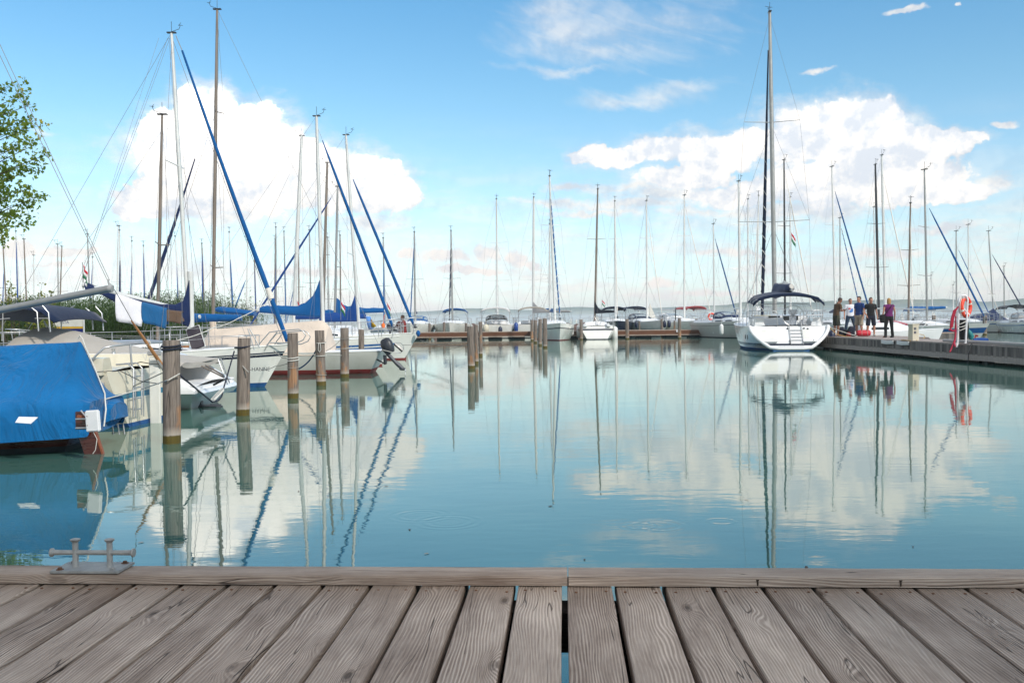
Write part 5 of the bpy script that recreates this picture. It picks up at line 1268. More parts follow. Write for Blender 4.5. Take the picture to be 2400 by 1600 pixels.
# blue inverted boat cover and cover bundles seen over the cream tarpaulin
b = MB(); rows = []
for i in range(11):
    u = i/10; x = lerp(503, 598, u); c = PY(x, lerp(726, 736, u), 33); h = .17*math.sin(math.pi*min(1, u*1.6+.12) if u < .4 else math.pi*.5)*(1-.35*u)
    rows.append([(c.x, c.y+.22*math.cos(a)*min(1, .3+u*4), c.z+h*math.sin(a)*(1 if math.sin(a) > 0 else .6)) for a in [2*math.pi*j/10 for j in range(10)]])
b.grid(rows, None, True); b.add(rows[0], [tuple(range(10))]); b.add(rows[-1], [tuple(range(10))])
tag(b.build('boom_cover', 'cover_blue', None, 60), 'bright blue boom cover bundle above the reeds, left of the cream tarpaulin ridge', 'sail cover')
b = MB(); rows = []
for i in range(15):
    u = i/14; x = lerp(450, 566, u); c = PY(x, lerp(745, 744, u), 26.2); h = lerp(.13, .085, u)*(1+.05*math.sin(i*2))
    rows.append([(c.x, c.y+.09*math.cos(a), c.z+h*math.sin(a)) for a in [2*math.pi*j/12 for j in range(12)]])
b.grid(rows, None, True); b.add(rows[0], [tuple(range(12))]); b.add(rows[-1], [tuple(range(12))])
tag(b.build('boom_cover', 'cover_blue', None, 60), 'long blue covered boom running right from behind the navy mast boot', 'sail cover')
# clutter behind the two bows: drying cloths, orange buoy, blue bag on the bow roller
b = MB(); b.grid([[PY(x, y, 39)+Vector((0, .04*math.sin(x), 0)) for x, y in r_] for r_ in (((857, 741), (863, 741), (868, 742)), ((860, 757), (868, 757), (874, 757)), ((864, 772), (871, 772), (876, 769)))]); tag(b.build('striped_cloth', 'print_blue', None, 60, thick=.01), 'blue striped cloth drying on the boat behind the slim short pile', 'cloth')
b = MB(); b.grid([[PY(x, y, 39)+Vector((0, .04*math.sin(x), 0)) for x, y in r_] for r_ in (((868, 746), (872, 750)), ((871, 758), (878, 759)), ((870, 771), (882, 764)))]); tag(b.build('orange_cloth', 'yellow', None, 60, thick=.01), 'orange cloth drying beside the blue striped cloth', 'cloth')
b = MB(); c = PY(898.5, 763, 38); b.lathe([(0, -.10), (.055, -.09), (.075, 0), (.07, .06), (.03, .10), (0, .10)], c, 12); b.tube([c+Vector((0, 0, .1)), c+Vector((.05, 0, .45))], .012, 5); tag(b.build('buoy', 'orange', None, 60), 'bright orange buoy hanging above the bow of the striped boat', 'buoy')
b = MB(); c = PY(980, 781, 36.9); b.lathe([(0, -.14), (.05, -.10), (.09, -.02), (.07, .07), (.03, .11), (0, .12)], c, 10); tag(b.build('anchor_bag', 'cover_blue', None, 60), 'bright blue bag over the anchor at the tip of the left row', 'bag')
for k, (x, y, m_, lb) in enumerate(((936, 762, 'mahogany', 'rust-brown round buoy on the stern of the boat behind the left row'), (914, 765, 'outboard_dark', 'black outboard engine on the stern rail right of the orange buoy'))):
    b = MB(); c = PY(x, y, 43); b.lathe([(0, -.20), (.11, -.16), (.17, 0), (.14, .12), (.05, .18), (0, .19)], c, 12); b.tube([c+Vector((0, 0, -.15)), c+Vector((0, 0, -.5))], .05, 6)
    tag(b.build('round_buoy' if k == 0 else 'outboard_engine', m_, None, 60), lb, 'buoy' if k == 0 else 'engine')

# ------------------------------------------------------------------ mooring ropes on the left
c = pl1[1]
rope('mooring_line', 'white mooring line from the nearest pile to the blue-covered boat', [PY(422, 875, 11.7), PY(395, 890, 11.65), PY(330, 912, 12.2), PY(248, 935, 11.3)], .008, 'rope_white', .0)
rope('mooring_line', 'thin grey line from the cream sailboat ladder to the nearest pile', [PY(312, 905, 13.6), PY(380, 874, 12.0)], .007, 'rope_grey', .0)
a, b_, c_, d_ = PY(426, 883, 11.9), PY(498, 942, 13.6), PY(522, 917, 14.4), PY(549, 823, 15.2)
rope('mooring_line', 'black slack mooring rope between the two nearest piles', [PY(422, 876, 11.9), a, b_, PY(512, 938, 14), PY(520, 928, 14.3), c_, PY(536, 868, 14.8), d_], .013, 'rope_navy', .0)
b = MB(); pts = []
for i in range(90):
    u = i/89; p = b_.lerp(c_, u)+Vector((.028*math.cos(u*56), .028*math.sin(u*56), .03+.028*math.sin(u*56))); pts.append(p)
b.tube(pts, .008, 5); tag(b.build('mooring_spring', 'rope_white', None, 60), 'pale coiled snubber spring on the black slack mooring rope', 'spring')
rope('mooring_line', 'thin pale line sagging from the leaning near pile to the white bow', [PY(556, 836, 15.25), PY(583, 872, 15.1)], .011, 'rope_grey', .03)
rope('mooring_line', 'pale line from the third near pile up to the white bow deck', [PY(687, 841, 18.8), PY(662, 838, 20.5), PY(642, 822, 21.6)], .010, 'rope_grey', .0)
rope('mooring_line', 'thin line from the third near pile down to the white hull', [PY(687, 846, 18.8), PY(645, 858, 20.5), PY(610, 868, 21)], .007, 'rope_grey', .02)
rope('mooring_line', 'teal blue knotted rope from the fourth near pile down to the water', [PY(742, 818, 22.6), PY(724, 846, 23), PY(700, 864, 23)], .018, 'rope_blue', .02)
rope('mooring_line', 'pale line strung between the third and fifth near piles', [PY(700, 829, 22.4), PY(755, 831, 22.3), PY(805, 833, 25.8)], .012, 'rope_white', .0)
rope('mooring_line', 'grey line rising from the fourth near pile to the fifth pile', [PY(765, 822, 22.4), PY(800, 794, 25.8)], .010, 'rope_grey', .03)
for k, (p0, p1, s_) in enumerate((((945, 808, 36), (1100, 800, 29.6), .05), ((960, 822, 36), (1102, 806, 29.6), .10), ((985, 797, 40), (1102, 808, 29.6), .12))):
    rope('mooring_line', ('uppermost', 'middle', 'lowest')[k]+' of the thin lines slung from the cream bow to the lone pile trio', [PY(*p0), PY(*p1)], .009, 'rope_grey', s_, n=20)
rope('boom_line', 'thin line falling from the grey boom end to the wooden tiller', [PY(259, 665, 11.2), PY(274, 688, 11.6), PY(310, 752, 13.2)], .005, 'rope_grey', .0)
rope('halyard', 'pale rope slanting from the blue furled headsail down to the white cabin top', [PY(636, 702, 21.8), PY(560, 745, 20.2), PY(500, 768, 20), PY(415, 797, 19)], .009, 'rope_white', .03)

# ------------------------------------------------------------------ notice board in the reeds
def board():
    c0, c1_ = PY(121, 740, 31), PY(196, 738, 31); w_ = c1_.x-c0.x; o = empty('notice_board', ((c0.x+c1_.x)/2, 31, 0), 0, 'white and blue notice board with a yellow band standing before the reeds', 'sign')
    zt = c0.z+.0; zb = zt-1.15
    for sx in (-w_/2, w_/2):
        b = MB(); b.tube([(sx, 0, .0), (sx, 0, zt)], .028, 8); b.build('post', 'alu_white', o)
    def pan(z0, z1, m_, e): b = MB(); b.box((0, e, (z0+z1)/2), (w_-.06, .02, z1-z0)); b.build('panel', m_, o)
    pan(zt-.36, zt-.03, 'sign_white', 0); pan(zt-.43, zt-.362, 'yellow', 0); pan(zb, zt-.432, 'sign_blue', 0)
    b = MB(); b.box((0, 0, zt-.01), (w_, .04, .035)); b.build('top_bar', 'alu_white', o)
    text_mesh('ESTA', .13, (-.10, -.013, zt-.22), (R(90), 0, 0), 'lettering', 'sign_blue', o, .001)
board()

# ------------------------------------------------------------------ shore, reeds, tree
def leafmat(name, c1, c2, c3, tl=.35):
    m = bpy.data.materials.new(name); m.use_nodes = True; t = NT(m.node_tree); b = t.n['Principled BSDF']
    at = t.new('ShaderNodeAttribute', attribute_name='rnd'); col = t.ramp(at.outputs['Fac'], [(0, c1), (.6, c2), (1, c3)])
    t.put(b.inputs['Base Color'], col); b.inputs['Roughness'].default_value = .6
    tr = t.new('ShaderNodeBsdfTranslucent'); t.put(tr.inputs['Color'], t.vm('MULTIPLY', col, (1.5, 1.7, .8)))
    mx = t.new('ShaderNodeMixShader'); mx.inputs[0].default_value = tl; t.l.new(b.outputs[0], mx.inputs[1]); t.l.new(tr.outputs[0], mx.inputs[2])
    t.l.new(mx.outputs[0], t.n['Material Output'].inputs[0]); MAT[name] = m
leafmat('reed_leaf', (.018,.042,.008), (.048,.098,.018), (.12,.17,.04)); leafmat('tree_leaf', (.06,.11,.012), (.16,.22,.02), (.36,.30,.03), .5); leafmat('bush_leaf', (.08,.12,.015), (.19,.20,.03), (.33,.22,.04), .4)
mat('bark', (.06,.045,.035), .9, var=.3, vscale=8, bump=.01, bscale=20); mat('mud', (.045,.05,.025), .9, var=.3, vscale=1, bump=.05, bscale=2)
def shore():
    b = MB(); rows = []
    for i in range(40):
        y = -40+i*3.2; e = -13.6+.9*mnoise.noise(Vector((y*.13, 0, 0)))-(1.6 if y < 30 else 0)
        if y > 70: e -= (y-70)*.9
        rows.append([(e+.9, y, -1.2), (e, y, -.05), (e-1.2, y, .15), (e-4, y, .35), (e-40, y, .6), (e-200, y, .8)])
    b.grid(rows); tag(b.build('shore', 'mud', None, 60), kind='structure')
shore()
def reeds():
    rg = random.Random(11); b = MB(); at = []
    def leaf(p, d, L_, w_, droop, c):
        sd = d.cross(Vector((0, 0, 1))).normalized()*w_; prev = None; n = 3
        pts = []
        for i in range(n+1):
            u = i/n; pts.append(p+d*L_*u+Vector((0, 0, L_*(.75*u-droop*u*u))))
        k = len(b.v)
        for i in range(n):
            ww = sd*(1-(i/n)**2); b.v += [tuple(pts[i]-ww), tuple(pts[i]+ww)]
        b.v.append(tuple(pts[n]))
        for i in range(n-1): b.f.append((k+2*i, k+2*i+1, k+2*i+3, k+2*i+2)); b.m.append(0); at.append(c)
        b.f.append((k+2*n-2, k+2*n-1, k+2*n)); b.m.append(0); at.append(c)
    def stand(x0, x1, y0, y1, n, h0, h1):
        for _ in range(n):
            x, y = rg.uniform(x0, x1), rg.uniform(y0, y1); hg = .93*rg.uniform(h0, h1)*(1+.16*mnoise.noise(Vector((x*.5, y*.5, 0)))); ln = Vector((rg.gauss(0, .06), rg.gauss(0, .06), 1))
            if x > x1-1.5: hg *= rg.uniform(.7, 1)
            base = Vector((x, y, .05)); tone = .35+.45*mnoise.noise(Vector((x*.7, y*.7, 5)))+rg.uniform(-.2, .2)
            top = base+ln*hg; sw = .008; k = len(b.v)
            b.v += [tuple(base+Vector((-sw, 0, 0))), tuple(base+Vector((sw, 0, 0))), tuple(top)]; b.f.append((k, k+1, k+2)); b.m.append(0); at.append(min(1, max(0, tone+.2)))
            nl = rg.randint(8, 12)
            for j in range(nl):
                u = rg.uniform(.25, 1) ; a = rg.uniform(0, 6.28); p = base+ln*hg*u
                leaf(p, Vector((math.cos(a), math.sin(a), 0))*.6, rg.uniform(.28, .55), rg.uniform(.010, .018), rg.uniform(.5, 1.3), min(1, max(0, tone+rg.uniform(-.25, .25)+(u-.6)*.5)))
            if rg.random() < .08:
                for q_ in range(4): leaf(top, Vector((rg.uniform(-.5, .5), rg.uniform(-.5, .5), 0)), .16, .02, .6, .95)
    stand(-25, -13.1, 36, 40, 2600, 2.1, 2.75); stand(-27, -13.4, 40, 46, 2300, 2.3, 3.0); stand(-20, -13.9, 46, 52, 1100, 2.6, 3.3); stand(-25, -15.2, 33, 37, 1000, 1.9, 2.5)
    stand(-40, -14.5, 52, 60, 900, 2.4, 3.0); stand(-24, -16.5, 24, 33, 500, 1.4, 2.0)
    b.a['rnd'] = at; o = b.build('reeds', 'reed_leaf', None, 0); tag(o, 'dense bed of green reeds on the left bank behind the moored boats', 'reeds', kind='stuff')
reeds()
def leafclump(b, at, p, rad, n, rg, size, tone):
    for _ in range(n):
        d = Vector((rg.gauss(0, 1), rg.gauss(0, 1), rg.gauss(0, .7))); d = d.normalized()*rad*rg.random()**.6
        c = p+d; nrm = Vector((rg.gauss(0, 1), rg.gauss(0, 1), rg.gauss(.6, 1))).normalized(); e1 = nrm.orthogonal().normalized(); e1 = Quaternion(nrm, rg.uniform(0, 6.28)) @ e1; e2 = nrm.cross(e1); s_ = size*rg.uniform(.6, 1.25)
        k = len(b.v); sh = [(0, -.5), (.34, -.28), (.55, .12), (.22, .14), (.0, .62), (-.22, .14), (-.55, .12), (-.34, -.28)]
        b.v += [tuple(c+e1*x*s_+e2*y*s_+nrm*abs(x)*s_*.25) for x, y in sh]; b.f += [(k, k+1, k+2, k+3), (k, k+3, k+4, k+5), (k, k+5, k+6, k+7)]; b.m += [0]*3; at += [min(1, max(0, tone+rg.uniform(-.25, .25)))]*3
def tree():
    rg = random.Random(21); base = Vector((-15.2, 21.5, .3)); o = empty('tree', base, 0, 'green broadleaf tree reaching in from the left edge above the boats', 'tree')
    t_ = MB(); leaves = MB(); at = []
    trunk = [Vector((0, 0, -.3)), Vector((.1, 0, 1.5)), Vector((.0, .1, 3.0)), Vector((.3, .1, 4.6)), Vector((.35, .1, 6.4)), Vector((.6, .2, 8.2))]
    t_.tube(trunk, [.24, .19, .16, .12, .08, .03], 10); t_.build('trunk', 'bark', o, 60)
    lb = MB()
    targets = []
    for (x, y) in ((10, 205), (-30, 235), (40, 225), (62, 245), (15, 260), (45, 285), (20, 310), (-20, 300), (60, 300), (30, 345), (70, 340), (100, 362), (85, 375), (45, 385), (10, 370), (20, 415), (60, 400), (-10, 430), (15, 455), (48, 470), (75, 480), (30, 500), (10, 530), (50, 520), (-20, 500), (5, 555), (-25, 555), (80, 462), (60, 440), (-40, 260), (-60, 340), (-60, 400), (-60, 460), (-90, 300), (-100, 420), (-110, 500), (-140, 260), (-150, 360), (-180, 450), (-60, 210), (-90, 180)):
        targets.append(PY(x, y, 21.5+rg.uniform(-1.4, 1.4))-base)
    for k, p in enumerate(targets):
        u = min(.95, max(.25, (p.z-.9)/8.5)); s_ = trunk[0].lerp(trunk[-1], u); s_.x += .1
        mid = s_.lerp(p, .55)+Vector((0, rg.uniform(-.15, .15), -.22)); lb.tube([s_, s_.lerp(mid, .6)+Vector((0, 0, -.08)), mid, p.lerp(mid, .3), p+Vector((.1, 0, 0))], [.035, .026, .018, .010, .004], 5)
        for j in range(5):
            q_ = s_.lerp(p, rg.uniform(.55, 1.0)); e = q_+Vector((rg.uniform(-.1, .35), rg.uniform(-.3, .3), rg.uniform(-.28, .28))); lb.tube([q_, e], [.006, .002], 3)
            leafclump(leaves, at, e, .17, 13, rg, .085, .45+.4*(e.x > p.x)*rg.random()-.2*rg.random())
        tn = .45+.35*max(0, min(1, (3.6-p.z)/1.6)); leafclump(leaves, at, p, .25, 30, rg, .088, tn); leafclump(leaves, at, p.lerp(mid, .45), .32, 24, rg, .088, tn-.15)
    # crown beyond the left edge of the frame
    for _ in range(60):
        d = Vector((rg.gauss(-.6, 1.3), rg.gauss(0, 1.5), rg.gauss(5.6, 1.5))); leafclump(leaves, at, d, .45, 50, rg, .09, .4)
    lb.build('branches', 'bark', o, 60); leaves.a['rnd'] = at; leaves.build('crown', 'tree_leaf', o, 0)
tree()
def bush(px, py_top, Y, n, label, w_=1.2, seed=1, tone=.5):
    rg = random.Random(seed); top = PY(px, py_top, Y); o = empty('bush', (top.x, Y, .2), 0, label, 'bush'); st = MB(); lv = MB(); at = []
    for k in range(n):
        a = rg.uniform(-1, 1); h = (top.z-.2)*rg.uniform(.62, 1)*(1-.25*abs(a)); e = Vector((a*w_, rg.uniform(-.5, .5), h)); s_ = Vector((a*.2, 0, -.1)); m_ = s_.lerp(e, .5)+Vector((a*.15, 0, .15)); st.tube([s_, m_, e], [.014, .009, .003], 4)
        for j in range(9): leafclump(lv, at, m_.lerp(e, rg.random()), .13, 5, rg, .075, tone)
    st.build('stems', 'bark', o, 60); lv.a['rnd'] = at; lv.build('foliage', 'bush_leaf', o, 0)
bush(35, 618, 29, 22, 'thin yellow-green bush in front of the reeds at the left edge', 1.3, 4)
bush(102, 648, 29.5, 7, 'small sprig of yellowing leaves right of the left edge bush', .45, 5)

def shade_tree():  # out-of-view tree added in the sun's path so the boards lie in shade
    rg = random.Random(33); d = sdir; o = empty('shade_tree', (9.2, -9.0, .5), 0, 'unseen broadleaf tree added behind the boardwalk for its shade', 'tree')
    c = Vector((.4, 2.9, .6))+d*15.5-Vector((9.2, -9.0, .5)); t_ = MB(); t_.tube([(0, 0, -.4), (.1, .1, 3), c*.6+Vector((0, 0, 1)), c], [.35, .28, .2, .06], 10); t_.build('trunk', 'bark', o, 60)
    lv = MB(); at = []; br = MB()
    for k in range(90):
        v = Vector((rg.gauss(0, 1), rg.gauss(0, 1), rg.gauss(0, .75))).normalized()*rg.random()**.45; p = c+Vector((v.x*5.0, v.y*4.2, v.z*3.0)); br.tube([c*.6+Vector((0, 0, 1)), p], [.05, .01], 4); leafclump(lv, at, p, 1.0, 34, rg, .26, .45)
    br.build('branches', 'bark', o, 60); lv.a['rnd'] = at; lv.build('crown', 'tree_leaf', o, 0)
shade_tree()

flotsam()

# ------------------------------------------------------------------ far dock
def dock(name, label, x0, x1, y0, y1, side, zt=.6, zb=.24, posts=(), front='y', cap=None, slant=0, deckm='beam_wood', floatm='antifoul_dark'):
    o = empty(name, ((x0+x1)/2, (y0+y1)/2, 0), 0, label, 'dock'); cx, cy = (x0+x1)/2, (y0+y1)/2; w_, d_ = x1-x0, y1-y0
    b = MB(); b.box((0, 0, zt-.02), (w_, d_, .04)); b.a['rnd'] = [.6]*len(b.f); b.build('decking', deckm, o, 0)
    b = MB(); 
    for sy in (-1, 1): b.box((0, sy*(d_/2-.03), (zt-.042+zb)/2), (w_-.01, .05, zt-.042-zb))
    for sx in (-1, 1): b.box((sx*(w_/2-.035), 0, (zt-.042+zb)/2), (.05, d_-.13, zt-.042-zb))
    for k, sy in enumerate((-1, 1)):
        q = MB(); q.box((0, sy*(d_/2-.0), (zt-.045+zb)/2), (w_+.02, .05, zt-.045-zb)); q.build('side_boards', side, o, 0)
    for k, sx in enumerate((-1, 1)):
        q = MB(); q.box((sx*(w_/2+.0), 0, (zt-.045+zb)/2), (.05, d_-.05, zt-.045-zb)); q.build('side_boards', side, o, 0)
    q = MB(); q.box((0, -(d_/2)-.03, zb-.035), (w_+.05, .12, .06)); q.a['rnd'] = [.9]*len(q.f); q.build('waling', 'beam_wood', o, 0)
    for (px, py, pw) in posts:
        q = MB(); q.box((px-cx, py-cy, (zb-.07-.9)/2), (pw, min(1.8, d_*.8), zb-.07+.9), bev=.03); q.build('float', floatm, o, 30)
    return o
D0, D1 = 75.0, 77.6
xa, xb = PY(955, 780, D0).x, PY(1676, 780, D0).x
dock('far_dock', 'long brown wooden dock across the harbour carrying the middle row of yachts', xa, xb, D0, D1, 'brown_side', posts=[(PY(x, 780, D0).x, 76.3, 1.1) for x in (978, 1039, 1097, 1160, 1214, 1265, 1340, 1400, 1455, 1513, 1577, 1637)])
dock('far_dock', 'brown wooden dock on the right below the navy covered boat', PY(2212, 765, 84).x, PY(2700, 765, 84).x, 84, 86.4, 'brown_side', posts=[(PY(x, 765, 84).x, 85, 1.2) for x in (2260, 2330, 2390)])
# breakwater of brown rocks behind the far dock
def rocks():
    rg = random.Random(2); k = 0
    for (x0, x1, n) in ((1008, 1036, 7), (1088, 1132, 9), (1208, 1236, 6), (1322, 1385, 14), (1395, 1412, 4), (905, 955, 9)):
        for i in range(n):
            x = rg.uniform(x0, x1); p = PY(x, 760, rg.uniform(97, 101)); s_ = rg.uniform(.5, 1.05); b = MB(); bm = bmesh.new(); bmesh.ops.create_icosphere(bm, subdivisions=2, radius=1)
            for v in bm.verts:
                f = 1+.35*mnoise.noise(v.co*1.3+Vector((k*3.1, 0, 0))); v.co = Vector((v.co.x*s_*1.15*f, v.co.y*s_*f, v.co.z*s_*.72*f))
            b.add([v.co for v in bm.verts], [[v.index for v in f.verts] for f in bm.faces]); bm.free()
            o = b.build('rock', 'rock', None, 30, loc=(p.x, p.y, .28+rg.uniform(0, .35))); k += 1
            tag(o, 'rough brown boulder of the breakwater behind the far dock', 'rock', 'boulders of the breakwater behind the far dock')
rocks()

# ------------------------------------------------------------------ yachts at the far dock
FD = 'yachts moored at the far brown dock'
kw = dict(L=10.6, B=3.4, fb=1.35, fs=1.15, group=FD, bm_='antifoul_dark')
sailboat('small-masted yacht with a navy folded sail on its deck, leftmost at the far dock', 83, 973, (971, 543), **kw, furl='furl_teal', fr=.05, cover='cover_navy', boot=.9, boomlen=.12, dod='cover_blue', spread=(.47,), sw=.75, mm='alu_grey', stripes=())
sailboat('yacht with a blue arched canopy and a dark furled sail, second at the far dock', 83, 1060.5, (1057, 540), **kw, furl='furl_navy', fr=.06, bim='cover_blue', spread=(.47,), sw=.75, mm='alu_grey', stripes=(), fzig=9)
h3, _ = sailboat('stern-on yacht with white canopy, open grey sprayhood and steering wheel', 85, 1166, (1163.5, 466), **{**kw, 'bm_': 'antifoul_dark', 'B': 3.7, 'ts': .88}, rzd=-1, bim='canvas_white', dod='canvas_grey', spread=(.33, .64), sw=1.3, stripes=())
h4, _ = sailboat('stern-on yacht with beige canopy and a grey covered boom', 85, 1250, (1251, 462), **{**kw, 'B': 3.7, 'ts': .88}, rzd=-2, bim='canvas_beige', spread=(.33, .64), sw=1.3, r=.13, cover='canvas_grey', boot=.75, boomdir=(.75, -.65, 0), boomlen=.42, stripes=())
sailboat('yacht with a small blue canopy hidden behind the beige-canopied yacht', 92, 1289, (1288, 524), **kw, bim='cover_blue', spread=(.40, .7), sw=.9, stripes=())
h5, H5 = sailboat('bow-on sailboat with bright blue mast cover and red waterline, before the far dock', 71, 1301, (1288, 412), rzd=183, L=9.6, B=3.0, fb=1.25, fs=1.05, group=FD, hm='gelcoat', bm_='antifoul_red', sm='stripe_navy', stripes=((.70, .76),), furl='cover_blue', fr=.055, ftop=.90, cover='cover_blue', boot=1.15, boomlen=.40, spread=(.32, .66), sw=.95, r=.10, fzig=16)
h6, H6 = sailboat('stern-on sailboat with black lumpy sail cover and navy hull stripe, before the far dock', 75, 1394, (1401, 442), rzd=-3, L=8.6, B=2.9, fb=1.15, fs=1.0, ts=.82, group=FD, hm='gelcoat', bm_='antifoul_dark', sm='stripe_navy', stripes=((.68, .80),), cover='canvas_black', boot=.8, boomdir=(.93, -.35, .03), boomlen=.20, spread=(.62,), sw=.75, r=.09, mm='mast_brown', trans=.75)
h7, _ = sailboat('dark navy-hulled yacht with navy canopy behind the far dock', 83, 1443, (1441, 471), rzd=176, **kw, hm='navy_hull', bim='canvas_navy', spread=(.35, .68), sw=.8, furl='sail_white', fr=.035, cover='canvas_grey', stripes=())
sailboat('yacht with grey-green hull and navy hoop sprayhood, right of the dark-hulled yacht', 83, 1517, (1515, 470), rzd=190, **kw, hm='gelcoat', bim='canvas_navy', dod='canvas_navy', spread=(.35, .68), sw=.8, furl='sail_white', fr=.035, stripes=((.5, .52),), sm='stripe_navy')
h9, H9 = sailboat('white yacht with dark lettering and navy fenders beside a small number plate', 83, 1604, (1604, 457), rzd=202, **{**kw, 'L': 11}, hm='gelcoat', dod='canvas_white', spread=(.36, .67), sw=.85, furl='sail_white', fr=.035, stripes=((.22, .27),), sm='plastic_grey')
sailboat('yacht with a red canopy behind the orange lifebuoy', 86, 1674, (1672, 524), rzd=200, **{**kw, 'L': 9.6}, bim='canvas_red', spread=(.33, .66), sw=.65, furl='furl_teal', fr=.06, ftop=.90, stripes=())
h11, H11 = sailboat('pale green-hulled yacht with blue sprayhood and white fenders, left of the big yacht', 71.5, 1736, (1731, 424), rzd=197, L=9.8, B=3.5, fb=1.35, fs=1.15, group=FD, hm='gelcoat_grey', bm_='antifoul_dark', dod='cover_navy', spread=(.36, .68), sw=.95, boot=0, boomdir=(-.35, -.9, 0), stripes=((.80, .83),), sm='stripe_navy', r=.10)
sailboat('thin pale mast between the green-hulled yacht and the big white yacht', 90, 1753, (1753, 466), **kw, spread=(.3, .65), sw=.8, stripes=())
sailboat('yacht whose greyish mast stands just left of the big furled black sail', 88, 1773, (1778, 458), rzd=160, **kw, spread=(.36, .68), furl='sail_white', fr=.04, stripes=(), cover='canvas_white', boot=.3)
sailboat('yacht with a black mast right behind the big white yacht', 80, 1840, (1837.5, 374), rzd=196, **kw, mm='alu_dark', spread=(.28, .58), sw=.8, furl='sail_white', fr=.05, ftop=.95, stripes=())
sailboat('yacht with a thin grey mast behind the tricolour flag', 88, 1853, (1852, 462), **kw, spread=(.3, .62), stripes=())
flag('flag', 'tricolour flag high in the rigging right of the big white yacht mast', PY(1855, 545, 70), 1.05, .55)
flag('flag', 'small tricolour flag above the black lumpy sail cover', PY(1411, 703, 74), .55, .4)
text_mesh('Veronika I', .36, (H9.half(.62)*.0, 0, 0), (0, 0, 0), 'boat_name', 'ink', h9)
nm = h9.children[-1]; t_ = .70; nm.location = (H9.half(t_)*.985+.03, -H9.L/2+t_*H9.L, .80); nm.rotation_euler = (R(84), 0, R(90+16))
# number plate on the dock edge
b = MB(); c = PY(1587.5, 775, 74.9); b.box((0, 0, 0), (.17, .02, .20)); o = b.build('number_plate', 'plastic_white', None, 0, loc=c); tag(o, 'small white number plate fixed to the brown dock edge', 'sign')
text_mesh('8', .15, (0, -.012, 0), (R(90), 0, 0), 'digit', 'ink', o, .001)

def fender(label, p, L_=.6, r=.11, m='fender_white', top=None, group=None):
    b = MB(); b.lathe([(0, -L_/2), (r*.5, -L_/2+.02), (r, -L_/2+.12), (r*1.03, 0), (r, L_/2-.12), (r*.5, L_/2-.02), (.02, L_/2), (0, L_/2+.03)], (0, 0, 0), 12)
    b.tube([(0, 0, L_/2), (0, 0, L_/2+(top or .35))], .012, 4)
    o = b.build('fender', m, None, 60, loc=p); return tag(o, label, 'fender', group)
fender('white fender hanging on the right side of the red-waterlined bow-on sailboat', PY(1340.5, 774, 71.5), .85, .15)
fender('big white fender on the left side of the navy-striped stern-on sailboat', PY(1357, 778, 73), .95, .18)
fender('big white fender on the right side of the navy-striped stern-on sailboat', PY(1441, 782, 73), 1.15, .22)
fender('beige fender on the left of the white-canopied yacht', PY(1139, 770, 78.3), .75, .24, 'pedestal')
fender('navy teardrop fender under the stern of the white-canopied yacht', PY(1172.5, 773, 78.3), .55, .17, 'fender_navy')
fender('blue fender between the white-canopied and beige-canopied yachts', PY(1209.5, 767, 78.5), .8, .17, 'fender_blue')
fender('left navy fender on the lettered white yacht', PY(1557.5, 759.5, 79), .62, .15, 'fender_navy'); fender('right navy fender on the lettered white yacht', PY(1568, 759.5, 79), .62, .15, 'fender_navy')
fender('left pale fender on the pale green-hulled yacht', PY(1675, 771, 72.5), .8, .15); fender('right pale fender on the pale green-hulled yacht', PY(1691, 772, 69.6), .8, .15)
fender('slim navy fender on the grey-green yacht with hoop sprayhood', PY(1491, 760.5, 79), .6, .11, 'fender_navy')
def lifebuoy(name, label, c, R0, r, M, post=None):
    o = empty(name, c, 0, label, 'lifebuoy'); b = MB(); b.torus((0, 0, 0), R0, r, M, 32, 10); b.build('ring', 'life_ring', o, 60)
    for k in range(4):
        a = k*math.pi/2+.4; b = MB(); rows = []
        for i in range(4):
            aa = a+(i-1.5)*.07; rows.append([M @ Vector(((R0+r*1.06*math.cos(2*math.pi*j/10))*math.cos(aa), (R0+r*1.06*math.cos(2*math.pi*j/10))*math.sin(aa), r*1.06*math.sin(2*math.pi*j/10))) for j in range(10)])
        b.grid(rows, None, True); b.build('band', 'life_ring_white', o, 60)
    b = MB(); b.torus((0, 0, 0), R0+r*1.15, .012, M, 32, 4); b.build('grab_line', 'rope_white', o, 60)
    return o
lb = PY(1668, 742, 75.2); lifebuoy('lifebuoy', 'orange-red round lifebuoy on a white post at the end of the far dock', lb, .25, .065, Matrix.Rotation(R(90), 3, 'X'))
b = MB()
for dx_ in (-.22, .14): b.tube([(lb.x+dx_-.0, lb.y+.12, .6), (lb.x+dx_, lb.y+.12, 1.95)], .035, 8)
b.tube([(lb.x-.26, lb.y+.12, 1.95), (lb.x+.22, lb.y+.12, 1.95)], .03, 6)
tag(b.build('lifebuoy_post', 'plastic_white', None, 60), 'white two-legged post holding the far dock lifebuoy', 'post')

# small boats sailing on the open lake
LG = 'tiny white sailboats out on the lake'
def lake_sail(x, yb, h, label, Y=900, m='sail_white'):
    p = PY(x, yb, Y); s_ = h/FPX*Y; o = empty('distant_sailboat', (p.x, Y, 0), 0, label, 'sailboat', LG)
    b = MB(); b.v = [(0, 0, s_*.08), (0, 0, s_), (s_*.38, .3, s_*.10), (-.02*s_, 0, s_*.08), (-.02*s_, 0, s_*.92), (-s_*.26, -.3, s_*.12)]; b.f = [(0, 1, 2), (3, 4, 5)]; b.m = [0, 0]; b.build('sails', m, o, 0, thick=.1)
    H = Hull(s_*.8, s_*.25, s_*.1, s_*.08, .7, over=.1*s_, trans=-.1); e = H.build(o, 'gelcoat', 'antifoul_dark', n=10); 
    for c_ in o.children: c_.rotation_euler = (0, 0, R(90)) if c_.name.split('.')[0] != 'sails' else (0, 0, 0)
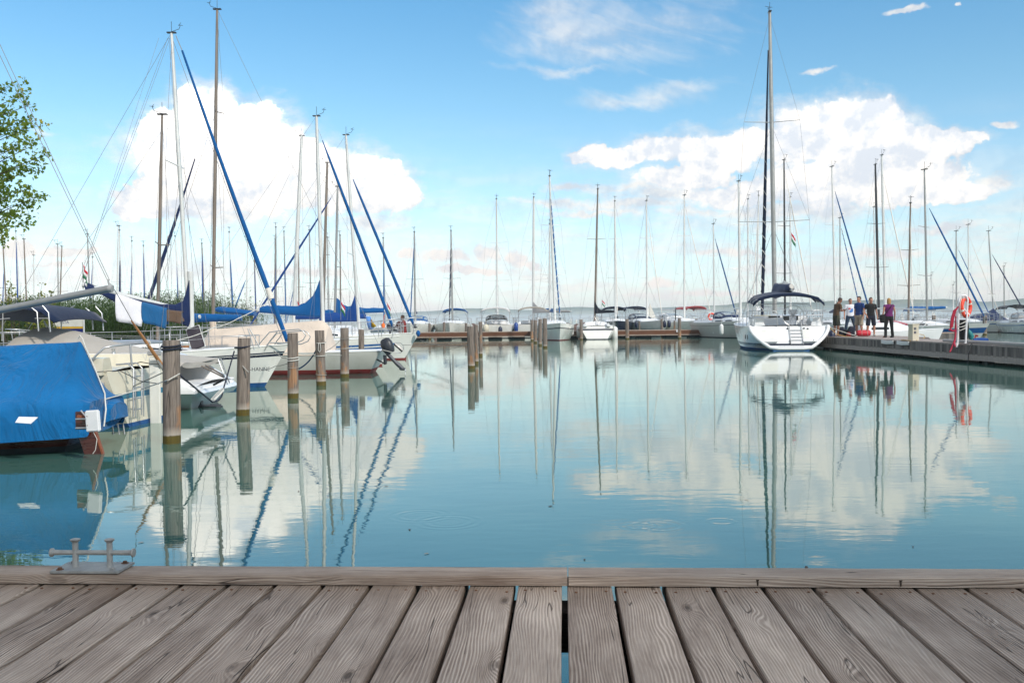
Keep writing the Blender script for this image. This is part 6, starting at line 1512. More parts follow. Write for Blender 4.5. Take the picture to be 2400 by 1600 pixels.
for k, (x, y, h, l) in enumerate(((1318, 752, 8, 'left of two white sails right of the bow-on sailboat'), (1338, 751, 8, 'right of two white sails right of the bow-on sailboat'), (1350.5, 750.5, 6, 'faint small sail beyond the far dock before the black sail cover'), (1400, 750, 13, 'white sail just above the cabin of the navy-striped sailboat'),
        (1559.5, 748, 9, 'sail between the grey-green and lettered yachts'), (1627, 747, 9, 'sail left of the red canopy'), (2114, 742, 13, 'sail right of the woman in purple'), (2189, 741, 13, 'sail right of the blue-striped boat mast'), (2356, 739, 11, 'sail right of the navy covered boat'),
        (935, 755, 9, 'sail left of the cream bow at the left row'), (913, 755, 5, 'faint sail above the left row bows'), (1523, 749, 62, 'tall sail behind the mast of the grey-green yacht'), (1728, 745, 50, 'narrow furled sail left of the big yacht'))):
    lake_sail(x, y, h, 'white '+l if not l.startswith('white') else l, Y=900 if h < 20 else 130)

# ------------------------------------------------------------------ masts of the marina beyond the reeds
LM = 'sailboats of the marina beyond the reeds'
def bg(label, Z, mb, mt, yb=706, rz=180, furl=None, mm='alu_white', sp=(.45,), sw=.7, L=8.5, fr=.05, ft=.9, cover=None, full=0, group=LM, **k):
    return sailboat(label, Z, mb, mt, yb=yb, rzd=rz, L=L, B=2.7, fb=1.0, fs=.85, group=group, hm='gelcoat', furl=furl, spread=sp, sw=sw, mm=mm, fr=fr, ftop=ft, cover=cover, full=full, wm='wire_light', **k)
bg('maroon-masted sailboat at the left frame edge, beyond the bush', 88, 16, (6, 556), 692, 200, 'cover_deep', 'mast_brown', ft=.7, fr=.05)
bg('grey-masted sailboat below the tree, its long blue forestay crossing a brown mast', 80, 46, (37, 541), 690, 205, 'cover_deep', ft=.95, fr=.055)
bg('reddish brown-masted sailboat crossed by a blue forestay, near the left edge', 86, 63, (56, 560), 690, 180, None, 'mast_brown', (.33,))
bg('short thin pale mast right of the reddish brown mast', 95, 78, (79, 598), 688, 180)
bg('grey mast with a tiny red top light, alone left of the flag', 90, 136, (135, 572), 694, 165, None, 'alu_grey', (.3,), ft=.95)
bg('brownish mast leaning right beside the mast with the red top light', 92, 137, (145, 577), 694, 180, None, 'mast_brown')
bg('tall pale mast just right of the small tricolour flag', 84, 211, (205, 548), 700, 180, None, 'alu_grey')
bg('grey mast with thin blue forestay right of the tricolour flag', 88, 217, (217, 602), 700, 198, 'cover_deep', ft=.95, fr=.04)
bg('pale mast with wind vane left of the thick navy forestay', 86, 272, (277, 529), 680, 170)
bg('grey mast with a thick navy blue furled sail, above the white towel', 82, 283, (280, 539), 690, 200, 'cover_navy', ft=.74, fr=.085)
bg('thin grey mast between two blue forestays above the towels', 90, 308.5, (309, 564), 698, 198, 'cover_deep', ft=.80, fr=.05)
bg('cream mast with a long navy forestay above the blue towel', 84, 342, (336, 575), 706, 199, 'cover_deep', 'alu_white', (.12,), ft=.97, fr=.06)
bg('faint cream mast just left of the big white mast', 95, 424, (410, 553), 715, 195, 'cover_deep', ft=.72, fr=.05)
bg('brownish grey mast left of the tall weathered mast', 88, 479, (473, 570), 698, 195, 'cover_deep', 'mast_brown', (.3,), ft=.93, fr=.06)
bg('pale mast right of the tall weathered mast, blue forestay running down right', 84, 545, (537, 543), 714, 198, 'cover_blue', ft=.76, fr=.07)
bg('faint mast whose blue forestay slants down to the left behind the thick blue sail', 90, 576, (580.5, 563), 705, 164, 'cover_blue', ft=.58, fr=.07)
bg('brown mast just right of the thick blue furled sail', 88, 600, (596, 602), 714, 195, 'cover_deep', 'mast_brown', (.3,), ft=.88, fr=.04)
bg('reddish mast, left one of the close pair left of the raked mast', 92, 643, (645, 561), 712, 180, None, 'mast_brown')
bg('dark thin mast, right one of the close pair left of the raked mast', 88, 647, (646.5, 532), 714, 190, 'cover_deep', 'alu_grey', (.25,), ft=.7, fr=.03)
bg('grey mast with blue forestay between the pair and the raked mast', 86, 670, (665.5, 542), 710, 193, 'cover_blue', 'alu_grey', (.2, .5), ft=.72, fr=.04)
bg('brown mast right of the raked off-white mast', 94, 700, (700, 562), 714, 170, 'cover_blue', 'mast_brown', ft=.7, fr=.04)
bg('dark grey mast midway between the two thick off-white masts', 86, 729, (725, 539), 714, 180, None, 'alu_grey')
bg('thin mast with crosstrees just right of the twin-striped boat mast', 92, 769, (768, 556), 714, 165, 'cover_blue', 'alu_grey', (.16, .3), ft=.6, fr=.03)
bg('brown thin mast right of the purple-blue furled sail mast', 88, 798, (797, 551), 714, 180, None, 'mast_brown', (.4,))
bg('grey mast crossed by the rightmost blue furled headsail of the left row', 82, 902, (898, 557), 714, 186, 'cover_blue', 'alu_grey', ft=.75, fr=.06)

# ------------------------------------------------------------------ boats beyond the right-hand pier
RM = 'sailboats moored beyond the right-hand pier'
def rb(*a, **k): return bg(*a, full=1, group=RM, **k)
rb('tall sailboat with navy slanting furled sail and navy boom cover behind the four men', 76, 1958, (1949.7, 390), 720, 203, 'furl_teal', sp=(.3, .62), sw=.95, L=10.5, ft=.90, fr=.065, cover='cover_navy', boomdir=(-.6, -.8, 0), boomlen=.42)
rb('sailboat with a blue and white lashed furled sail beside the navy slanting sail', 90, 1969, (1968.6, 510), 700, 198, 'cover_blue', 'alu_grey', (.3,), ft=.96, fr=.05, fzig=18)
rb('thin grey mast left of the black mast behind the men', 92, 2052, (2048, 485), 718, 180, sp=(.3, .6))
rb('black-masted yacht with a dark bird-like top between men and woman', 78, 2060, (2051.5, 385), 720, 180, mm='alu_dark', sp=(.34, .62), sw=.95, L=10.5, r=.11, fr=.04)
rb('tallest pale double mast just left of the woman in purple', 80, 2076, (2066.5, 363), 720, 190, sp=(.43, .7), sw=1.3, L=11, furl='sail_white', fr=.05, r=.13)
rb('dark-masted sailboat with blue boom cover right of the woman in purple', 63, 2129, (2134, 475), 722, 162, mm='mast_brown', sp=(.3, .6), L=8.5, cover='cover_blue', boomdir=(-.85, -.5, .05), boomlen=.35, furl='sail_white', fr=.03)
s8, H8 = rb('sailboat with blue hull stripe and blue furled sail, right of the woman in purple', 58, 2173, (2166.6, 397), 722, 222, 'cover_blue', 'alu_grey', (.3, .62), sw=.95, L=9.2, ft=.80, fr=.06, sm='stripe_blue', stripes=((.45, .78),))
rb('short thin mast right of the blue-striped sailboat mast', 110, 2186, (2182, 645), 720, 180)
rb('sailboat with pale lettered hull and blue canopy left of the lifebuoy frame', 86, 2242, (2241, 541), 712, 205, 'cover_blue', 'alu_grey', (.3,), ft=.84, fr=.045, bim='cover_blue', L=9.5)
rb('pale mast just right of the white lifebuoy frame', 84, 2271.5, (2269, 526), 712, 205, 'sail_white', sp=(.18, .45), fr=.03)
s12, H12 = rb('sailboat under a navy tent cover at the right-hand dock', 90, 2329, (2317, 541), 728, 215, 'cover_navy', 'alu_grey', (.28,), ft=.78, fr=.06, L=8.5)
rb('thin mast near the right edge, right of the navy tent cover', 105, 2354, (2353, 624), 720, 180, mm='alu_grey', sp=(.3,))
rb('thinnest short mast left of the lifebuoy frame', 110, 2234, (2234, 667), 720, 180, sp=(.3,))
rb('white yacht with grey canopy cut by the right frame edge', 76, 2420, (2425, 300), 740, 170, sp=(.3, .6), L=11, bim='canvas_black', dod='canvas_grey')
# navy tent over the boat at the dock
b = MB(); rows = []
for (x, yr, hw) in ((2268, 745, .6), (2282, 737, 1.1), (2300, 735, 1.25), (2316, 731, 1.3), (2328, 722, 1.3), (2340, 734, 1.25), (2356, 745, 1.1), (2372, 754, .8), (2385, 760, .3)):
    c = PY(x, yr, 88.5); rows.append([(c.x, c.y+hw*v, .75+(c.z-.75)*(1-abs(v)**1.2)) for v in (-1, -.85, -.5, -.2, 0, .2, .5, .85, 1)])
b.grid(rows); b.add(rows[0], [tuple(range(9))]); tag(b.build('tent_cover', 'cover_navy', None, 60), 'navy blue tent cover rising to a point round a mast by the right-hand dock', 'boat cover')

# ------------------------------------------------------------------ right-hand pier
def pier():
    o = empty('pier', (15.4, 40, 0), 0, 'grey wooden pier running in from the right edge with vertical side boards', 'pier')
    def seg(x0, x1, y0, y1, nm='decking'):
        n = int((y1-y0)/.18); b = MB(); rnd = []; rg = random.Random(4)
        for i in range(n):
            y = y0+(i+.5)*(y1-y0)/n; b.box(((x0+x1)/2-15.4, y-40, .58+rg.uniform(-.002, .002)), (x1-x0, (y1-y0)/n-.012, .04)); rnd += [rg.random()]*6
        b.a['rnd'] = rnd; b.build(nm, 'pier_deck', o, 0)
    wood_board('pier_deck', (.20,.165,.15), (.48,.42,.39), 'X')
    seg(14.5, 16.35, 12, 39.6); seg(14.5, 17.6, 39.6, 50)
    for k, (x, y0, y1) in enumerate(((14.47, 12, 50.05), (16.38, 12, 39.6), (17.63, 39.6, 48.4))):
        b = MB(); b.box((x-15.4, (y0+y1)/2-40, .325), (.05, y1-y0, .46)); b.build('side_boards', 'pier_side', o, 0)
    b = MB(); b.box((16.05-15.4, 50.08-40, .325), (3.2, .05, .46)); b.build('side_boards', 'pier_side', o, 0)
    b = MB(); b.box((14.475-15.4, -9, .582), (.08, 38.0, .05), bev=.006); b.a['rnd'] = [.7]*len(b.f); b.build('edge_beam', 'pier_deck', o, 30)
    for y in range(14, 50, 3):
        for x in (14.75, 16.1):
            b = MB(); b.box((x-15.4, y-40, -1.0), (.22, .22, 2.6)); b.build('support_post', 'antifoul_dark', o, 30)
pier()
dock('cross_pier', 'grey wooden cross pier behind the right-hand pier', 17.7, 24.2, 49.5, 51.2, 'pier_side_x', .6, .14) if plank_side('pier_side_x', (.05,.047,.045), (.22,.20,.18), (.30,.27,.25), .12, .16, 'X') is None else 0

# ------------------------------------------------------------------ the big white yacht
def big_yacht():
    rz = R(-7.7); L, B = 10.9, 3.85; S = Vector((12.42, 41.6, 0)); d = Vector((-math.sin(rz), math.cos(rz), 0)); c = S+d*(L/2)
    o = empty('white_yacht', c, rz, 'big white yacht moored stern-on at the pier with a dark canopy', 'yacht'); M = Matrix.Rotation(-rz, 3, 'Z')
    def loc(p): return M @ (Vector(p)-c)
    H = Hull(L, B, 1.42, 1.10, .93, over=.7, trans=1.0, stripes=((.155, .185), (.215, .30)), boot=.11, keel=-.35, flare=.84, fine=1.75, sflare=.42)
    H.build(o, 'gelcoat_white', 'antifoul_blue', 'stripe_navy', n=32); y0 = -L/2
    cabin(o, H, .36, .74, .58, .36, 'gelcoat_white', ((.08, .34), (.4, .6)))
    my = (loc(PY(1816, 735, 47.5)).y); hd = PY(1804, 28, 47.5); mb = PY(1816, 735, 47.5); l0 = loc(mb); l1 = loc(hd)
    rig(o, H, my, hd.z, (l1.x-l0.x, l1.y-l0.y), .115, 'alu_grey', (.305, .635), 1.75, 1.7, .0055, 'wire', None, back=False, mh=1.5, ftop=.90)
    for ch in o.children: 
        if ch.name.startswith(('mast', 'rigging')): ch.location.x += l0.x
    a, b_ = loc(PY(1800.5, 118, 47.6)), loc(PY(1786, 752, 52)); n = 24; q = MB(); q.tube([a.lerp(b_, i/n) for i in range(n+1)], [.03+.065*min(1, 1.6*i/n)*(1-.3*(i/n)**6) for i in range(n+1)], 10); q.build('furled_headsail', 'furl_navy', o, 60)
    q = MB(); zz = []
    for i in range(140):
        u = .35+.62*i/139; p = a.lerp(b_, u); r_ = .105*min(1, 1.5*u)*.98; zz.append(p+Vector((r_*math.cos(i*.5), r_*math.sin(i*.5), 0)))
    q.tube(zz, .018, 4); q.build('lashing', 'rope_white', o, 60)
    g = loc(PY(1817, 690, 47.3)); e = loc(PY(1857, 679, 43.3)); q = MB(); q.tube([g, e], .07, 8); q.build('boom', 'alu_grey', o, 60)
    rows = []; rg = random.Random(4)
    for i in range(15):
        u = i/14; p = g.lerp(e, u*.93); h = lerp(.52, .24, u); w_ = lerp(.24, .20, u)*(1 if 0 < i < 14 else .4)
        rows.append([p+Vector((w_*math.cos(a_)*(1+.1*math.sin(i+a_*2)), 0, h*math.sin(a_)*(1 if math.sin(a_) > 0 else .55)+.06)) for a_ in [2*math.pi*j/12 for j in range(12)]])
    q = MB(); q.grid(rows, None, True); q.add(rows[0], [tuple(range(12))]); q.add(rows[-1], [tuple(range(11, -1, -1))]); q.build('sail_cover', 'cover_navy', o, 55)
    rows = [[p+Vector((.10*math.cos(a_), 0, .10+.30*math.sin(a_)*(1-abs(i-4)/6)+.04*math.sin(i*3+a_))) for a_ in [2*math.pi*j/8 for j in range(8)]] for i, p in [(i, g.lerp(e, .06+i*.115)+Vector((.03*math.sin(i*2), 0, .22-.02*i))) for i in range(9)]]
    q = MB(); q.grid(rows, None, True); q.add(rows[0], [tuple(range(8))]); q.add(rows[-1], [tuple(range(8))]); q.build('furled_mainsail', 'sail_white', o, 40)
    # canopy over the cockpit
    bimini(o, y0+1.0, y0+3.0, 3.15, 2.28, 2.42, 'canvas_navy', .30, zdeck=1.12, hang=.15)
    # stern: raised rim, recessed scoop, steps, boarding ladder
    def tp(xn, z, off=0):      # point on the raked transom
        u = (z-H.keel)/(H.sheer(0)-H.keel); return Vector((xn, y0+1.0*u-off, z))
    rim = []
    zs_ = [1.10, .95, .75, .55, .38, .24, .15]
    for z in zs_: p = H.pt(0, z, -1); rim.append(Vector((p.x+.07, p.y-.03, p.z)))
    wb = abs(H.pt(0, .15, 1).x)-.07
    for x in (-.6, -.2, .2, .6): rim.append(tp(x*wb, .105, .03))
    for z in reversed(zs_): p = H.pt(0, z, 1); rim.append(Vector((p.x-.07, p.y-.03, p.z)))
    q = MB(); q.tube(rim, [.085]*len(rim), 8); q.build('transom_rim', 'gelcoat_white', o, 60)
    q = MB(); rr = []
    for k, (w_, z) in enumerate(((1.42, 1.04), (1.34, .80), (1.10, .52), (.80, .28))): rr.append([tp(x*w_, z, -.10-.06*(1-x*x)) for x in (-1, -.5, 0, .5, 1)])
    q.grid(rr); q.build('scoop_panel', 'deck_white', o, 50)
    for sx in (-1, 1):
        q = MB(); q.box(tp(sx*.85, .42, -.02), (.62, .34, .05), bev=.02); q.build('step', 'deck_white', o, 30)
        q = MB(); q.grid([[tp(sx*lerp(.5, 1.22, v), lerp(.55, .95, u), .0+.02*math.sin(v*3)) for v in (0, .33, .66, 1)] for u in (0, .5, 1)]); q.build('locker_lid', 'gelcoat', o, 50)
    q = MB()
    for x in (.02, .56): q.tube([tp(x, 1.20, .02)+Vector((0, 0, .10)), tp(x, .30, .05)], .018, 6)
    for z in (.32, .48, .62, .78, .92): q.tube([tp(.02, z, .05), tp(.56, z, .05)], .016, 5)
    q.build('boarding_ladder', 'steel', o, 60)
    for (x, z) in ((-.06, 1.0), (.66, 1.0), (.82, .98)):
        q = MB(); q.lathe([(0, 0), (.04, 0), (.04, .02), (0, .03)], tp(x, z, .05), 8, 'Y'); q.build('socket', 'rubber_black', o)
    for x in (-.02, -1.9*0+1.02):
        q = MB(); q.tube([tp(x, .50, .06), tp(x, .34, .06)], .016, 5); q.build('grab_handle', 'alu_dark', o)
    for k, x in enumerate((1768.5, 1780.5)):
        p = loc(PY(x, 784, 42.8)); q = MB(); q.lathe([(0, -.012), (.09, -.01), (.10, 0), (.075, .02), (0, .02)], (0, 0, 0), 14, 'X'); e_ = q.build('porthole', 'window_dark', o, 60); e_.location = (-H.half(.09+.03*k)*1.0+.015, y0+1.0+.75*k, .62); e_.scale = (1, 1.0, 1.25)
    rails(o, H, .12, .93, .62, 6, tr=.016, wr=.006, pushpit=False)
    # stern pulpit with two seats, gate in the middle
    z = 1.12
    for sx in (-1, 1):
        q = MB(); q.tube([(sx*1.72, y0+2.2, z), (sx*1.72, y0+2.15, z+.66), (sx*1.70, y0+1.25, z+.68), (sx*1.45, y0+.98, z+.68), (sx*.62, y0+.92, z+.68), (sx*.50, y0+.92, z+.60), (sx*.50, y0+.95, z)], .017, 6)
        q.tube([(sx*1.72, y0+2.15, z+.34), (sx*1.70, y0+1.25, z+.34), (sx*1.45, y0+.98, z+.34), (sx*.52, y0+.92, z+.34)], .012, 5); q.tube([(sx*1.5, y0+1.0, z), (sx*1.5, y0+1.0, z+.68)], .015, 5); q.build('stern_rail', 'steel', o, 60)
        q = MB(); q.box((sx*1.15, y0+1.12, z+.47), (.75, .36, .04), bev=.015); q.build('rail_seat', 'gelcoat_cream' if sx < 0 else 'plastic_white', o, 30)
        q = MB(); rr = []
        for i in range(5):
            y = lerp(y0+1.2, y0+3.9, i/4); rr.append([(sx*1.5, y, z-.02), (sx*1.42, y, z+.33), (sx*1.12, y, z+.34), (sx*1.0, y, z-.02)])
        q.grid(rr); q.add(rr[0], [(0, 1, 2, 3)]); q.build('coaming', 'gelcoat_white', o, 30)
    q = MB(); cw = Vector((.35, y0+1.9, z+.45)); Mw = Matrix.Rotation(R(82), 3, 'X'); q.torus(cw, .48, .016, Mw, 26, 5)
    for k in range(3):
        a_ = k*math.pi/3; dd = Mw @ Vector((.48*math.cos(a_), .48*math.sin(a_), 0)); q.tube([cw-dd, cw+dd], .010, 4)
    q.build('steering_wheel', 'steel', o, 60)
    q = MB(); q.box((.35, y0+2.05, z+.25), (.30, .22, .55), bev=.05); q.box((.35, y0+2.0, z+.62), (.42, .14, .22), bev=.04); q.build('binnacle', 'plastic_white', o, 30)
    q = MB(); q.box((-.22, y0+3.95, z+.15), (.55, .05, .62)); q.build('companionway', 'window_dark', o, 0); q = MB(); q.box((.55, y0+3.93, z+.35), (.7, .04, .22)); q.build('instrument_panel', 'window_dark', o, 0)
    q = MB(); q.grid([[(-1.45, y0+3.98, z-.02), (1.45, y0+3.98, z-.02)], [(-1.25, y0+4.02, z+.45), (1.25, y0+4.02, z+.45)], [(-1.1, y0+4.3, z+.50), (1.1, y0+4.3, z+.50)]]); q.build('cabin_back', 'gelcoat_white', o, 30)
    q = MB(); rr = []
    for k_ in range(3):
        q = MB(); q.box((-1.32+.0*k_, y0+2.9+.42*k_, z+.28), (.30, .22, .03), Matrix.Rotation(R(38), 3, 'Y')); q.build('vent_strip', 'stripe_navy', o, 0)
    q = MB(); q.tube([(-1.2, y0+2.3, z+.9), (-1.2, y0+3.1, z+1.0), (0, y0+3.2, z+1.05), (1.2, y0+3.1, z+1.0), (1.2, y0+2.3, z+.9)], .02, 6); q.build('sheet_arch', 'steel', o, 60)
big_yacht()
fender('long navy fender between the big white yacht and the pier', PY(1949, 793, 43.2)+Vector((0, 0, .0)), .75, .16, 'fender_navy', .2)
rope('mooring_line', 'yellow mooring rope from the big yacht stern to the pier', [PY(1943, 764, 42.5), PY(1962, 783, 42.3), PY(2005, 789.5, 42.0)], .016, 'rope_yellow', .04)
rope('mooring_line', 'white mooring rope from the big yacht stern to the pier', [PY(1943, 765, 42.5), PY(2010, 787.5, 42.0)], .016, 'rope_white', .03)

# ------------------------------------------------------------------ people
def person(label, x, yf, head, face=0, shirt='cloth_white', legs='cloth_denim', short=False, sleeves=True, hair='hair_brown', skin='skin', h=1.75, arms=('down', 'down'), bow=0.0, shoes='shoe_dark', stance=.12, woman=False, longhair=False, wide=1.0, at=None, print_=False, hipshift=0.0):
    g = at if at is not None else G(x, yf, .605); Z = g.y; s = h/1.75
    o = empty('person', (g.x, g.y, g.z), R(face), label, 'person')
    def V(x_, y_, z_): return Vector((x_*s*wide if abs(x_) > .01 else x_*s, y_*s, z_*s))
    lean = bow*.10
    def loft(b, rows, n=14):
        rr = [[V(c[0], c[1], c[2])+Vector((rx*s*math.cos(2*math.pi*j/n), ry*s*math.sin(2*math.pi*j/n), 0)) for j in range(n)] for (c, rx, ry) in rows]
        b.grid(rr, None, True); b.add(rr[0], [tuple(range(n))]); b.add(rr[-1], [tuple(range(n-1, -1, -1))])
    hw = wide; b = MB(); hs = hipshift
    torso = [((hs, 0, .86), .150*hw, .105), ((hs, 0, .95), .168*hw, .115), ((hs*.7, 0, 1.06), (.135 if woman else .148)*hw, .098), ((0, lean*.4, 1.20), .155*hw, .105), ((0, lean*.8, 1.34), .185*hw, .112), ((0, lean, 1.42), .178*hw, .095), ((0, lean*1.2, 1.47), .085, .062), ((0, lean*1.3, 1.53), .056, .056)]
    loft(b, torso)
    hc = V(0, lean*1.3+.02+bow*.09, 1.625-bow*.03)
    M = Matrix.Rotation(-bow*.75, 3, 'X') @ Matrix.Rotation(R(head), 3, 'Z') if bow else Matrix.Rotation(R(head), 3, 'Z')
    # head with jaw, nose, ears
    rr = []
    for (z, rx, ry, cy) in ((-.125, .030, .030, .045), (-.105, .048, .055, .030), (-.06, .063, .078, .015), (-.01, .071, .090, .004), (.04, .075, .097, -.004), (.085, .066, .088, -.010), (.115, .040, .055, -.012), (.125, .012, .018, -.012)):
        rr.append([hc+M @ (Vector((rx*math.cos(2*math.pi*j/16), cy+ry*math.sin(2*math.pi*j/16), z))*s) for j in range(16)])
    b.grid(rr, None, True); b.add(rr[0], [tuple(range(16))]); b.add(rr[-1], [tuple(range(16))])
    b.tube([V(0, lean*1.2, 1.48), hc+M @ Vector((0, 0, -.07))], [.056*s, .052*s], 10)
    b.tube([hc+M @ (Vector((0, .088, .012))*s), hc+M @ (Vector((0, .112, -.025))*s), hc+M @ (Vector((0, .09, -.034))*s)], [.008*s, .014*s, .010*s], 6)
    for sd in (-1, 1): b.tube([hc+M @ (Vector((sd*.070, .0, .015))*s), hc+M @ (Vector((sd*.082, -.008, .0))*s), hc+M @ (Vector((sd*.072, .002, -.03))*s)], [.012*s, .016*s, .010*s], 6)
    # legs
    legsp = []
    for sd in (-1, 1):
        hip = V(sd*.088+hs, 0, .90); kn = V(sd*(.095+stance*.35)+hs*.5, .02, .49); an = V(sd*(.09+stance*.6), -.015, .085)
        b.tube([hip, hip.lerp(kn, .45), kn, kn.lerp(an, .35), kn.lerp(an, .8), an], [.092*s, .080*s, .056*s, .058*s, .040*s, .038*s], 10)
        b.tube([an+V(0, -.045, -.045), an+V(sd*.01, .05, -.048), an+V(sd*.02, .14, -.062), an+V(sd*.02, .19, -.070)], [.036*s, .040*s, .034*s, .018*s], 8)
        legsp.append((hip, kn, an))
    # arms
    armsp = []
    for k, sd in enumerate((-1, 1)):
        sh = V(sd*.185, lean, 1.405); mode = arms[k]
        if mode == 'down': el, wr = V(sd*.245, lean-.02, 1.12), V(sd*.265, .05, .87); fd = Vector((0, .15, -1))
        elif mode == 'pocket': el, wr = V(sd*.275, -.05, 1.13), V(sd*.19, .06, .92); fd = Vector((-sd*.4, .1, -1))
        elif mode == 'phone': el, wr = V(sd*.23, .05+lean, 1.12), V(sd*.07, .27+lean, 1.16); fd = Vector((-sd*.5, .8, .25))
        elif mode == 'hip': el, wr = V(sd*.30, -.03, 1.16), V(sd*.20, .04, 1.0); fd = Vector((-sd*.6, .2, -.6))
        b.tube([sh+V(-sd*.03, 0, .01), sh, sh.lerp(el, .5), el, el.lerp(wr, .4), wr], [.050*s, .052*s, .044*s, .036*s, .036*s, .025*s], 9)
        fd = fd.normalized(); side = fd.cross(Vector((sd, 0, 0.01))).normalized(); pal = wr+fd*.045*s
        b.tube([wr, wr+fd*.03*s, wr+fd*.09*s], [.024*s, .033*s, .034*s], 8, flat=.55)
        for q_ in range(4):
            f0 = wr+fd*.085*s+side*(q_-1.5)*.017*s; L_ = (.062, .074, .070, .054)[q_]*s; cu = Vector((-sd*.4, .0, 0))*.02*s; b.tube([f0, f0+fd*L_*.5, f0+fd*L_+cu], [.0095*s, .009*s, .006*s], 5)
        b.tube([wr+fd*.025*s+side*.028*s, wr+fd*.055*s+side*.052*s, wr+fd*.09*s+side*.05*s], [.012*s, .010*s, .007*s], 5)
        armsp.append((sh, el, wr, fd))
    body = b.build('body', skin, o, 180)
    rm = body.modifiers.new('remesh', 'REMESH'); rm.mode = 'VOXEL'; rm.voxel_size = .011*s; rm.use_smooth_shade = True
    sm_ = body.modifiers.new('smooth', 'SMOOTH'); sm_.iterations = 3; sm_.factor = .5
    # clothes
    c = MB(); e = .016
    top = [((hs, 0, .90 if not woman else .93), .172*hw, .125), ((hs*.9, 0, .98), .176*hw, .128), ((hs*.6, 0, 1.07), (.150 if woman else .163)*hw, .115), ((0, lean*.4, 1.20), .168*hw, .120), ((0, lean*.8, 1.34), .197*hw, .126), ((0, lean, 1.425), .186*hw, .106), ((0, lean*1.15, 1.475), .09, .07)]
    loft(c, top)
    for k, sd in enumerate((-1, 1)):
        sh, el, wr, fd = armsp[k]; u = .62 if sleeves else .16
        c.tube([sh+V(-sd*.06, 0, .005), sh+V(0, 0, .002), sh.lerp(el, u*.6), sh.lerp(el, u)], [.062*s, .067*s, .062*s, .064*s], 10)
    tp = c.build('shirt', shirt, o, 180); rm = tp.modifiers.new('remesh', 'REMESH'); rm.mode = 'VOXEL'; rm.voxel_size = .012*s; rm.use_smooth_shade = True
    sm_ = tp.modifiers.new('smooth', 'SMOOTH'); sm_.iterations = 3
    c = MB(); loft(c, [((hs, 0, .80), .155*hw, .115), ((hs, 0, .90), .176*hw, .128), ((hs, 0, .985), .160*hw, .118)])
    for (hip, kn, an) in legsp:
        if short: c.tube([hip+V(0, 0, .03), hip.lerp(kn, .5), hip.lerp(kn, 1.02)], [.105*s, .100*s, .100*s], 12)
        else: c.tube([hip+V(0, 0, .03), hip.lerp(kn, .5), kn, kn.lerp(an, .5), an+V(0, 0, -.03)], [.104*s, .092*s, .072*s, .066*s, .066*s], 12)
    tr = c.build('shorts' if short else 'trousers', legs, o, 180); rm = tr.modifiers.new('remesh', 'REMESH'); rm.mode = 'VOXEL'; rm.voxel_size = .012*s; rm.use_smooth_shade = True
    sm_ = tr.modifiers.new('smooth', 'SMOOTH'); sm_.iterations = 3
    # hair cap
    c = MB(); rr = []; lo = -.03 if not longhair else -.12
    for (z, rx, ry, cy) in ((lo, .074+.012*longhair, .072, -.035), (.0, .079+.012*longhair, .086, -.022), (.04, .082+.008*longhair, .101, -.012), (.085, .073, .095, -.012), (.118, .048, .064, -.012), (.134, .014, .02, -.012)):
        rr.append([hc+M @ (Vector((rx*math.cos(2*math.pi*j/16), (cy+ry*math.sin(2*math.pi*j/16)) if z > .045 or math.sin(2*math.pi*j/16) < .25 else .012, z))*s) for j in range(16)])
    c.grid(rr, None, True); c.add(rr[0], [tuple(range(16))]); c.add(rr[-1], [tuple(range(16))]); c.build('hair', hair, o, 60)
    for sd in (-1, 1):
        c = MB(); p = hc+M @ (Vector((sd*.028, .087, .018))*s); c.lathe([(0, -.006), (.008, 0), (0, .006)], p, 6); c.build('eye', 'ink', o)
    c = MB(); c.tube([hc+M @ (Vector((-.022, .086, -.058))*s), hc+M @ (Vector((0, .094, -.060))*s), hc+M @ (Vector((.022, .086, -.058))*s)], .005*s, 5); c.build('mouth', 'cloth_red', o)
    if shoes:
        for (hip, kn, an) in legsp:
            c = MB(); c.tube([an+V(0, -.06, -.045), an+V(0, .03, -.044), an+V(0, .13, -.055), an+V(0, .21, -.066)], [.040*s, .047*s, .043*s, .022*s], 8); c.build('shoe', shoes, o, 60)
    if print_:
        for (m_, pts) in (('print_blue', [(-.09, 1.12), (-.10, 1.24), (-.05, 1.30), (.0, 1.22), (.06, 1.14), (.02, 1.08)]), ('print_red', [(-.01, 1.27), (.03, 1.31), (.10, 1.30), (.11, 1.26), (.04, 1.24)])):
            c = MB(); vs = [V(a_, .121, z) for a_, z in pts]; c.add(vs, [tuple(range(len(vs)))]); c.build('shirt_print', m_, o, 0, thick=.01)
    return o, armsp, V
# four men and a woman on the pier
p1_, a1_, V1 = person('barefoot man in a brown shirt and plaid shorts bending over a phone', 1960, 787.5, 0, -80, 'cloth_brown', 'cloth_plaid', True, True, 'hair_brown', 'skin_tan', 1.80, ('phone', 'phone'), .75, None, .10, wide=1.12)
b = MB(); b.box(a1_[0][2].lerp(a1_[1][2], .5)+Vector((0, .09, .03)), (.075, .15, .012), Matrix.Rotation(R(30), 3, 'X'), bev=.003); ph = b.build('phone', 'ink', None, 30); ph.parent = p1_; 
person('bearded man in a white printed t-shirt and jeans with arms hanging', 1993, 785.5, 8, 172, 'cloth_white', 'cloth_denim', False, True, 'hair_brown', 'skin', 1.76, ('down', 'down'), .0, 'shoe_dark', .22, print_=True, wide=1.08)
person('man in a blue t-shirt and khaki shorts facing left, hand in pocket', 2014, 787.5, 0, 115, 'cloth_blue', 'cloth_khaki', True, True, 'hair_dark', 'skin', 1.82, ('down', 'pocket'), .0, 'shoe_dark', .08, wide=1.1)
person('man in a black t-shirt and navy shorts facing the camera', 2041, 787.5, 0, 178, 'cloth_black', 'cloth_navy', True, True, 'hair_brown', 'skin', 1.76, ('down', 'pocket'), .0, 'shoe_light', .10, wide=1.05)
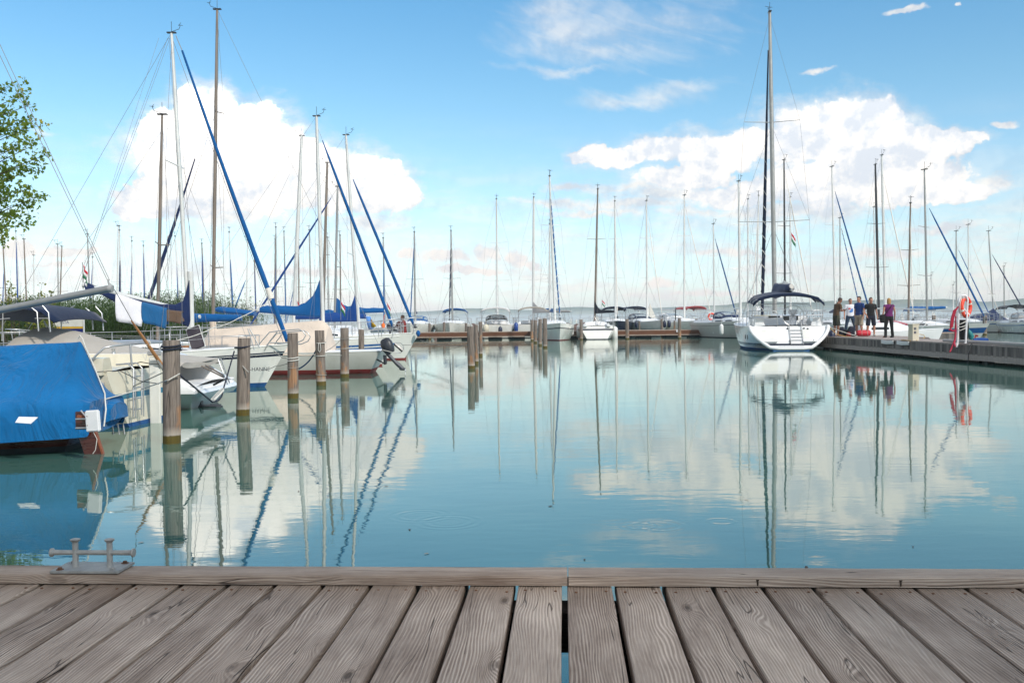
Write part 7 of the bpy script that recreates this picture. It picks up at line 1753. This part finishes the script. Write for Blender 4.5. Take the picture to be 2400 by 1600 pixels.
w_, aw_, Vw = person('blonde woman in a purple top and black trousers seen from behind', 2083.5, 790.5, 0, 8, 'cloth_purple', 'cloth_black', False, False, 'hair_blonde', 'skin', 1.66, ('down', 'down'), .0, 'shoe_dark', .10, True, True, wide=1.12)
def shoulder_bag():
    g = w_.location; o = empty('shoulder_bag', g+Vector((-.27, -.02, .82)), 0, 'black shoulder bag hanging at the side of the woman in purple', 'bag')
    b = MB(); rows = []
    for (z, rx, ry) in ((-.20, .07, .05), (-.16, .12, .07), (0, .14, .09), (.12, .12, .07), (.15, .08, .04)): rows.append([(rx*math.cos(a), ry*math.sin(a), z) for a in [2*math.pi*j/12 for j in range(12)]])
    b.grid(rows, None, True); b.add(rows[0], [tuple(range(12))]); b.add(rows[-1], [tuple(range(12))]); b.build('pouch', 'cloth_black', o, 60)
    b = MB(); b.tube([(.02, -.06, .13), (.16, -.14, .30), (.32, -.13, .50), (.40, -.02, .585)], .014, 5); b.build('strap', 'cloth_black', o, 60)
shoulder_bag()
person('person in a rust-red shirt sitting low behind the left row of bows', 0, 0, 0, 90, 'cloth_red', 'cloth_red', False, True, 'hair_brown', 'skin_tan', 1.7, ('down', 'down'), .2, 'shoe_dark', .1, at=Vector((PY(947, 770, 44).x, 44, .10)))
person('small figure in a cream shirt bending on a boat beyond the cream tarpaulin', 0, 0, 0, 80, 'cloth_cream', 'cloth_denim', False, True, 'hair_brown', 'skin_tan', 1.7, ('down', 'phone'), .9, 'shoe_dark', .1, at=Vector((PY(597, 750, 56).x, 56, .35)))

# ------------------------------------------------------------------ things on the pier
def at_px(x, y, z=.6): return G(x, y, z)
def bag(label, x, y, w_, d_, h, m, name='bag', round_=False, rz=0):
    p = at_px(x, y, .602); o = empty(name, p, rz, label, 'bag'); b = MB(); rows = []; n = 14
    if round_:
        for (u, r) in ((-.5, .55), (-.48, .85), (-.3, 1), (0, 1.03), (.3, 1), (.48, .85), (.5, .55)): rows.append([(u*w_, r*d_/2*math.cos(a), h/2+r*h/2*math.sin(a)*(1 if math.sin(a) > -.8 else .9)) for a in [2*math.pi*j/n for j in range(n)]])
    else:
        for (z, r) in ((0, .85), (.05, 1), (.4, 1.02), (.75, .92), (.95, .6), (1, .25)): rows.append([(r*w_/2*math.copysign(abs(math.cos(a))**.6, math.cos(a)), r*d_/2*math.copysign(abs(math.sin(a))**.6, math.sin(a)), z*h) for a in [2*math.pi*j/n for j in range(n)]])
    b.grid(rows, None, True); b.add(rows[0], [tuple(range(n))]); b.add(rows[-1], [tuple(range(n))]); b.build('pouch', m, o, 60)
    b = MB()
    if round_:
        for sx in (-.22, .22): b.tube([(sx*w_, -d_/2*1.02, h*.25), (sx*w_, -d_*.42, h*.85), (sx*w_*.5, -d_*.2, h*1.12), (0, -d_*.15, h*1.16)], .012, 5)
    else: b.tube([(-.06, 0, h*.97), (-.05, 0, h*1.08), (.05, 0, h*1.08), (.06, 0, h*.97)], .010, 5)
    b.build('handle', 'rope_grey' if round_ else m, o, 60); return o
bag('bright red duffel bag lying at the feet of the men', 2024, 788.5, .58, .32, .30, 'red', 'duffel_bag', True)
bag('dark blue rucksack standing between the bearded man and the red duffel', 1995, 788.2, .30, .25, .46, 'cloth_navy', 'rucksack')
bag('black bag with red patch beside the dark blue rucksack', 1984, 788.0, .34, .25, .30, 'cloth_black')
bag('small rounded navy bag behind the barefoot man', 1973, 786.5, .28, .22, .40, 'cloth_navy')
bag('small red holdall tucked left of the dark blue rucksack', 1989, 788.4, .20, .2, .18, 'cloth_red')
def pedestal():
    p = at_px(2141, 798, .60); o = empty('power_pedestal', p, R(12), 'beige shore power pedestal with dark sockets standing on the pier', 'pedestal')
    b = MB(); b.grid([[(-.13, -.14, 0), (.13, -.14, 0), (.13, .14, 0), (-.13, .14, 0)], [(-.12, -.13, .52), (.12, -.13, .52), (.12, .13, .52), (-.12, .13, .52)], [(-.14, -.15, .58), (.14, -.15, .58), (.14, .15, .58), (-.14, .15, .58)]], None, True); b.box((0, 0, .595), (.30, .32, .03), bev=.01); b.build('housing', 'pedestal', o, 30)
    for z in (.30, .44):
        for (x_, y_, dx_, dy_) in ((-.03, -.138, .09, .015), (.128, -.03, .015, .09)): b = MB(); b.box((x_, y_, z), (dx_, dy_, .085), bev=.004); b.build('socket', 'pedestal_panel', o, 30)
    b = MB(); b.lathe([(0, 0), (.015, 0), (.015, .05), (0, .05)], (.13, -.08, .22), 8, 'X'); b.build('tap', 'steel', o)
pedestal()
rope('hose', 'yellow hose looping from the power pedestal over the pier deck', [at_px(2150, 782, .85), PY(2165, 785, 38), PY(2168, 790, 37.6), PY(2160, 796.5, 37.2), at_px(2148, 797.5, .62)], .014, 'rope_yellow')
rope('hose', 'yellow rope lying at the pier edge left of the pedestal', [at_px(2113, 796.5, .62), at_px(2122, 797, .62), at_px(2134, 798, .62)], .018, 'rope_yellow')
for k, (x0, x1, y) in enumerate(((2089, 2114, 797.5), (2123, 2150, 799.5))):
    a, b_ = at_px(x0, y, .56), at_px(x1, y+1.5, .56); b = MB(); a.x = b_.x = 14.39
    for dz in (0, -.045, -.09): b.tube([a+Vector((0, 0, dz)), a.lerp(b_, .5)+Vector((-.03, 0, dz-.02)), b_+Vector((0, 0, dz))], .026, 6)
    tag(b.build('dock_fender', 'fender_white', None, 60), ('left' if k == 0 else 'right')+' of two white ribbed bumpers on the pier edge near the pedestal', 'bumper')
def ring_stand():
    Y = 30.3; p = PY(2257, 810, Y); X = p.x; o = empty('lifebuoy_stand', (14.40, Y, 0), 0, 'white tubular lifebuoy frame bolted to the side of the right-hand pier', 'stand')
    def l(x, y, dy=0): q_ = PY(x, y, Y+dy); return Vector((q_.x-14.40, dy, q_.z))
    b = MB(); b.tube([l(2244, 808), l(2248, 700), l(2251, 693), l(2262, 692), l(2266, 695), l(2268, 702), l(2263, 808)], .030, 8); b.build('frame_tube', 'plastic_white', o, 60)
    for (q0, q1) in ((l(2248, 735), l(2266, 735)), (l(2258, 694), l(2258, 724)), (l(2258, 722), l(2249, 733)), (l(2258, 722), l(2266, 733))):
        b = MB(); b.tube([q0, q1], .022, 6); b.build('cross_tube', 'plastic_white', o, 60)
    for x in (2242, 2262): b = MB(); b.lathe([(.045, -.08), (.045, .06)], l(x, 808), 8); b.build('foot_sleeve', 'plastic_white', o)
ring_stand()
Mx = Matrix.Rotation(R(90), 3, 'X')
lifebuoy('lifebuoy', 'large orange lifebuoy seen at an angle on the white tubular frame', PY(2263, 719, 30.45), .28, .075, Matrix.Rotation(R(38), 3, 'Z') @ Mx)
def red_ropes():
    Y = 30.2; rg = random.Random(8)
    b = MB()
    for k in range(4):
        dx_ = k*1.6; b.tube([PY(2246-dx_*.3, 718+k, Y), PY(2240-dx_, 728, Y), PY(2235-dx_, 745, Y), PY(2232-dx_, 765, Y), PY(2224+dx_, 773, Y), PY(2232+dx_, 776, Y), PY(2240, 772, Y), PY(2240, 740+k*3, Y)], .022, 6)
    tag(b.build('rescue_line', 'rope_red', None, 60), 'red rescue line bundled in loops on the lifebuoy frame', 'rope')
    b = MB(); b.tube([PY(2240, 760, Y), PY(2239, 790, Y), PY(2236, 803, Y), PY(2226, 825, 30)], [.03, .03, .035, .02], 6); b.tube([PY(2236, 803, Y), PY(2239, 812, 30)], .03, 6)
    tag(b.build('rescue_line', 'rope_red', None, 60), 'red rope end trailing down the pier side below the lifebuoy frame', 'rope')
    b = MB()
    for k, (ya, yb_) in enumerate(((757, 753), (764, 762), (772, 768))):
        b.tube([PY(2244, ya, Y), PY(2250, ya+2.5, Y-.05), PY(2258, yb_+3, Y-.05), PY(2264, yb_, Y)], .012, 5)
    tag(b.build('throwing_line', 'rope_white', None, 60), 'cream throwing line wound round the lifebuoy frame', 'rope')
    b = MB(); rows = [[PY(x, y, 31)+Vector((r*math.cos(a), r*math.sin(a), 0)) for a in [2*math.pi*j/10 for j in range(10)]] for (x, y, r) in ((2256, 749, .10), (2258, 756, .15), (2259, 768, .16), (2259, 778, .14), (2259, 790, .13), (2258, 797, .10))]
    b.grid(rows, None, True); b.add(rows[0], [tuple(range(10))]); b.add(rows[-1], [tuple(range(10))]); tag(b.build('dry_bag', 'cloth_black', None, 60), 'tall black bag hanging behind the lifebuoy frame', 'bag')
    b = MB(); rows = [[PY(x, y, 31.1)+Vector((r*math.cos(a), r*math.sin(a), 0)) for a in [2*math.pi*j/8 for j in range(8)]] for (x, y, r) in ((2268, 771, .04), (2271, 778, .10), (2275, 788, .11), (2276, 796, .05))]
    b.grid(rows, None, True); b.add(rows[0], [tuple(range(8))]); b.add(rows[-1], [tuple(range(8))]); tag(b.build('turquoise_cloth', 'turquoise', None, 60), 'turquoise cloth right of the lifebuoy frame', 'cloth')
red_ropes()
b = MB(); b.tube([at_px(2212, 797.5, .64), at_px(2260, 800, .65), at_px(2320, 803, .65), at_px(2380, 807, .65), at_px(2420, 809, .65)], [.05, .055, .06, .06, .06], 8); tag(b.build('rolled_sail', 'canvas_grey', None, 60), 'long pale grey rolled sail lying along the pier edge', 'sail')
b = MB(); b.lathe([(0, -.24), (.06, -.23), (.078, -.1), (.078, .12), (.06, .23), (0, .24)], at_px(2298, 797, .70), 12, 'X'); tag(b.build('blue_roll', 'cover_deep', None, 60), 'blue rolled cover lying on the pier right of the lifebuoy frame', 'roll')
b = MB(); b.tube([at_px(2284, 797, .63), PY(2287, 786, 31), PY(2292, 787, 31)], .03, 6); tag(b.build('red_float', 'life_ring', None, 60), 'small red float standing left of the blue rolled cover', 'float')
rope('power_cable', 'black cable running over the pier edge down to the water', [at_px(2290, 795, .63), PY(2276, 806, 29.4), PY(2270, 830, 29.2), PY(2268, 862, 29.2)], .014, 'rubber_black')
def day_boat():
    p = PY(2080, 778, 46.2); o = empty('day_boat', (18.15, 45.6, 0), R(-97), 'small white boat with red lines moored behind the pier, between woman and pedestal', 'boat')
    H = Hull(5.4, 2.0, .88, .80, .8, over=.5, trans=-.1, flare=.85, stripes=()); H.build(o, 'gelcoat_white', 'antifoul_dark')
    cabin(o, H, .25, .75, .62, .42, 'gelcoat_white', ((.2, .5),))
    for dx_ in (-.5, .2): b = MB(); b.tube([(dx_, -1.2, .9), (dx_+.1, .1, 1.35), (dx_, 1.2, 1.05)], .018, 5); b.build('red_line', 'rope_red', o, 60)
    q = MB(); q.tube([(-.5, 1.5, .9), (-.45, 1.9, 1.25), (0, 2.4, 1.3), (.45, 1.9, 1.25), (.5, 1.5, .9)], .018, 6); q.build('bow_rail', 'steel', o, 60)
day_boat()

# ------------------------------------------------------------------ thin air over the lake
def haze():
    m = bpy.data.materials.new('haze_air'); m.use_nodes = True; t = NT(m.node_tree); t.n.clear(); o = t.new('ShaderNodeOutputMaterial'); v = t.new('ShaderNodeVolumePrincipled')
    v.inputs['Color'].default_value = (.84, .945, 1.0, 1); v.inputs['Density'].default_value = HAZE; v.inputs['Anisotropy'].default_value = -.25
    t.l.new(v.outputs[0], o.inputs['Volume']); MAT['haze'] = m
    b = MB(); b.box((0, 4600, 9.5), (19400, 10000, 31)); q = b.build('haze', 'haze', None, 0); tag(q, kind='stuff'); q['label'] = 'pale blue haze over the lake'
    try: m.cycles.homogeneous_volume = True
    except Exception: pass
HAZE = 3.6e-4
haze()
